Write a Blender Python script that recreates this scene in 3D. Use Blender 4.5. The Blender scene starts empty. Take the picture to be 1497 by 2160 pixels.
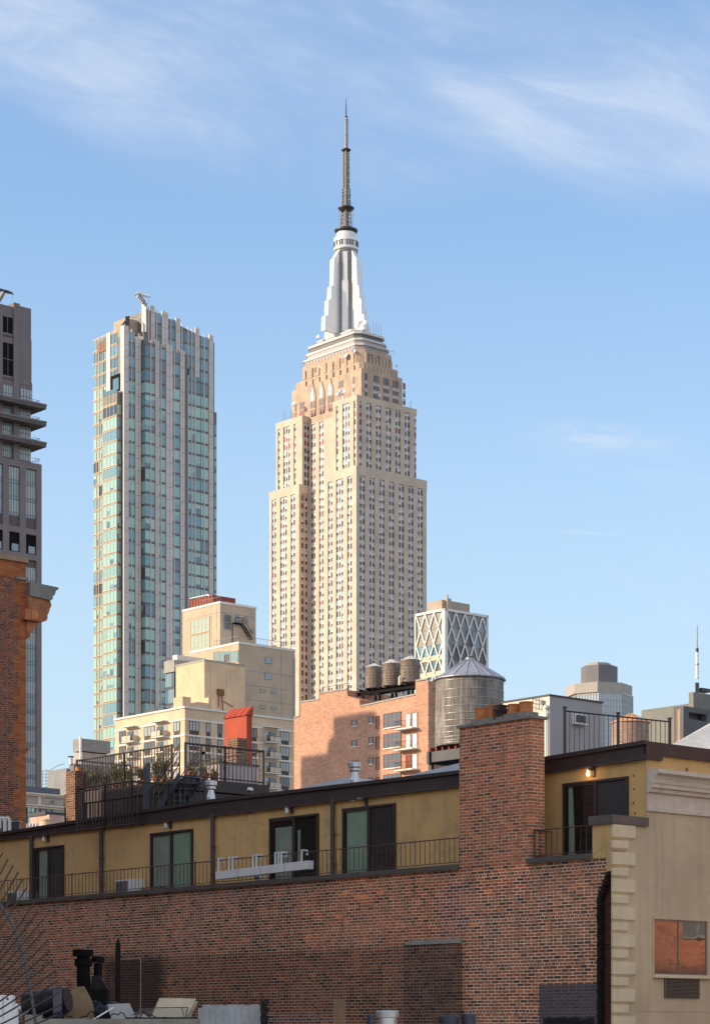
import bpy, math, random
from mathutils import Vector, Matrix
R = math.radians
random.seed(7)
scn = bpy.context.scene
COL = scn.collection

# ------------------------------------------------------------------ camera, sky, sun, exposure
F, CX, HY, EZ = 4784.0, 748.5, 2187.0, 14.0          # focal length / centre / eye level in photo pixels, eye height in metres
cam = bpy.data.objects.new('camera', bpy.data.cameras.new('camera'))
COL.objects.link(cam)
cam.location = (0, 0, EZ)
cam.rotation_euler = (R(90), 0, 0)
cam.data.sensor_fit = 'HORIZONTAL'
cam.data.sensor_width = 36
cam.data.lens = F / 1497 * 36
cam.data.shift_y = (HY - 1080) / 1497
cam.data.clip_start = 0.5
cam.data.clip_end = 30000
scn.camera = cam

SUN_EL = R(21)
SUN_AZ = math.atan2(-.977, -.213)                    # clockwise from +Y
sdir = Vector((math.sin(SUN_AZ) * math.cos(SUN_EL), math.cos(SUN_AZ) * math.cos(SUN_EL), math.sin(SUN_EL)))
sun = bpy.data.objects.new('sun', bpy.data.lights.new('sun', 'SUN'))
COL.objects.link(sun)
sun.data.energy = 2.7
sun.data.angle = R(.5)
sun.data.color = (1.0, .80, .56)
sun.rotation_euler = sdir.to_track_quat('Z', 'Y').to_euler()
sun.location = (-60, -20, 80)

world = bpy.data.worlds.new('World')
scn.world = world
world.use_nodes = True
scn.view_settings.view_transform = 'Standard'
scn.view_settings.look = 'None'
scn.view_settings.exposure = 1.0
scn.view_settings.gamma = 1.0


class NT:
    """tiny node helper"""
    def __init__(s, tree):
        s.t = tree
        s.n = tree.nodes
        s.l = tree.links

    def new(s, typ, **kw):
        n = s.n.new(typ)
        for k, v in kw.items():
            setattr(n, k, v)
        return n

    def put(s, sock, v):
        if hasattr(v, 'is_output') or isinstance(v, bpy.types.NodeSocket):
            s.l.new(v, sock)
        elif v is not None:
            sock.default_value = v

    def m(s, op, a, b=None, c=None, clamp=False):
        n = s.new('ShaderNodeMath', operation=op, use_clamp=clamp)
        s.put(n.inputs[0], a)
        if b is not None: s.put(n.inputs[1], b)
        if c is not None: s.put(n.inputs[2], c)
        return n.outputs[0]

    def mix(s, f, a, b, blend='MIX'):
        n = s.new('ShaderNodeMix', data_type='RGBA', blend_type=blend)
        s.put(n.inputs['Factor'], f)
        for nm, v in (('A', a), ('B', b)):
            k = [i for i in n.inputs if i.name == nm and i.type == 'RGBA'][0]
            if isinstance(v, tuple) and len(v) == 3: v = v + (1,)
            s.put(k, v)
        return [o for o in n.outputs if o.type == 'RGBA'][0]

    def noise(s, vec, scale, detail=3, rough=.55, dist=0):
        n = s.new('ShaderNodeTexNoise')
        s.put(n.inputs['Vector'], vec)
        n.inputs['Scale'].default_value = scale
        n.inputs['Detail'].default_value = detail
        n.inputs['Roughness'].default_value = rough
        n.inputs['Distortion'].default_value = dist
        return n.outputs['Fac']

    def maprange(s, v, a, b, c=0., d=1., smooth=True):
        n = s.new('ShaderNodeMapRange', interpolation_type='SMOOTHSTEP' if smooth else 'LINEAR')
        s.put(n.inputs['Value'], v)
        for k, x in zip(('From Min', 'From Max', 'To Min', 'To Max'), (a, b, c, d)):
            n.inputs[k].default_value = x
        return n.outputs['Result']

    def comb(s, x, y, z):
        n = s.new('ShaderNodeCombineXYZ')
        for i, v in enumerate((x, y, z)): s.put(n.inputs[i], v)
        return n.outputs[0]

    def sep(s, v):
        n = s.new('ShaderNodeSeparateXYZ')
        s.put(n.inputs[0], v)
        return n.outputs


# sky: Nishita sky with thin cirrus laid over it by direction
w = NT(world.node_tree)
w.n.clear()
sky = w.new('ShaderNodeTexSky', sky_type='NISHITA')
sky.sun_disc = False
sky.sun_elevation = SUN_EL
sky.sun_rotation = SUN_AZ
sky.altitude = 0
sky.air_density = 1.0
sky.dust_density = 0.6
sky.ozone_density = 2.0
tc = w.new('ShaderNodeTexCoord')
d = w.sep(tc.outputs['Generated'])
ay = w.m('ADD', w.m('ABSOLUTE', d[1]), .02)
px = w.m('DIVIDE', d[0], ay)
py = w.m('DIVIDE', d[2], ay)
al = w.m('SUBTRACT', w.m('MULTIPLY', px, .95), w.m('MULTIPLY', py, .30))
ac_ = w.m('ADD', w.m('MULTIPLY', px, .30), w.m('MULTIPLY', py, .95))
n1 = w.noise(w.comb(w.m('MULTIPLY', al, 11.), w.m('MULTIPLY', ac_, 46.), 3.3), 1.0, 9, .66, .9)
n3 = w.noise(w.comb(w.m('MULTIPLY', al, 30.), w.m('MULTIPLY', ac_, 150.), 7.3), 1.0, 6, .65, .6)
n2 = w.noise(w.comb(w.m('MULTIPLY', al, 7.), w.m('MULTIPLY', ac_, 13.), 9.4), 1., 4, .55, .5)
edge = w.m('ADD', w.m('SUBTRACT', py, .362), w.m('MULTIPLY', w.m('MINIMUM', w.m('ADD', px, .031), 0.), .33))
edge = w.m('ADD', edge, w.m('MULTIPLY', w.m('SUBTRACT', n2, .5), .045))
zone = w.m('MULTIPLY', w.maprange(edge, -.012, .032), w.maprange(n2, .30, .60, .25, 1.))
hx = w.m('DIVIDE', w.m('SUBTRACT', px, .125), .055); hy = w.m('DIVIDE', w.m('SUBTRACT', py, .462), .022)
hole = w.m('EXPONENT', w.m('MULTIPLY', w.m('ADD', w.m('MULTIPLY', hx, hx), w.m('MULTIPLY', hy, hy)), -1.))
zone = w.m('MULTIPLY', zone, w.m('SUBTRACT', 1., hole))
fib = w.m('ADD', w.m('MULTIPLY', w.maprange(n1, .36, .72), .50), w.m('MULTIPLY', w.maprange(n3, .38, .7), .16))
veil = w.m('MULTIPLY', w.m('ADD', fib, .44), zone)
low = w.m('MULTIPLY', w.m('MULTIPLY', w.maprange(n2, .48, .68), w.maprange(n1, .42, .75)), w.maprange(py, .34, .20, .0, .42))
veil = w.m('ADD', veil, w.m('MULTIPLY', low, w.maprange(px, -.06, .08)))
# one small bright wisp low on the right
gx = w.m('DIVIDE', w.m('SUBTRACT', px, .108), .024)
gy = w.m('DIVIDE', w.m('SUBTRACT', py, w.m('SUBTRACT', .2675, w.m('MULTIPLY', px, .085))), .0052)
g = w.m('EXPONENT', w.m('MULTIPLY', w.m('ADD', w.m('POWER', w.m('ABSOLUTE', gx), 2.), w.m('POWER', w.m('ABSOLUTE', gy), 2.)), -1.))
nw = w.noise(w.comb(w.m('MULTIPLY', px, 60.), w.m('MULTIPLY', py, 200.), 1.), 1., 5, .6, .4)
wisp = w.m('MULTIPLY', g, w.maprange(nw, .3, .62, 0, .75))
# thin contrail
lx = w.m('DIVIDE', w.m('SUBTRACT', px, .099), .0125)
ly = w.m('DIVIDE', w.m('SUBTRACT', py, w.m('SUBTRACT', .2245, w.m('MULTIPLY', px, .068))), .00042)
cont = w.m('MULTIPLY', w.m('EXPONENT', w.m('MULTIPLY', w.m('POWER', w.m('ABSOLUTE', lx), 4.), -1.)),
           w.m('EXPONENT', w.m('MULTIPLY', w.m('POWER', w.m('ABSOLUTE', ly), 2.), -1.)))
cloud = w.m('ADD', w.m('ADD', veil, wisp), w.m('MULTIPLY', cont, .45), clamp=True)
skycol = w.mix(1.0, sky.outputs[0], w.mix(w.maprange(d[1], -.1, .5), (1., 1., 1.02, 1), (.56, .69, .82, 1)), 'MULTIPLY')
skycol = w.mix(w.m('MULTIPLY', w.maprange(d[1], .2, -.6), w.maprange(d[2], .7, 0.)), skycol, (6.9, 5.7, 4.6, 1))  # warm glow added to the unseen sky behind the camera, lifts shaded faces
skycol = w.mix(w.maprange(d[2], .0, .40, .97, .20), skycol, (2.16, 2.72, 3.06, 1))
SKYS = 0.15
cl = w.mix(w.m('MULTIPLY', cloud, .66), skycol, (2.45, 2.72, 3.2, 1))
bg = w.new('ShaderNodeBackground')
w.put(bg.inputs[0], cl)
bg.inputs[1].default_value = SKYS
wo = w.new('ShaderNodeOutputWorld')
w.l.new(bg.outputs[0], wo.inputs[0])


# ------------------------------------------------------------------ materials
def C(r, g, b):
    f = lambda c: ((c / 255 + .055) / 1.055) ** 2.4 if c > 10.3 else c / 255 / 12.92
    return (f(r), f(g), f(b))


def newmat(name):
    m = bpy.data.materials.new(name)
    m.use_nodes = True
    t = NT(m.node_tree)
    bs = m.node_tree.nodes['Principled BSDF']
    return m, t, bs


def obco(t):
    return t.new('ShaderNodeTexCoord').outputs['Object']


def mat(name, col, rough=.8, metal=0., var=.14, vs=.6, streak=0., bump=0., bs_=8., spec=.5, dirt=None, dirtamt=.4, crack=0.):
    m, t, b = newmat(name)
    co = obco(t)
    lo = tuple(c * (1 - var) for c in col)
    hi = tuple(min(1, c * (1 + var)) for c in col)
    n = t.noise(co, vs, 5, .6)
    c = t.mix(t.maprange(n, .3, .7), lo, hi)
    if streak:
        s = t.sep(co)
        v = t.comb(t.m('MULTIPLY', s[0], 3.), t.m('MULTIPLY', s[1], 3.), t.m('MULTIPLY', s[2], .18))
        ns = t.noise(v, 1., 4, .65)
        c = t.mix(t.m('MULTIPLY', t.maprange(ns, .45, .75), streak), c, tuple(x * .55 for x in col))
    if dirt:
        nd = t.noise(co, vs * 3.1, 6, .7)
        c = t.mix(t.m('MULTIPLY', t.maprange(nd, .5, .68), dirtamt), c, dirt)
    if crack:
        vo = t.new('ShaderNodeTexVoronoi', feature='DISTANCE_TO_EDGE')
        vo.inputs['Scale'].default_value = .45
        wv = t.new('ShaderNodeVectorMath', operation='ADD')
        nc = t.new('ShaderNodeTexNoise'); nc.inputs['Scale'].default_value = 2.2; nc.inputs['Detail'].default_value = 5
        t.put(nc.inputs['Vector'], co)
        t.put(wv.inputs[0], co); t.put(wv.inputs[1], nc.outputs['Color'])
        t.put(vo.inputs['Vector'], wv.outputs[0])
        ck = t.m('MULTIPLY', t.maprange(vo.outputs['Distance'], .002, .009, 1., 0.), t.maprange(t.noise(co, .35, 2), .5, .6))
        c = t.mix(t.m('MULTIPLY', ck, crack), c, tuple(x * .35 for x in col))
    t.put(b.inputs['Base Color'], c)
    b.inputs['Roughness'].default_value = rough
    b.inputs['Metallic'].default_value = metal
    b.inputs['Specular IOR Level'].default_value = spec
    if bump:
        bp = t.new('ShaderNodeBump')
        bp.inputs['Strength'].default_value = bump
        bp.inputs['Distance'].default_value = .02
        t.put(bp.inputs['Height'], t.noise(co, bs_, 4))
        t.put(b.inputs['Normal'], bp.outputs[0])
    return m


def glass(name, col, rough=.12, var=.1, spec=.8, wob=0.):
    m, t, b = newmat(name)
    co = obco(t)
    n = t.noise(co, .9, 2)
    c = t.mix(n, tuple(x * (1 - var) for x in col), tuple(min(1, x * (1 + var)) for x in col))
    t.put(b.inputs['Base Color'], c)
    b.inputs['Roughness'].default_value = rough
    b.inputs['Specular IOR Level'].default_value = spec
    if wob:
        bp = t.new('ShaderNodeBump')
        bp.inputs['Strength'].default_value = wob
        bp.inputs['Distance'].default_value = .03
        t.put(bp.inputs['Height'], t.noise(co, 1.6, 1))
        t.put(b.inputs['Normal'], bp.outputs[0])
    return m


def brick(name, cols, mortar, bw=.31, bh=.1, jt=.018, hdr=7, big=(.75, 1.15), bigs=.25, stain=None, rough=.85, extra=None, dirt=.35, k=(1., 1., 1.), patch=0.):
    cols = [(p, tuple(min(.9, a * b) for a, b in zip(c, k))) for p, c in cols]
    m, t, b = newmat(name)
    co = obco(t)
    s = t.sep(co)
    # slight unevenness of the courses
    wv = t.m('MULTIPLY', t.m('SUBTRACT', t.noise(co, .8, 2), .5), .03)
    u = t.m('ADD', t.m('ADD', s[0], s[1]), wv)
    v = t.m('ADD', s[2], wv)
    rv = t.m('DIVIDE', v, bh)
    row = t.m('FLOOR', rv)
    fv = t.m('SUBTRACT', rv, row)
    isH = t.m('LESS_THAN', t.m('MODULO', t.m('ADD', row, 700.), float(hdr)), .5)
    bwv = t.m('MULTIPLY', t.m('SUBTRACT', 1., t.m('MULTIPLY', isH, .5)), bw)
    cu = t.m('ADD', t.m('DIVIDE', u, bwv), t.m('MULTIPLY', t.m('MODULO', t.m('ADD', row, 700.), 2.), .5))
    cl_ = t.m('FLOOR', cu)
    fu = t.m('MULTIPLY', t.m('SUBTRACT', cu, cl_), bwv)
    wn = t.new('ShaderNodeTexWhiteNoise', noise_dimensions='2D')
    t.put(wn.inputs['Vector'], t.comb(cl_, row, 0.))
    rp = t.new('ShaderNodeValToRGB')
    cr = rp.color_ramp
    cr.elements[0].position = 0
    cr.elements[0].color = cols[0][1] + (1,)
    cr.elements[1].position = 1
    cr.elements[1].color = cols[-1][1] + (1,)
    for p, c in cols[1:-1]:
        e = cr.elements.new(p)
        e.color = c + (1,)
    t.put(rp.inputs[0], wn.outputs['Value'])
    c = rp.outputs[0]
    # broad weathering
    nb = t.noise(co, bigs, 5, .65)
    k = t.maprange(nb, .3, .7, big[0], big[1])
    c = t.mix(1., c, t.comb(k, k, k), 'MULTIPLY')
    if patch:
        np_ = t.noise(co, .33, 6, .7, .6)
        c = t.mix(t.m('MULTIPLY', t.maprange(np_, .48, .66), patch), c, (.34, .19, .125))
        np2 = t.noise(co, .9, 5, .7, .3)
        c = t.mix(t.m('MULTIPLY', t.maprange(np2, .54, .70), patch), c, (.095, .062, .05))
        sv = t.comb(t.m('MULTIPLY', u, 2.2), t.m('MULTIPLY', s[2], .22), 2.)
        c = t.mix(t.m('MULTIPLY', t.maprange(t.noise(sv, 1., 5, .7), .56, .78), patch * .9), c, (.07, .05, .042))
    mo = t.m('MAXIMUM', t.m('LESS_THAN', t.m('MULTIPLY', fv, bh), jt), t.m('LESS_THAN', fu, jt))
    nm = t.noise(co, 3., 4, .7)
    moc = t.mix(t.maprange(nm, .35, .7), mortar, tuple(x * .5 for x in mortar))
    moc = t.mix(t.m('MULTIPLY', t.maprange(nb, .55, .75), .3), moc, (.5, .47, .42))
    c = t.mix(mo, c, moc)
    if dirt:
        c = t.mix(t.m('MULTIPLY', t.maprange(t.noise(co, .55, 7, .7), .52, .72), dirt), c, (.035, .027, .022))
    t.mo = mo
    if extra:
        c = extra(t, c, s, co)
    t.put(b.inputs['Base Color'], c)
    b.inputs['Roughness'].default_value = rough
    bp = t.new('ShaderNodeBump')
    bp.inputs['Strength'].default_value = .7
    bp.inputs['Distance'].default_value = .012
    t.put(bp.inputs['Height'], t.m('ADD', t.m('SUBTRACT', 1., mo), t.m('MULTIPLY', t.noise(co, 25., 3), .5)))
    t.put(b.inputs['Normal'], bp.outputs[0])
    return m


# ------------------------------------------------------------------ mesh builder
class MB:
    def __init__(s):
        s.v = []; s.f = []; s.mi = []; s.mats = []; s.sm = []

    def _m(s, m):
        if m not in s.mats: s.mats.append(m)
        return s.mats.index(m)

    def add(s, vs, fs, m, smooth=False):
        o = len(s.v)
        s.v += [tuple(x) for x in vs]
        k = s._m(m)
        for f in fs:
            s.f.append(tuple(i + o for i in f)); s.mi.append(k); s.sm.append(smooth)

    def box(s, x0, x1, y0, y1, z0, z1, m):
        if x1 < x0: x0, x1 = x1, x0
        if y1 < y0: y0, y1 = y1, y0
        vs = [(x0, y0, z0), (x1, y0, z0), (x1, y1, z0), (x0, y1, z0), (x0, y0, z1), (x1, y0, z1), (x1, y1, z1), (x0, y1, z1)]
        s.add(vs, [(0, 3, 2, 1), (4, 5, 6, 7), (0, 1, 5, 4), (1, 2, 6, 5), (2, 3, 7, 6), (3, 0, 4, 7)], m)

    def loft(s, A, B, m, smooth=False, caps=True):
        n = len(A)
        fs = [(i, (i + 1) % n, n + (i + 1) % n, n + i) for i in range(n)]
        s.add(list(A) + list(B), fs, m, smooth)
        if caps:
            s.add(list(A), [tuple(reversed(range(n)))], m)
            s.add(list(B), [tuple(range(n))], m)

    def exx(s, pts, x0, x1, m):      # polygon in (y,z) extruded along x
        s.loft([(x0, p[0], p[1]) for p in pts], [(x1, p[0], p[1]) for p in pts], m)

    def exy(s, pts, y0, y1, m):      # polygon in (x,z) extruded along y
        s.loft([(p[0], y0, p[1]) for p in pts], [(p[0], y1, p[1]) for p in pts], m)

    def exz(s, pts, z0, z1, m):
        s.loft([(p[0], p[1], z0) for p in pts], [(p[0], p[1], z1) for p in pts], m)

    def cyl(s, cx, cy, z0, z1, r0, r1, m, n=24, smooth=True, ph=0.):
        A = [(cx + r0 * math.cos(ph + 2 * math.pi * i / n), cy + r0 * math.sin(ph + 2 * math.pi * i / n), z0) for i in range(n)]
        B = [(cx + r1 * math.cos(ph + 2 * math.pi * i / n), cy + r1 * math.sin(ph + 2 * math.pi * i / n), z1) for i in range(n)]
        s.loft(A, B, m, smooth)

    def lathe(s, cx, cy, prof, m, n=24, smooth=True):
        for (r0, z0), (r1, z1) in zip(prof, prof[1:]):
            s.loft([(cx + r0 * math.cos(2 * math.pi * i / n), cy + r0 * math.sin(2 * math.pi * i / n), z0) for i in range(n)],
                   [(cx + r1 * math.cos(2 * math.pi * i / n), cy + r1 * math.sin(2 * math.pi * i / n), z1) for i in range(n)], m, smooth, False)
        for (r, z), rev in ((prof[0], True), (prof[-1], False)):
            if r > 1e-4:
                q = [(cx + r * math.cos(2 * math.pi * i / n), cy + r * math.sin(2 * math.pi * i / n), z) for i in range(n)]
                s.add(q, [tuple(reversed(range(n))) if rev else tuple(range(n))], m)

    def tube(s, p0, p1, r, m, n=6, r1=None):
        p0, p1 = Vector(p0), Vector(p1)
        dd = p1 - p0
        if dd.length < 1e-6: return
        q = dd.to_track_quat('Z', 'Y')
        r1 = r if r1 is None else r1
        A = [p0 + q @ Vector((r * math.cos(2 * math.pi * i / n), r * math.sin(2 * math.pi * i / n), 0)) for i in range(n)]
        B = [p1 + q @ Vector((r1 * math.cos(2 * math.pi * i / n), r1 * math.sin(2 * math.pi * i / n), 0)) for i in range(n)]
        s.loft(A, B, m, n > 5)

    def path(s, pts, r, m, n=6):
        for a, b in zip(pts, pts[1:]): s.tube(a, b, r, m, n)

    def ring(s, cx, cy, z, rad, r, m, n=28, k=5):
        vs = []; fs = []
        for i in range(n):
            a = 2 * math.pi * i / n
            for j in range(k):
                p = 2 * math.pi * j / k
                q = rad + r * math.cos(p)
                vs.append((cx + q * math.cos(a), cy + q * math.sin(a), z + r * math.sin(p)))
        for i in range(n):
            for j in range(k):
                fs.append((i * k + j, ((i + 1) % n) * k + j, ((i + 1) % n) * k + (j + 1) % k, i * k + (j + 1) % k))
        s.add(vs, fs, m, True)

    def mesh(s, name):
        me = bpy.data.meshes.new(name)
        me.from_pydata(s.v, [], s.f)
        for m in s.mats: me.materials.append(m)
        me.polygons.foreach_set('material_index', s.mi)
        me.polygons.foreach_set('use_smooth', s.sm)
        me.update()
        return me

    def build(s, name, parent=None, **tags):
        o = bpy.data.objects.new(name, s.mesh(name))
        COL.objects.link(o)
        if parent: o.parent = parent
        for k, v in tags.items(): o[k] = v
        return o


UX, UY = .75173, .65947
VX, VY = -UY, UX
ANG = math.atan2(UY, UX)


def W(px, py, Y):
    return Vector(((px - CX) / F * Y, Y, EZ + (HY - py) / F * Y))


class Site:
    """street-grid frame with its origin at the near vertical edge seen at pixel column pxc, Y metres away"""
    def __init__(s, pxc, Y):
        s.x, s.y = (pxc - CX) / F * Y, Y

    def depth(s, a, b): return s.y + a * UY + b * VY

    def A(s, px, b0=0.):             # position along the right-hand face (plane y=b0)
        k = (px - CX) / F
        x, y = s.x + b0 * VX, s.y + b0 * VY
        return (k * y - x) / (UX - k * UY)

    def B(s, px, a0=0.):             # position along the left-hand face (plane x=a0)
        k = (px - CX) / F
        x, y = s.x + a0 * UX, s.y + a0 * UY
        return (k * y - x) / (VX - k * VY)

    def Z(s, py, a=0., b=0.): return EZ + (HY - py) / F * s.depth(a, b)

    def L(s, px, py, a0=0.):         # (b,z) on a left-hand face
        b = s.B(px, a0)
        return b, s.Z(py, a0, b)

    def Rr(s, px, py, b0=0.):        # (a,z) on a right-hand face
        a = s.A(px, b0)
        return a, s.Z(py, a, b0)

    def root(s, name, label, cat, group=None, z=0.):
        return thing(name, label, cat, (s.x, s.y, z), ANG, group)

    def local(s, px, py, Y):
        p = W(px, py, Y)
        dx, dy = p.x - s.x, p.y - s.y
        return Vector((dx * UX + dy * UY, dx * VX + dy * VY, p.z))


def thing(name, label, cat, loc=(0, 0, 0), rz=0., group=None):
    o = bpy.data.objects.new(name, None)
    COL.objects.link(o)
    o.location = loc
    o.rotation_euler = (0, 0, rz)
    o.empty_display_size = .3
    o['label'] = label
    o['category'] = cat
    if group: o['group'] = group
    return o


def struct(o, kind='structure', label=None):
    o['kind'] = kind
    if label: o['label'] = label
    return o


def copy_tree(o, parent=None):
    c = o.copy()
    COL.objects.link(c)
    c.parent = parent
    for ch in list(o.children): copy_tree(ch, c)
    return c


class Panes:
    """windows of one facade: the nearest hundred as objects of their own, any further ones in one mass"""
    cache = {}

    def __init__(s): s.r = []

    def add(s, face, p, h0, h1, z0, z1, lo, hi=None, frac=.5, bars=0, barm=None, frame=0., t=.08, hb=0):
        s.r.append((face, p, h0, h1, z0, z1, lo, hi, frac, bars, barm, frame, t, hb))

    @staticmethod
    def geo(mb, q):
        face, p, h0, h1, z0, z1, lo, hi, frac, bars, barm, fr, t, hb = q

        def bx(a, b, c, d, e, m):     # a..b horizontally, c..d vertically, e outward
            if face == 'L': mb.box(p - e, p, a, b, c, d, m)
            else: mb.box(a, b, p - e, p, c, d, m)
        zs = z0 + (z1 - z0) * (1 - frac)
        if hi is not None:
            bx(h0, h1, z0, zs, t, lo); bx(h0, h1, zs, z1, t, hi)
        else:
            bx(h0, h1, z0, z1, t, lo)
        if fr:
            bx(h0 - fr, h0, z0 - fr, z1 + fr, t + .06, barm); bx(h1, h1 + fr, z0 - fr, z1 + fr, t + .06, barm)
            bx(h0, h1, z0 - fr, z0, t + .06, barm); bx(h0, h1, z1, z1 + fr, t + .06, barm)
        bw = max(.05, min(.12, (h1 - h0) * .05))
        for i in range(bars):
            h = h0 + (h1 - h0) * (i + 1) / (bars + 1)
            bx(h - bw / 2, h + bw / 2, z0 + .01, z1 - .01, t + .04, barm)
        for i in range(hb):
            z = z0 + (z1 - z0) * (i + 1) / (hb + 1)
            bx(h0 + .01, h1 - .01, z - bw / 2, z + bw / 2, t + .03, barm)

    def finish(s, parent, name='window', keep=100, key=None, rest=None):
        rr = sorted(s.r, key=key) if key else s.r
        for q in rr[:keep]:
            face, p, h0, h1, z0, z1 = q[:6]
            wd, ht = round(h1 - h0, 2), round(z1 - z0, 2)
            ck = (face, wd, ht) + tuple(q[6:])
            if ck not in Panes.cache:
                mb = MB()
                Panes.geo(mb, (face, 0., -wd / 2, wd / 2, -ht / 2, ht / 2) + tuple(q[6:]))
                Panes.cache[ck] = mb.mesh(name)
            o = bpy.data.objects.new(name, Panes.cache[ck])
            COL.objects.link(o)
            o.parent = parent
            hc, zc = (h0 + h1) / 2, (z0 + z1) / 2
            o.location = (p, hc, zc) if face == 'L' else (hc, p, zc)
        if len(rr) > keep:
            mb = MB()
            for q in rr[keep:]: Panes.geo(mb, q)
            mb.build(rest or name + 's', parent, kind='stuff')


def inv(iv, lo, hi):
    out = []; c = lo
    for a, b in sorted(iv):
        if a > c: out.append((c, a))
        c = b
    if hi > c: out.append((c, hi))
    return out


def railing(mb, p0, p1, z0, z1, m, step=.12, r=.009, posts=(), pr=.025, rail=.022, low=.08):
    """vertical-bar railing between plan points p0,p1 (z0 foot, z1 top at both ends, may be pairs)"""
    z0 = z0 if isinstance(z0, tuple) else (z0, z0)
    z1 = z1 if isinstance(z1, tuple) else (z1, z1)
    P0, P1 = Vector((p0[0], p0[1], 0)), Vector((p1[0], p1[1], 0))
    ln = (P1 - P0).length
    n = max(2, int(ln / step))
    up = Vector((0, 0, 1))
    mb.tube(P0 + up * z1[0], P1 + up * z1[1], rail, m, 6)
    if low is not None: mb.tube(P0 + up * (z0[0] + low), P1 + up * (z0[1] + low), rail * .7, m, 6)
    for i in range(n + 1):
        f = i / n
        p = P0.lerp(P1, f)
        mb.tube(p + up * (z0[0] + (z0[1] - z0[0]) * f + (low or 0)), p + up * (z1[0] + (z1[1] - z1[0]) * f), r, m, 5)
    for f in posts:
        p = P0.lerp(P1, f)
        mb.tube(p + up * (z0[0] + (z0[1] - z0[0]) * f), p + up * (z1[0] + (z1[1] - z1[0]) * f + .04), pr, m, 6)

# ------------------------------------------------------------------ shared materials
M = {}
M['asphalt'] = mat('asphalt', (.05, .05, .052), .9, vs=.05)
M['city'] = mat('city_ground', (.17, .15, .13), .9, var=.3, vs=.02)
M['pave'] = mat('pavement', (.28, .27, .25), .9, vs=.1)
M['lime'] = mat('limestone', (.60, .488, .378), .85, var=.12, vs=.12, streak=.3)
M['lime2'] = mat('crown_limestone', (.50, .375, .275), .85, var=.18, vs=.2, streak=.55)
M['spandrel'] = mat('aluminium_spandrel', (.56, .51, .50), .55, var=.12, vs=.3)
M['chrome'] = mat('bright_mullion', (.80, .77, .72), .4, metal=.1, var=.05)
M['w_dark'] = glass('dark_glass', (.055, .045, .05), .25)
M['w_brown'] = glass('brown_glass', (.13, .09, .075), .3)
M['w_red'] = glass('red_blind', (.22, .02, .02), .4)
M['w_ochre'] = glass('ochre_blind', (.30, .14, .04), .4)
M['w_blind'] = mat('pale_blind', (.72, .68, .68), .6, var=.06)
M['w_lilac'] = mat('lilac_blind', (.50, .46, .50), .6, var=.08)
M['white'] = mat('white_paint', (.80, .79, .77), .5, var=.05, streak=.1)
M['mastwhite'] = mat('mast_white', (.80, .79, .77), .35, metal=.2, var=.04)
M['mastgrey'] = mat('mast_grey', (.42, .41, .40), .5, var=.1)
M['steel'] = mat('grey_steel', (.30, .29, .28), .45, metal=.4, var=.15)
M['darksteel'] = mat('dark_steel', (.055, .055, .06), .5, metal=.3, var=.2)
M['black'] = mat('black_metal', (.009, .008, .009), .8, var=.3, spec=.12)
M['antenna'] = mat('antenna_tan', (.30, .27, .24), .6, var=.2)
M['galv'] = mat('galvanised_metal', (.62, .62, .62), .38, metal=.75, var=.15, vs=3., dirt=(.35, .33, .30))

# ------------------------------------------------------------------ ground and streets (below the picture)
mb = MB()
mb.box(-9000, 9000, -9000, 9000, -.5, 0, M['city'])
struct(mb.build('ground'))


def strip(name, off, wid, along, z, m):
    """street strip in the street grid: along 'u' or 'v', off = distance across"""
    o = MB()
    if along == 'u': o.box(-1500, 1500, off, off + wid, 0, z, m)
    else: o.box(off, off + wid, -1500, 1500, 0, z, m)
    q = o.build(name)
    q.rotation_euler = (0, 0, ANG)
    struct(q)


strip('road', 6.2, 13.6, 'v', .02, M['asphalt'])
strip('pavement', 2, 4, 'v', .13, M['pave'])
strip('pavement', 20, 3.5, 'v', .13, M['pave'])

# ------------------------------------------------------------------ art deco skyscraper
S = Site(751.4, 1035)
T = S.root('skyscraper', 'tallest tower, limestone art deco skyscraper with white mooring mast and needle antenna', 'skyscraper')
Aend = S.A(899.5)
Bend = S.B(568)
bW1 = S.B(686)                     # far edge of right wing
bW2 = S.B(630.5)                   # near edge of left wing
RC = 6.0                           # recess depth of the middle bay
zA = S.Z(981)
zB = S.Z(828)
zC = S.Z(730, 4, 4)
wall = MB(); sp = MB(); P = Panes()
rnd = random.Random(3)
FH = 3.75


def wmat(row, lit):
    x = rnd.random()
    if x < .05: return M['w_red'] if row else M['w_dark']
    if x < .35: return M['w_brown']
    return M['w_dark']


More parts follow.
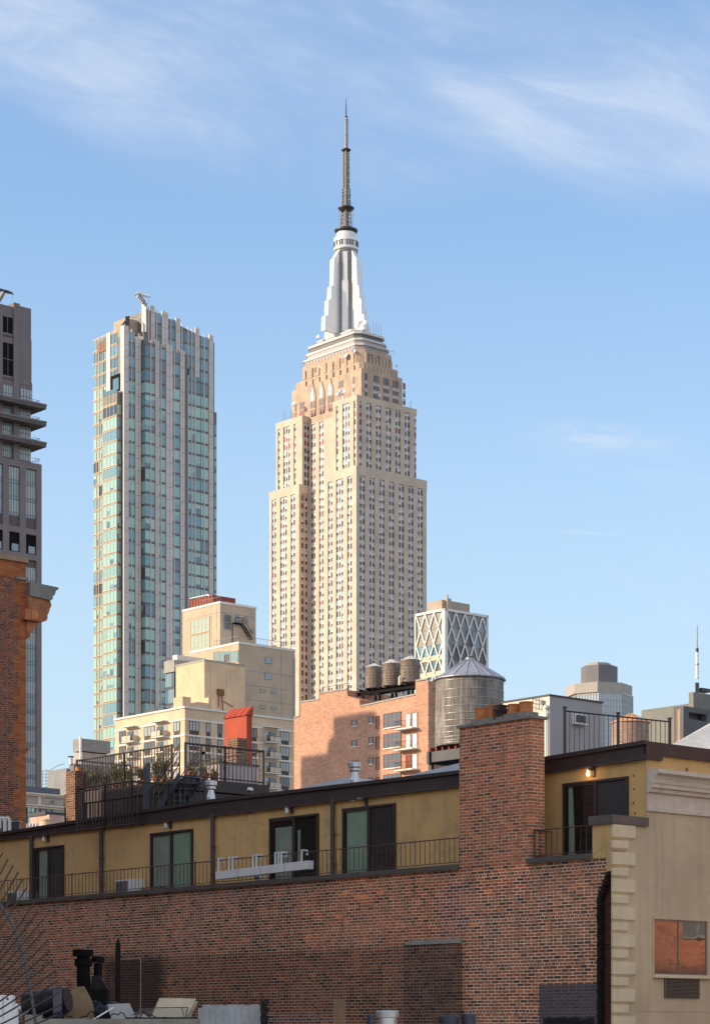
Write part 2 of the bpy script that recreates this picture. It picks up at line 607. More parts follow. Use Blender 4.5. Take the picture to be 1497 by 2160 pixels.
def tier(a0, a1, b0, b1, z0, z1, Lw, Rw, zt, rows=True, red=False, zw0=160, ret=None):
    """one setback: Lw / Rw lists of (centre, count) window groups on the two visible faces"""
    sp.box(a0 + .5, a1, b0 + .5, b1, z0, z1 - .3, M['spandrel'])
    wall.box(a0, a1 + .3, b0, b1 + .3, zt, z1, M['lime'])
    wall.box(a1, a1 + .3, b0 + .5, b1 + .3, z0, zt, M['lime'])
    wall.box(a0 + .5, a1, b1, b1 + .3, z0, zt, M['lime'])
    gap, ww = 1.74, 1.36

    def groups(lst):
        iv = []; ws = []
        for c, n in lst:
            hw = (n - 1) * gap / 2 + ww / 2 + .12
            iv.append((c - hw, c + hw))
            for i in range(n): ws.append(c + (i - (n - 1) / 2) * gap)
        return iv, ws
    ivL, wsL = groups(Lw)
    ivR, wsR = groups(Rw)
    for i, j in inv(ivL, b0, b1): wall.box(a0, a0 + .5, i, j, z0, zt, M['lime'])
    for i, j in inv(ivR, a0 + .5, a1): wall.box(i, j, b0, b0 + .5, z0, zt, M['lime'])
    for face, lst in (('L', Lw), ('R', Rw)):      # bright strips between the windows of a group
        for c, n in lst:
            for i in range(n - 1):
                h = c + (i + .5 - (n - 1) / 2) * gap
                if face == 'L': wall.box(a0 + .18, a0 + .5, h - .16, h + .16, max(z0, zw0), zt - .6, M['chrome'])
                else: wall.box(h - .16, h + .16, b0 + .18, b0 + .5, max(z0, zw0), zt - .6, M['chrome'])
    z = zt - 3.2
    k = 0
    while z > max(z0, zw0):
        for face, ws, p in (('L', wsL, a0 + .5), ('R', wsR, b0 + .5)):
            for h in ws:
                x = rnd.random()
                lo = wmat(0, face == 'L')
                if red and k in (1, 2) and rnd.random() < .6: lo = M['w_red']
                elif rnd.random() < .012: lo = M['w_red']
                hi, fr = (M['w_blind'], (.25, .35, .5)[rnd.randrange(3)]) if x < .4 else ((M['w_lilac'], .35) if x < .6 else (None, .5))
                P.add(face, p, h - ww / 2, h + ww / 2, z, z + 2.35, lo, hi, fr)
        z -= FH
        k += 1


Z0 = 0.
bc = lambda x: S.B(x)
ac = lambda x: S.A(x)
R7 = [(ac(x), 2) for x in (764.3, 784.8, 805.6, 826, 846.6, 866.6, 886.4)]
Rw8 = [(ac(760.4), 1), (ac(778.3), 2), (ac(798.4), 2), (ac(819.4), 2), (ac(839.2), 2), (ac(859), 2), (ac(876.5), 1)]
L_r = [(bc(696.2), 2), (bc(716), 3), (bc(737), 2)]
L_l = [(bc(577.6), 2), (bc(597.7), 3), (bc(617.7), 2)]
cL = [(S.B(x, RC), n) for x, n in ((661.5, 1), (678.0, 2), (697, 2))]
# lower setback: right wing, middle bay, left wing
tier(0, Aend, 0, bW1, Z0, zA, L_r, R7, zA - 4.2)
tier(0, Aend, bW2, Bend, Z0, zA - 1, L_l, [(2.2, 1), (4.6, 1)], zA - 5.2)
# upper setback wings
i1 = 2.0
tier(i1, ac(884), i1, bc(696) + .4, zA, zB, [(bc(703.7), 1), (bc(722.7), 3), (bc(740.8), 1)],
     [(S.A(x, i1), n) for x, n in ((760.4, 1), (778.3, 2), (798.4, 2), (819.4, 2), (839.2, 2), (859, 2), (876.5, 1))], zB - 2.6, red=True)
tier(i1, ac(884), bW2 + .1, S.B(582, i1), zA - 1, zB - 1.5, [(S.B(588, i1), 1), (S.B(604.3, i1), 3), (S.B(621.5, i1), 1)], [(5, 2)], zB - 4.5, red=True)
# middle bay, rising to the crown
tier(RC, Aend - 6, bW1 + .3, bW2 - .1, Z0, zB - 5.02, [(S.B(660.3, RC), 2), (S.B(677.5, RC), 2)], [], zB - 5.6, red=True)
# crown shoulders and top
cs0, cs1, ce0, ce1 = 6.0, S.A(848, 3.4), 3.4, S.B(615.5, 6.0)
zS = S.Z(783, cs1, 4)
crown = MB()


def crownbox(a0, a1, b0, b1, z0, z1, m, n=5, rib=.5, ch=2.4):
    pts = [(a0 + ch, b0), (a1 - ch, b0), (a1, b0 + ch), (a1, b1 - ch), (a1 - ch, b1), (a0 + ch, b1), (a0, b1 - ch), (a0, b0 + ch)]
    crown.exz(pts, z0, z1, m)


crown_z0 = zB - 3
crown.box(cs0, cs1, ce0, ce1, crown_z0 - 2, zS - 3.5, M['lime2'])
crownbox(cs0 + .7, cs1 - .7, ce0 + .7, ce1 - .7, zS - 3.5, zS, M['lime2'], ch=1.5)
t0, t1, q0, q1 = 7.0, cs1 - 2.2, 5.2, ce1 - 3.6
crownbox(t0, t1, q0, q1, zS, zC + .3, M['lime2'], ch=3.2)
for i in range(8):                    # stepped buttress fins round the crown
    f = (i + .5) / 8
    a = t0 + 2.5 + (t1 - t0 - 5) * f
    crown.box(a - .7, a + .7, q0 - .55, q0, zS, zC - 1.6 - (i % 2), M['lime2'])
    crown.box(a - 1.3, a + 1.3, ce0 - .0, ce0 + .72, zS - 3.5, zS - .9, M['lime2'])
    b = q0 + 2.5 + (q1 - q0 - 5) * f
    crown.box(t0 - .55, t0, b - .8, b + .8, zS, zC - 1.6 - (i % 2), M['lime2'])
    crown.box(cs0 + .0, cs0 + .72, b - 1.4, b + 1.4, zS - 3.5, zS - .9, M['lime2'])
for x, n in ((763.6, 1), (785.5, 2), (806, 2), (826, 2), (844, 1)):
    c = S.A(x, cs0)
    for i in range(n):
        h = c + (i - (n - 1) / 2) * 1.9
        for r_ in range(3):
            zz = zS - 8.5 - r_ * 3.6
            P.add('R', ce0 + .02, h - .75, h + .75, zz, zz + 3.1, [M['w_red'], M['w_brown'], M['w_dark']][rnd.randrange(3)] if r_ == 0 else M['w_dark'], M['w_lilac'] if r_ else None, .4, t=.14)
for x in (779.5, 799.5, 820.5):
    h = S.A(x, q0)
    P.add('R', q0 - .0, h - 1.0, h + 1.0, zS + 1.2, zS + 4.6, M['w_brown'], None, t=.14)
for x in (719, 743):
    c = S.B(x, cs0)
    for i in range(2 if x < 740 else 1):
        h = c + (i - .5) * 1.9
        for r_ in range(3):
            zz = zS - 9.5 - r_ * 3.7
            P.add('L', cs0 + .02, h - .75, h + .75, zz, zz + 3.1, M['w_brown'], M['w_lilac'] if r_ else None, .4, t=.14)
for x in (637, 621):
    c = S.B(x, cs0)
    for i in range(2 if x > 630 else 1):
        h = c + (i - .5) * 1.9
        for r_ in range(3):
            zz = zS - 13.5 - r_ * 3.7
            P.add('L', cs0 + .02, h - .75, h + .75, zz, zz + 3.1, M['w_brown'] if r_ != 1 else M['w_red'], M['w_lilac'] if r_ == 2 else None, .4, t=.14)
for x in (644, 665, 684, 702, 724):
    h = S.B(x, t0)
    P.add('L', t0 - .0, h - .8, h + .8, zS + 2.2, zS + 4.4, M['w_red'] if x > 680 else M['w_brown'], None, t=.14)
# middle bay between the shoulders: tall lit openings with pointed white heads
for x in (656.5, 675, 693.5):
    c = S.B(x + 3, cs0 - .4)
    crown.exx([(c - 1.9, zS - 17.5), (c + 1.9, zS - 17.5), (c + 1.9, zS - 8.5), (c + .9, zS - 6), (c, zS - 3.4), (c - .9, zS - 6), (c - 1.9, zS - 8.5)], cs0 - .45, cs0, M['lime2'])
    crown.exx([(c - 1.1, zS - 11.5), (c + 1.1, zS - 11.5), (c + .7, zS - 7.5), (c, zS - 5), (c - .7, zS - 7.5)], cs0 - .75, cs0 - .45, M['mastwhite'])
    for s_ in (-1, 1):
        for r_ in range(2):
            P.add('L', cs0 - .3, c + s_ * .95 - .6, c + s_ * .95 + .6, zS - 15 - r_ * 3.7, zS - 12 - r_ * 3.7, M['w_brown'] if (r_ + s_) % 3 else M['w_red'], None, t=.3)
wall.build('wall', T)
sp.build('spandrel', T)
crown.build('crown', T)
P.finish(T, 'window', 100, key=lambda q: abs(q[4] - 215) * .35 + q[2])
M['stepgrey'] = mat('step_grey', (.40, .36, .34), .6, var=.08)
M['stepdark'] = mat('step_dark_grey', (.16, .15, .145), .6, var=.08)
M['stepwhite'] = mat('step_white', (.66, .62, .58), .6, var=.06)
# white stepped base of the mast
base = MB()
mc = ((t0 + t1) / 2 - .3, (q0 + q1) / 2 + .2)
mY = S.depth(*mc)
zm = lambda y: EZ + (HY - y) / F * mY
mpx = F / mY


def octo(mbb, ha, hb, z0, z1, m, ch=.28):
    c = min(ha, hb) * ch
    a0, a1, b0, b1 = mc[0] - ha, mc[0] + ha, mc[1] - hb, mc[1] + hb
    mbb.exz([(a0 + c, b0), (a1 - c, b0), (a1, b0 + c), (a1, b1 - c), (a1 - c, b1), (a0 + c, b1), (a0, b1 - c), (a0, b0 + c)], z0, z1, m)


hA, hB = (t1 - t0) / 2 - .8, (q1 - q0) / 2 - 1.5
zz = zC + .3
steps = [(1.00, 2.2, 'stepgrey'), (1.03, .8, 'stepwhite'), (.94, 2.0, 'stepgrey'), (.97, .9, 'stepwhite'), (.87, 2.4, 'stepdark'), (.92, 1.0, 'stepwhite'), (.72, 1.5, 'stepgrey'), (.74, .6, 'stepwhite'), (.58, 1.2, 'stepgrey')]
for k, h, m in steps:
    octo(base, hA * k, hB * (k if k > .8 else k * .95), zz, zz + h, M[m])
    zz += h
base.build('mast_base', T)
red = MB(); octo(red, hA * 1.01, hB * 1.01, zC + .32, zC + .75, M['w_ochre']); red.build('balustrade', T)
mast = MB()
zbase, ztop = zz - .2, zm(530)
rM = 24 / mpx
mast.cyl(mc[0], mc[1], zbase, ztop, rM * .98, rM * .93, M['mastgrey'], 32)
for i in range(32):                     # window strips between bright ribs
    a = 2 * math.pi * (i + .5) / 32
    if abs(((a / (math.pi / 2)) + .5) % 1 - .5) < .17: continue
    x, y = mc[0] + rM * .99 * math.cos(a), mc[1] + rM * .99 * math.sin(a)
    mast.tube((x, y, zbase), (x, y, ztop), .22, M['antenna'], 4)
for k in range(22):
    z = zbase + (ztop - zbase) * (k + .5) / 22
    mast.ring(mc[0], mc[1], z, rM * .98, .13, M['antenna'], 32, 4)
# fins: four pairs of stepped wings along the grid axes and broad white pilasters between the strips
hw = (32 / mpx, 41 / mpx, 49 / mpx)
for dx, dy in ((1, 0), (-1, 0), (0, 1), (0, -1)):
    prof = [(rM * .6, zbase), (rM * 2.65, zbase), (rM * 2.6, zm(680)), (rM * 2.3, zm(676)), (rM * 2.25, zm(646)), (rM * 1.98, zm(640)), (rM * 1.93, zm(616)), (rM * 1.7, zm(610)), (rM * 1.62, zm(556)), (rM * 1.35, zm(548)), (rM * 1.0, zm(534)), (rM * .6, zm(534))]
    wdt = rM * .24
    if dx:
        mast.exy([(mc[0] + dx * r_, z) for r_, z in prof], mc[1] - wdt, mc[1] + wdt, M['mastwhite'])
    else:
        mast.exx([(mc[1] + dy * r_, z) for r_, z in prof], mc[0] - wdt, mc[0] + wdt, M['mastwhite'])
for k in range(4):
    a = math.pi / 4 + k * math.pi / 2
    ca, sa = math.cos(a), math.sin(a)
    for r_, zt_, wd in ((1.16, zm(600), .26), (1.06, zm(538), .2)):
        pts = []
        for sx, sy in ((.5, -wd), (r_, -wd), (r_, wd), (.5, wd)):
            pts.append((mc[0] + rM * (sx * ca - sy * sa), mc[1] + rM * (sx * sa + sy * ca)))
        mast.exz(pts, zbase, zt_, M['mastwhite'])
mast.build('mast', T)
drum = MB()
pr = [(49 / 2 / mpx, zm(530)), (52 / 2 / mpx, zm(528)), (52 / 2 / mpx, zm(524)), (48 / 2 / mpx, zm(523)), (48 / 2 / mpx, zm(513)), (53 / 2 / mpx, zm(512)), (51 / 2 / mpx, zm(503)), (42 / 2 / mpx, zm(498)), (40 / 2 / mpx, zm(490)), (36 / 2 / mpx, zm(488))]
drum.lathe(mc[0], mc[1], pr, M['mastwhite'], 36)
for i in range(26):
    a = 2 * math.pi * i / 26
    r_ = 49.3 / 2 / mpx
    drum.cyl(mc[0] + r_ * math.cos(a), mc[1] + r_ * math.sin(a), zm(522.6), zm(513.4), .42, .42, M['w_dark' if i % 4 else 'mastwhite'], 4, False)
drum.build('observation_drum', T)
plat = MB()
plat.lathe(mc[0], mc[1], [(38 / 2 / mpx, zm(494)), (49 / 2 / mpx, zm(488)), (49 / 2 / mpx, zm(485)), (20 / 2 / mpx, zm(484))], M['darksteel'], 28)
plat.lathe(mc[0], mc[1], [(24 / 2 / mpx, zm(445)), (34 / 2 / mpx, zm(440)), (34 / 2 / mpx, zm(438)), (10 / 2 / mpx, zm(437))], M['darksteel'], 24)
plat.lathe(mc[0], mc[1], [(14 / 2 / mpx, zm(319)), (20 / 2 / mpx, zm(316.5)), (20 / 2 / mpx, zm(315)), (4 / mpx, zm(314))], M['darksteel'], 20)
plat.build('platform', T)
ant = MB()


def lattice(w0, w1, y0, y1, n, core, m):
    z0, z1 = zm(y0), zm(y1)
    for k in range(n):
        f0, f1 = k / n, (k + 1) / n
        ra, rb = (w0 + (w1 - w0) * f0) / 2 / mpx, (w0 + (w1 - w0) * f1) / 2 / mpx
        za, zb = z0 + (z1 - z0) * f0, z0 + (z1 - z0) * f1
        A = [(mc[0] + ra * c, mc[1] + ra * s_, za) for c, s_ in ((.75, .75), (-.75, .75), (-.75, -.75), (.75, -.75))]
        B = [(mc[0] + rb * c, mc[1] + rb * s_, zb) for c, s_ in ((.75, .75), (-.75, .75), (-.75, -.75), (.75, -.75))]
        for i in range(4):
            ant.tube(A[i], B[i], .22, m, 4)
            ant.tube(A[i], B[(i + 1) % 4], .13, m, 4)
            ant.tube(B[i], B[(i + 1) % 4], .13, m, 4)
    ant.cyl(mc[0], mc[1], z0, z1, core / mpx, core * .8 / mpx, m, 8)


lattice(22, 19, 484, 445, 5, 7, M['antenna'])
ant.cyl(mc[0], mc[1], zm(487), zm(476), 20 / 2 / mpx, 15 / 2 / mpx, M['antenna'], 12)
lattice(17, 16, 437, 398, 6, 5, M['antenna'])
lattice(12.5, 12, 398, 318, 12, 3.6, M['antenna'])
for z_ in range(24):                  # side-mounted antenna bays
    y_ = 432 - z_ * 4.6
    r_ = (9.5 if y_ > 398 else 7) / mpx
    for a in (.4, 2.2, 4.0, 5.6):
        ant.tube((mc[0] + r_ * .5 * math.cos(a), mc[1] + r_ * .5 * math.sin(a), zm(y_)), (mc[0] + r_ * math.cos(a), mc[1] + r_ * math.sin(a), zm(y_ - 1)), .22, M['steel'], 4)
ant.cyl(mc[0], mc[1], zm(314), zm(247), 2.7 / mpx, 2.2 / mpx, M['steel'], 10)
for k in range(13):
    y_ = 310 - k * 4.8
    ant.tube((mc[0] + 3.8 / mpx, mc[1] - .5, zm(y_)), (mc[0] + 3.8 / mpx, mc[1] - .5, zm(y_ - 3)), .25, M['steel'], 4)
    ant.ring(mc[0], mc[1], zm(y_), 3.2 / mpx, .12, M['steel'], 10, 4)
ant.cyl(mc[0], mc[1], zm(247), zm(245), 3.6 / mpx, 3.6 / mpx, M['darksteel'], 10)
ant.cyl(mc[0], mc[1], zm(245), zm(222), 1.4 / mpx, 1.1 / mpx, M['darksteel'], 8)
ant.cyl(mc[0], mc[1], zm(222), zm(205), .8 / mpx, .35 / mpx, M['darksteel'], 8)
for k in range(8):
    a = k * math.pi / 4
    r_ = 15 / mpx
    ant.tube((mc[0] + r_ * math.cos(a), mc[1] + r_ * math.sin(a), zm(476)), (mc[0] + r_ * math.cos(a), mc[1] + r_ * math.sin(a), zm(446)), .09, M['steel'], 4)
ant.build('antenna', T)
# rooftop dishes and whips, each fixed to the tower
dish = MB()
dish.lathe(0, 0, [(.15, 0), (.9, .25), (1.1, .6), (1.05, .6), (.85, .35), (.05, .1)], M['mastwhite'], 14)
dish.tube((0, 0, 0), (0, 0, -.7), .12, M['steel'], 5)
dme = dish.mesh('dish')
for (px_, py_, a_, b_, s_) in ((725.5, 827, i1, None, 1.1), (713, 833, i1, None, .9), (622, 853, i1, None, 1.1), (800, 835, None, i1, .8), (733, 752, t0, None, 1.3), (748, 742, t0, None, .9), (834, 773, None, cs0, .8), (669, 711, None, None, 1.0), (765, 684, None, None, 1.8), (758, 690, None, None, 1.)):
    o = bpy.data.objects.new('dish', dme)
    COL.objects.link(o); o.parent = T
    if a_ is not None: b_ = S.B(px_, a_); a2 = a_ - .8
    elif b_ is not None: a2 = S.A(px_, b_); b_ = b_ - .8
    else:
        lv = S.local(px_, py_, mY - 12 if px_ > 700 else mY)
        a2, b_ = lv.x, lv.y
    o.location = (a2, b_, S.Z(py_, a2, b_))
    o.rotation_euler = (R(60), 0, R(-30 - rnd.random() * 60)); o.scale = (s_,) * 3
for i in range(26):
    wh = MB()
    f = rnd.random()
    a = i1 + .5 + f * (ac(884) - 4)
    h = 1.5 + 3 * rnd.random()
    if i % 3 == 0: wh.tube((a, i1 + .4, zB), (a, i1 + .4, zB + h), .09, M['steel'], 4)
    elif i % 3 == 1: wh.tube((i1 + .4, 4 + f * 12, zB), (i1 + .4, 4 + f * 12, zB + h), .09, M['steel'], 4)
    else: wh.tube((i1 + .4, bW2 + 1 + f * 14, zB - 1.5), (i1 + .4, bW2 + 1 + f * 14, zB + h), .1, M['steel'], 4)
    wh.build('roof_mast', T)
for f in (.55, .62, .7, .78, .86, .93):
    a = mc[0] + hA * (2 * f - 1)
    wh = MB(); wh.tube((a, mc[1] - hB * .7, zC + 9), (a, mc[1] - hB * .7, zC + 13 + 6 * rnd.random()), .1, M['steel'], 4); wh.build('roof_mast', T)
wh = MB()
railing(wh, (t0 + .3, q0 + 3), (t0 + .3, q1 - 1), zC + .3, zC + 2.6, M['steel'], 2.2, .07, rail=.09, low=None)
railing(wh, (t0 + 3, q0 + .3), (t1 - 1, q0 + .3), zC + .3, zC + 2.6, M['steel'], 2.2, .07, rail=.09, low=None)
wh.build('railing', T)

# ------------------------------------------------------------------ glass condominium tower
M['pil'] = mat('pink_beige_precast', (.70, .615, .56), .8, var=.06, vs=.15)
M['joint'] = mat('dark_joint', (.34, .29, .27), .8)
M['band'] = mat('floor_band', (.17, .165, .15), .5, var=.1)
M['bandlt'] = mat('champagne_frame', (.55, .43, .30), .45, metal=.2, var=.08)
GL = [glass('pane_pale_green', (.34, .54, .48), .08, spec=1.0), glass('pane_teal', (.16, .33, .38), .08, spec=1.0), glass('pane_blue_grey', (.09, .18, .23), .06, spec=1.0),
      glass('pane_mid_green', (.26, .46, .42), .10, spec=1.0), glass('pane_dark', (.035, .05, .055), .06, spec=1.0), glass('pane_sky', (.15, .30, .40), .06, spec=1.0)]
S = Site(261, 600)
T = S.root('glass_tower', 'tall blue green glass condominium tower with pink beige piers and a sloping top', 'tower')
FHt = 26.2 / (F / 600)
wall = MB(); P = Panes(); bands = MB(); pil = MB()
zbot = S.Z(1700)
bE = S.B(196)
a1_, a2_ = S.A(297), S.A(449)
aF = S.A(389)
aP0 = a1_
pF = -1.9                             # front of the projecting part
pT = -.9
zl = S.Z(690)
zL_end = S.Z(691, 0, bE)


def topT(a):                          # sloping parapet of the tall part, highest at its left edge
    f = (a - a1_) / (a2_ - a1_)
    return S.Z(640, a1_, pT) * (1 - f) + S.Z(716, a2_, pT) * f


def topF(a):
    f = (a - a1_) / (aF - a1_)
    return S.Z(713, a1_, pF) * (1 - f) + S.Z(749, aF, pF) * f


wall.box(0.25, a1_ + 1, .25, bE - .1, 0, zl - 2, M['band'])
wall.exy([(a1_ + .4, 0), (a2_, 0), (a2_, topT(a2_) - .8), (a1_ + 1.6, topT(a1_ + 1.6) - .8), (a1_ + 1.6, zl), (a1_ + .4, zl)], pT + .25, bE - .1, M['band'])
wall.exy([(a1_ + .25, 0), (aF - .2, 0), (aF - .2, topF(aF) - .5), (a1_ + .25, topF(a1_) - .5)], pF + .25, pT + .26, M['band'])
nfl = int((zl - zbot) / FHt)
rnd = random.Random(11)


def gl(face, k, dark=0.):
    x = rnd.random()
    hi = k > nfl - 4
    if hi: return GL[2] if x < .6 else (GL[5] if x < .85 else GL[1])
    if face == 'L': return GL[0] if x < .50 else (GL[3] if x < .72 else (GL[1] if x < .86 else (GL[4] if x < .95 else GL[5])))
    return GL[0] if x < .34 else (GL[3] if x < .68 else (GL[1] if x < .88 else (GL[2] if x < .96 else GL[5])))


def bayrow(face, plane, edges, k, same=.93, ztop=None):
    z0 = zl - (k + 1) * FHt
    z1 = z0 + FHt * .80
    if ztop: z1 = min(z1, ztop)
    if z1 - z0 < .8: return
    g_ = gl(face, nfl - k)
    for i, j in zip(edges, edges[1:]):
        if rnd.random() > same: g_ = gl(face, nfl - k)
        h0, h1 = min(i, j) + .07, max(i, j) - .07
        if h1 - h0 < .2: continue
        x = rnd.random()
        if x < .2 and g_ in (GL[0], GL[3]): P.add(face, plane, h0, h1, z0, z1, GL[2] if x < .12 else GL[1], g_, .3 + .6 * rnd.random(), t=.07)
        else: P.add(face, plane, h0, h1, z0, z1, g_, None, t=.07)


A_ = lambda x, b: S.A(x, b)
eL = [S.B(x) for x in (196, 203.5, 208.5, 212.5, 216.5)]
eLb = [S.B(x) for x in (217.5, 225, 232, 239.5, 247)]
eR1 = [A_(x, 0) for x in (271.5, 278, 285.5)]
eF = [A_(x, pF) for x in (307, 318.5, 328)]
eF2 = [A_(x, pF) for x in (336, 340, 350.5)]
eF3 = [A_(x, pF) for x in (364, 368, 380.5)]
eT = [A_(x, pT) for x in (389.5, 397, 405, 412, 424)]
eT2 = [A_(x, pT) for x in (424.5, 431, 441)]
eN = [pF, pF + .95, pT + .9]
kbay = int((zl - S.Z(826)) / FHt) + 1
for k in range(-3, nfl + 9):
    z0 = zl - (k + 1) * FHt
    if k >= 0:
        bayrow('L', .25, eL, k)
        if k < kbay: bayrow('L', .25, eLb, k)
        bayrow('R', .25, eR1, k)
        if k < kbay: bayrow('R', .25, [A_(264, 0), A_(270, 0)], k) if False else None
    if z0 + 2 < topF(a1_): bayrow('R', pF + .25, eF, k, ztop=topF(eF[1]) - .3)
    if z0 + 2 < topF(eF2[1]): bayrow('R', pF + .25, eF2, k, ztop=topF(eF2[1]) - .3)
    if z0 + 2 < topF(eF3[1]): bayrow('R', pF + .25, eF3, k, ztop=topF(eF3[1]) - .3)
    if z0 + 2 < topF(a1_): bayrow('L', a1_ + .25, [pF + .3, pF + 1.1, pF + 1.9], k)
    if z0 + 2 < topT(eT[2]): bayrow('R', pT + .25, eT, k, ztop=topT(eT[2]) - .3)
    if z0 + 2 < topT(eT2[1]): bayrow('R', pT + .25, eT2, k, ztop=topT(eT2[1]) - .3)
    # upper tall part behind the lower front parapet
for (x0, x1, x2) in ((311, 314, 318), (327, 331, 341), (355, 361, 371), (380, 384, 389)):
    e = [A_(x, pT) for x in (x0, x1, x2)]
    for k in range(-8, 1):
        z0 = zl - (k + 1) * FHt
        am = e[1]
        if z0 > topF(min(am, aF)) - 1 and z0 + 1.5 < topT(am): bayrow('R', pT + .25, e, k, ztop=topT(am) - .3)
# left projecting bay (lower floors)
zb_ = S.Z(826)
bb0, bb1 = S.B(247, -1.3), S.B(217, -1.3)
wall.box(-1.3, .25, bb0, bb1, 0, zb_, M['band'])
for k in range(kbay, nfl + 9):
    bayrow('L', -1.3, [S.B(x, -1.3) for x in (217.5, 225, 232, 239.5, 246.5)], k)
    bayrow('R', bb0, [-1.25, -.62, -.05], k)
# right-end lower bay
zr_ = S.Z(866, a2_, pT)
wall.box(a2_, a2_ + 1.5, pT + 1.2, 8, 0, zr_, M['band'])
for k in range(int((zl - zr_) / FHt) + 1, nfl + 9):
    bayrow('R', pT + 1.2, [a2_ + .05, a2_ + 1.45], k)
# floor lines (light metal on the left face, darker on the right come from the wall behind)
for k in range(0, nfl + 9):
    z = zl - (k + 1) * FHt + FHt * .82
    for z_ in (z + .02, z + .42):
        bands.box(.05, .25, eLb[-1] + .02, bE, z_, z_ + .16, M['bandlt'])
        bands.box(-1.42, -1.3, bb0, bb1, z_, z_ + .16, M['bandlt']) if k >= kbay else None
# slim vertical mullions
for x in (203.5, 208.5, 216.5):
    b = S.B(x, 0.1); bands.box(.02, .24, b - .09, b + .09, zbot - 40, zl, M['bandlt'])
for x in (225, 232, 239.5):
    b = S.B(x, .1); bands.box(.02, .24, b - .07, b + .07, zb_, zl, M['bandlt'])
    b = S.B(x, -1.4); bands.box(-1.44, -1.3, b - .07, b + .07, zbot - 40, zb_, M['bandlt'])
for x, pl, tf in ((278, 0.1, lambda a: zl), (318.5, pF, topF), (340, pF, topF), (368, pF, topF), (397, pT, topT), (405, pT, topT), (412, pT, topT), (431, pT, topT)):
    a = A_(x, pl); bands.box(a - .12, a + .12, pl, pl + .26, zbot - 40, tf(a) + .1, M['pil'])
for x in (314, 331, 361, 384):
    a = A_(x, pT); bands.box(a - .12, a + .12, pT, pT + .26, topF(min(a, aF)) - 2, topT(a) + .1, M['pil'])
# wide precast piers
piers = [(0.0, S.A(271, 0), 0, lambda a: zl + .6), (S.A(285.5, 0), a1_ - .0, 0, lambda a: zl - 1.6)]
for x0, x1 in ((328, 335.5), (350.5, 363.5), (380.5, 389)):
    piers.append((A_(x0, pF), A_(x1, pF), pF, lambda a: topF(a) + .8))
for x0, x1 in ((318.5, 326), (341.5, 354), (371, 379.5), (412, 420), (441, 449.3)):
    piers.append((A_(x0, pT), A_(x1, pT), pT, lambda a: topT(a) + .9))
for a0, a1, pl, tf in piers:
    hi_only = pl == pT and a1 < aF
    zb0 = (topF((a0 + a1) / 2) - 2) if hi_only else zbot - 40
    if abs(a0 - A_(412, pT)) < .01: zb0 = S.Z(795, a0, pT)
    t_ = tf((a0 + a1) / 2)
    if a0 == 0.0:
        pil.box(-.05, a1, -.12, .3, zbot - 40, t_, M['pil'])
    else:
        mid = (a0 + a1) / 2
        pil.box(a0, mid - .06, pl - .12, pl + .26, zb0, t_, M['pil'])
        pil.box(mid + .06, a1, pl - .12, pl + .26, zb0, t_ - .25, M['pil'])
        pil.box(mid - .06, mid + .06, pl, pl + .26, zb0, t_ - .25, M['joint'])
    k = 0
    while zl + 12 - k * FHt > max(zb0, zbot - 30):
        z = zl + 12 - k * FHt
        if z < t_ - .3: pil.box(max(a0, -.02) + .01, a1 - .01, pl - .14, pl - .12, z, z + .10, M['joint'])
        k += 1
# left-face piers: corner pier and the pier left of the terrace opening
pil.box(-.05, .25, 0.3, S.B(254.5), zb_ - 0, zl + .6, M['pil'])
pil.box(-.05, .25, S.B(232.5), S.B(224.5), zb_, zl + .2, M['pil'])
pil.box(a1_ + 1.2, a1_ + 1.6, pT + .3, pT + 2.2, zl, topT(a1_) + .6, M['pil'])
# terrace opening high on the left face and the dark hole on the right
op = MB()
op.box(-.1, .26, S.B(253.5), S.B(233.5), S.Z(818), S.Z(784), M['black'])
op.box(-.14, -.1, S.B(251), S.B(239), S.Z(817), S.Z(792), GL[2])
op.box(A_(389.5, pT), A_(398, pT), pT - .02, pT + .3, S.Z(790, aF, pT), S.Z(776, aF, pT), M['black'])
op.build('terrace_opening', T)
lou = MB()
for x0, x1 in ((207, 212), (212.5, 218), (218.5, 224)):
    lou.box(-.0, .26, S.B(x1), S.B(x0), S.Z(724), S.Z(701), mat('brown_louvre', (.22, .10, .05), .6))
lou.build('louvre', T)
# terrace rail in glass under the opening
gr = MB()
gr.box(-1.45, -1.38, bb0, bb1, zb_, zb_ + 1.0, GL[2])
gr.build('glass_railing', T)
wall.build('wall', T)
bands.build('mullion', T)
pil.build('pier', T)
P.finish(T, 'window', 100, key=lambda q: -(q[3] - q[2]) * (q[5] - q[4]))
ph = MB()
M['tanbox'] = mat('tan_plant_panel', (.42, .34, .26), .8, var=.08)
b_ = 4.
ph.box(S.A(262, b_), S.A(306, b_), b_ - .5, b_ + 5, zl - 2.5, S.Z(669, 2, b_), M['tanbox'])
ph.tube((1, 2.5, zl + 1), (3.5, 2.5, zl + 4.2), .25, M['darksteel']); ph.tube((3.5, 2.5, zl + 4.2), (6.5, 3, zl + 4.6), .1, M['white'])
ph.box(2.2, 3.4, 2.2, 2.6, zl + .5, zl + 4, M['darksteel'])
ph.build('plant_room', T)
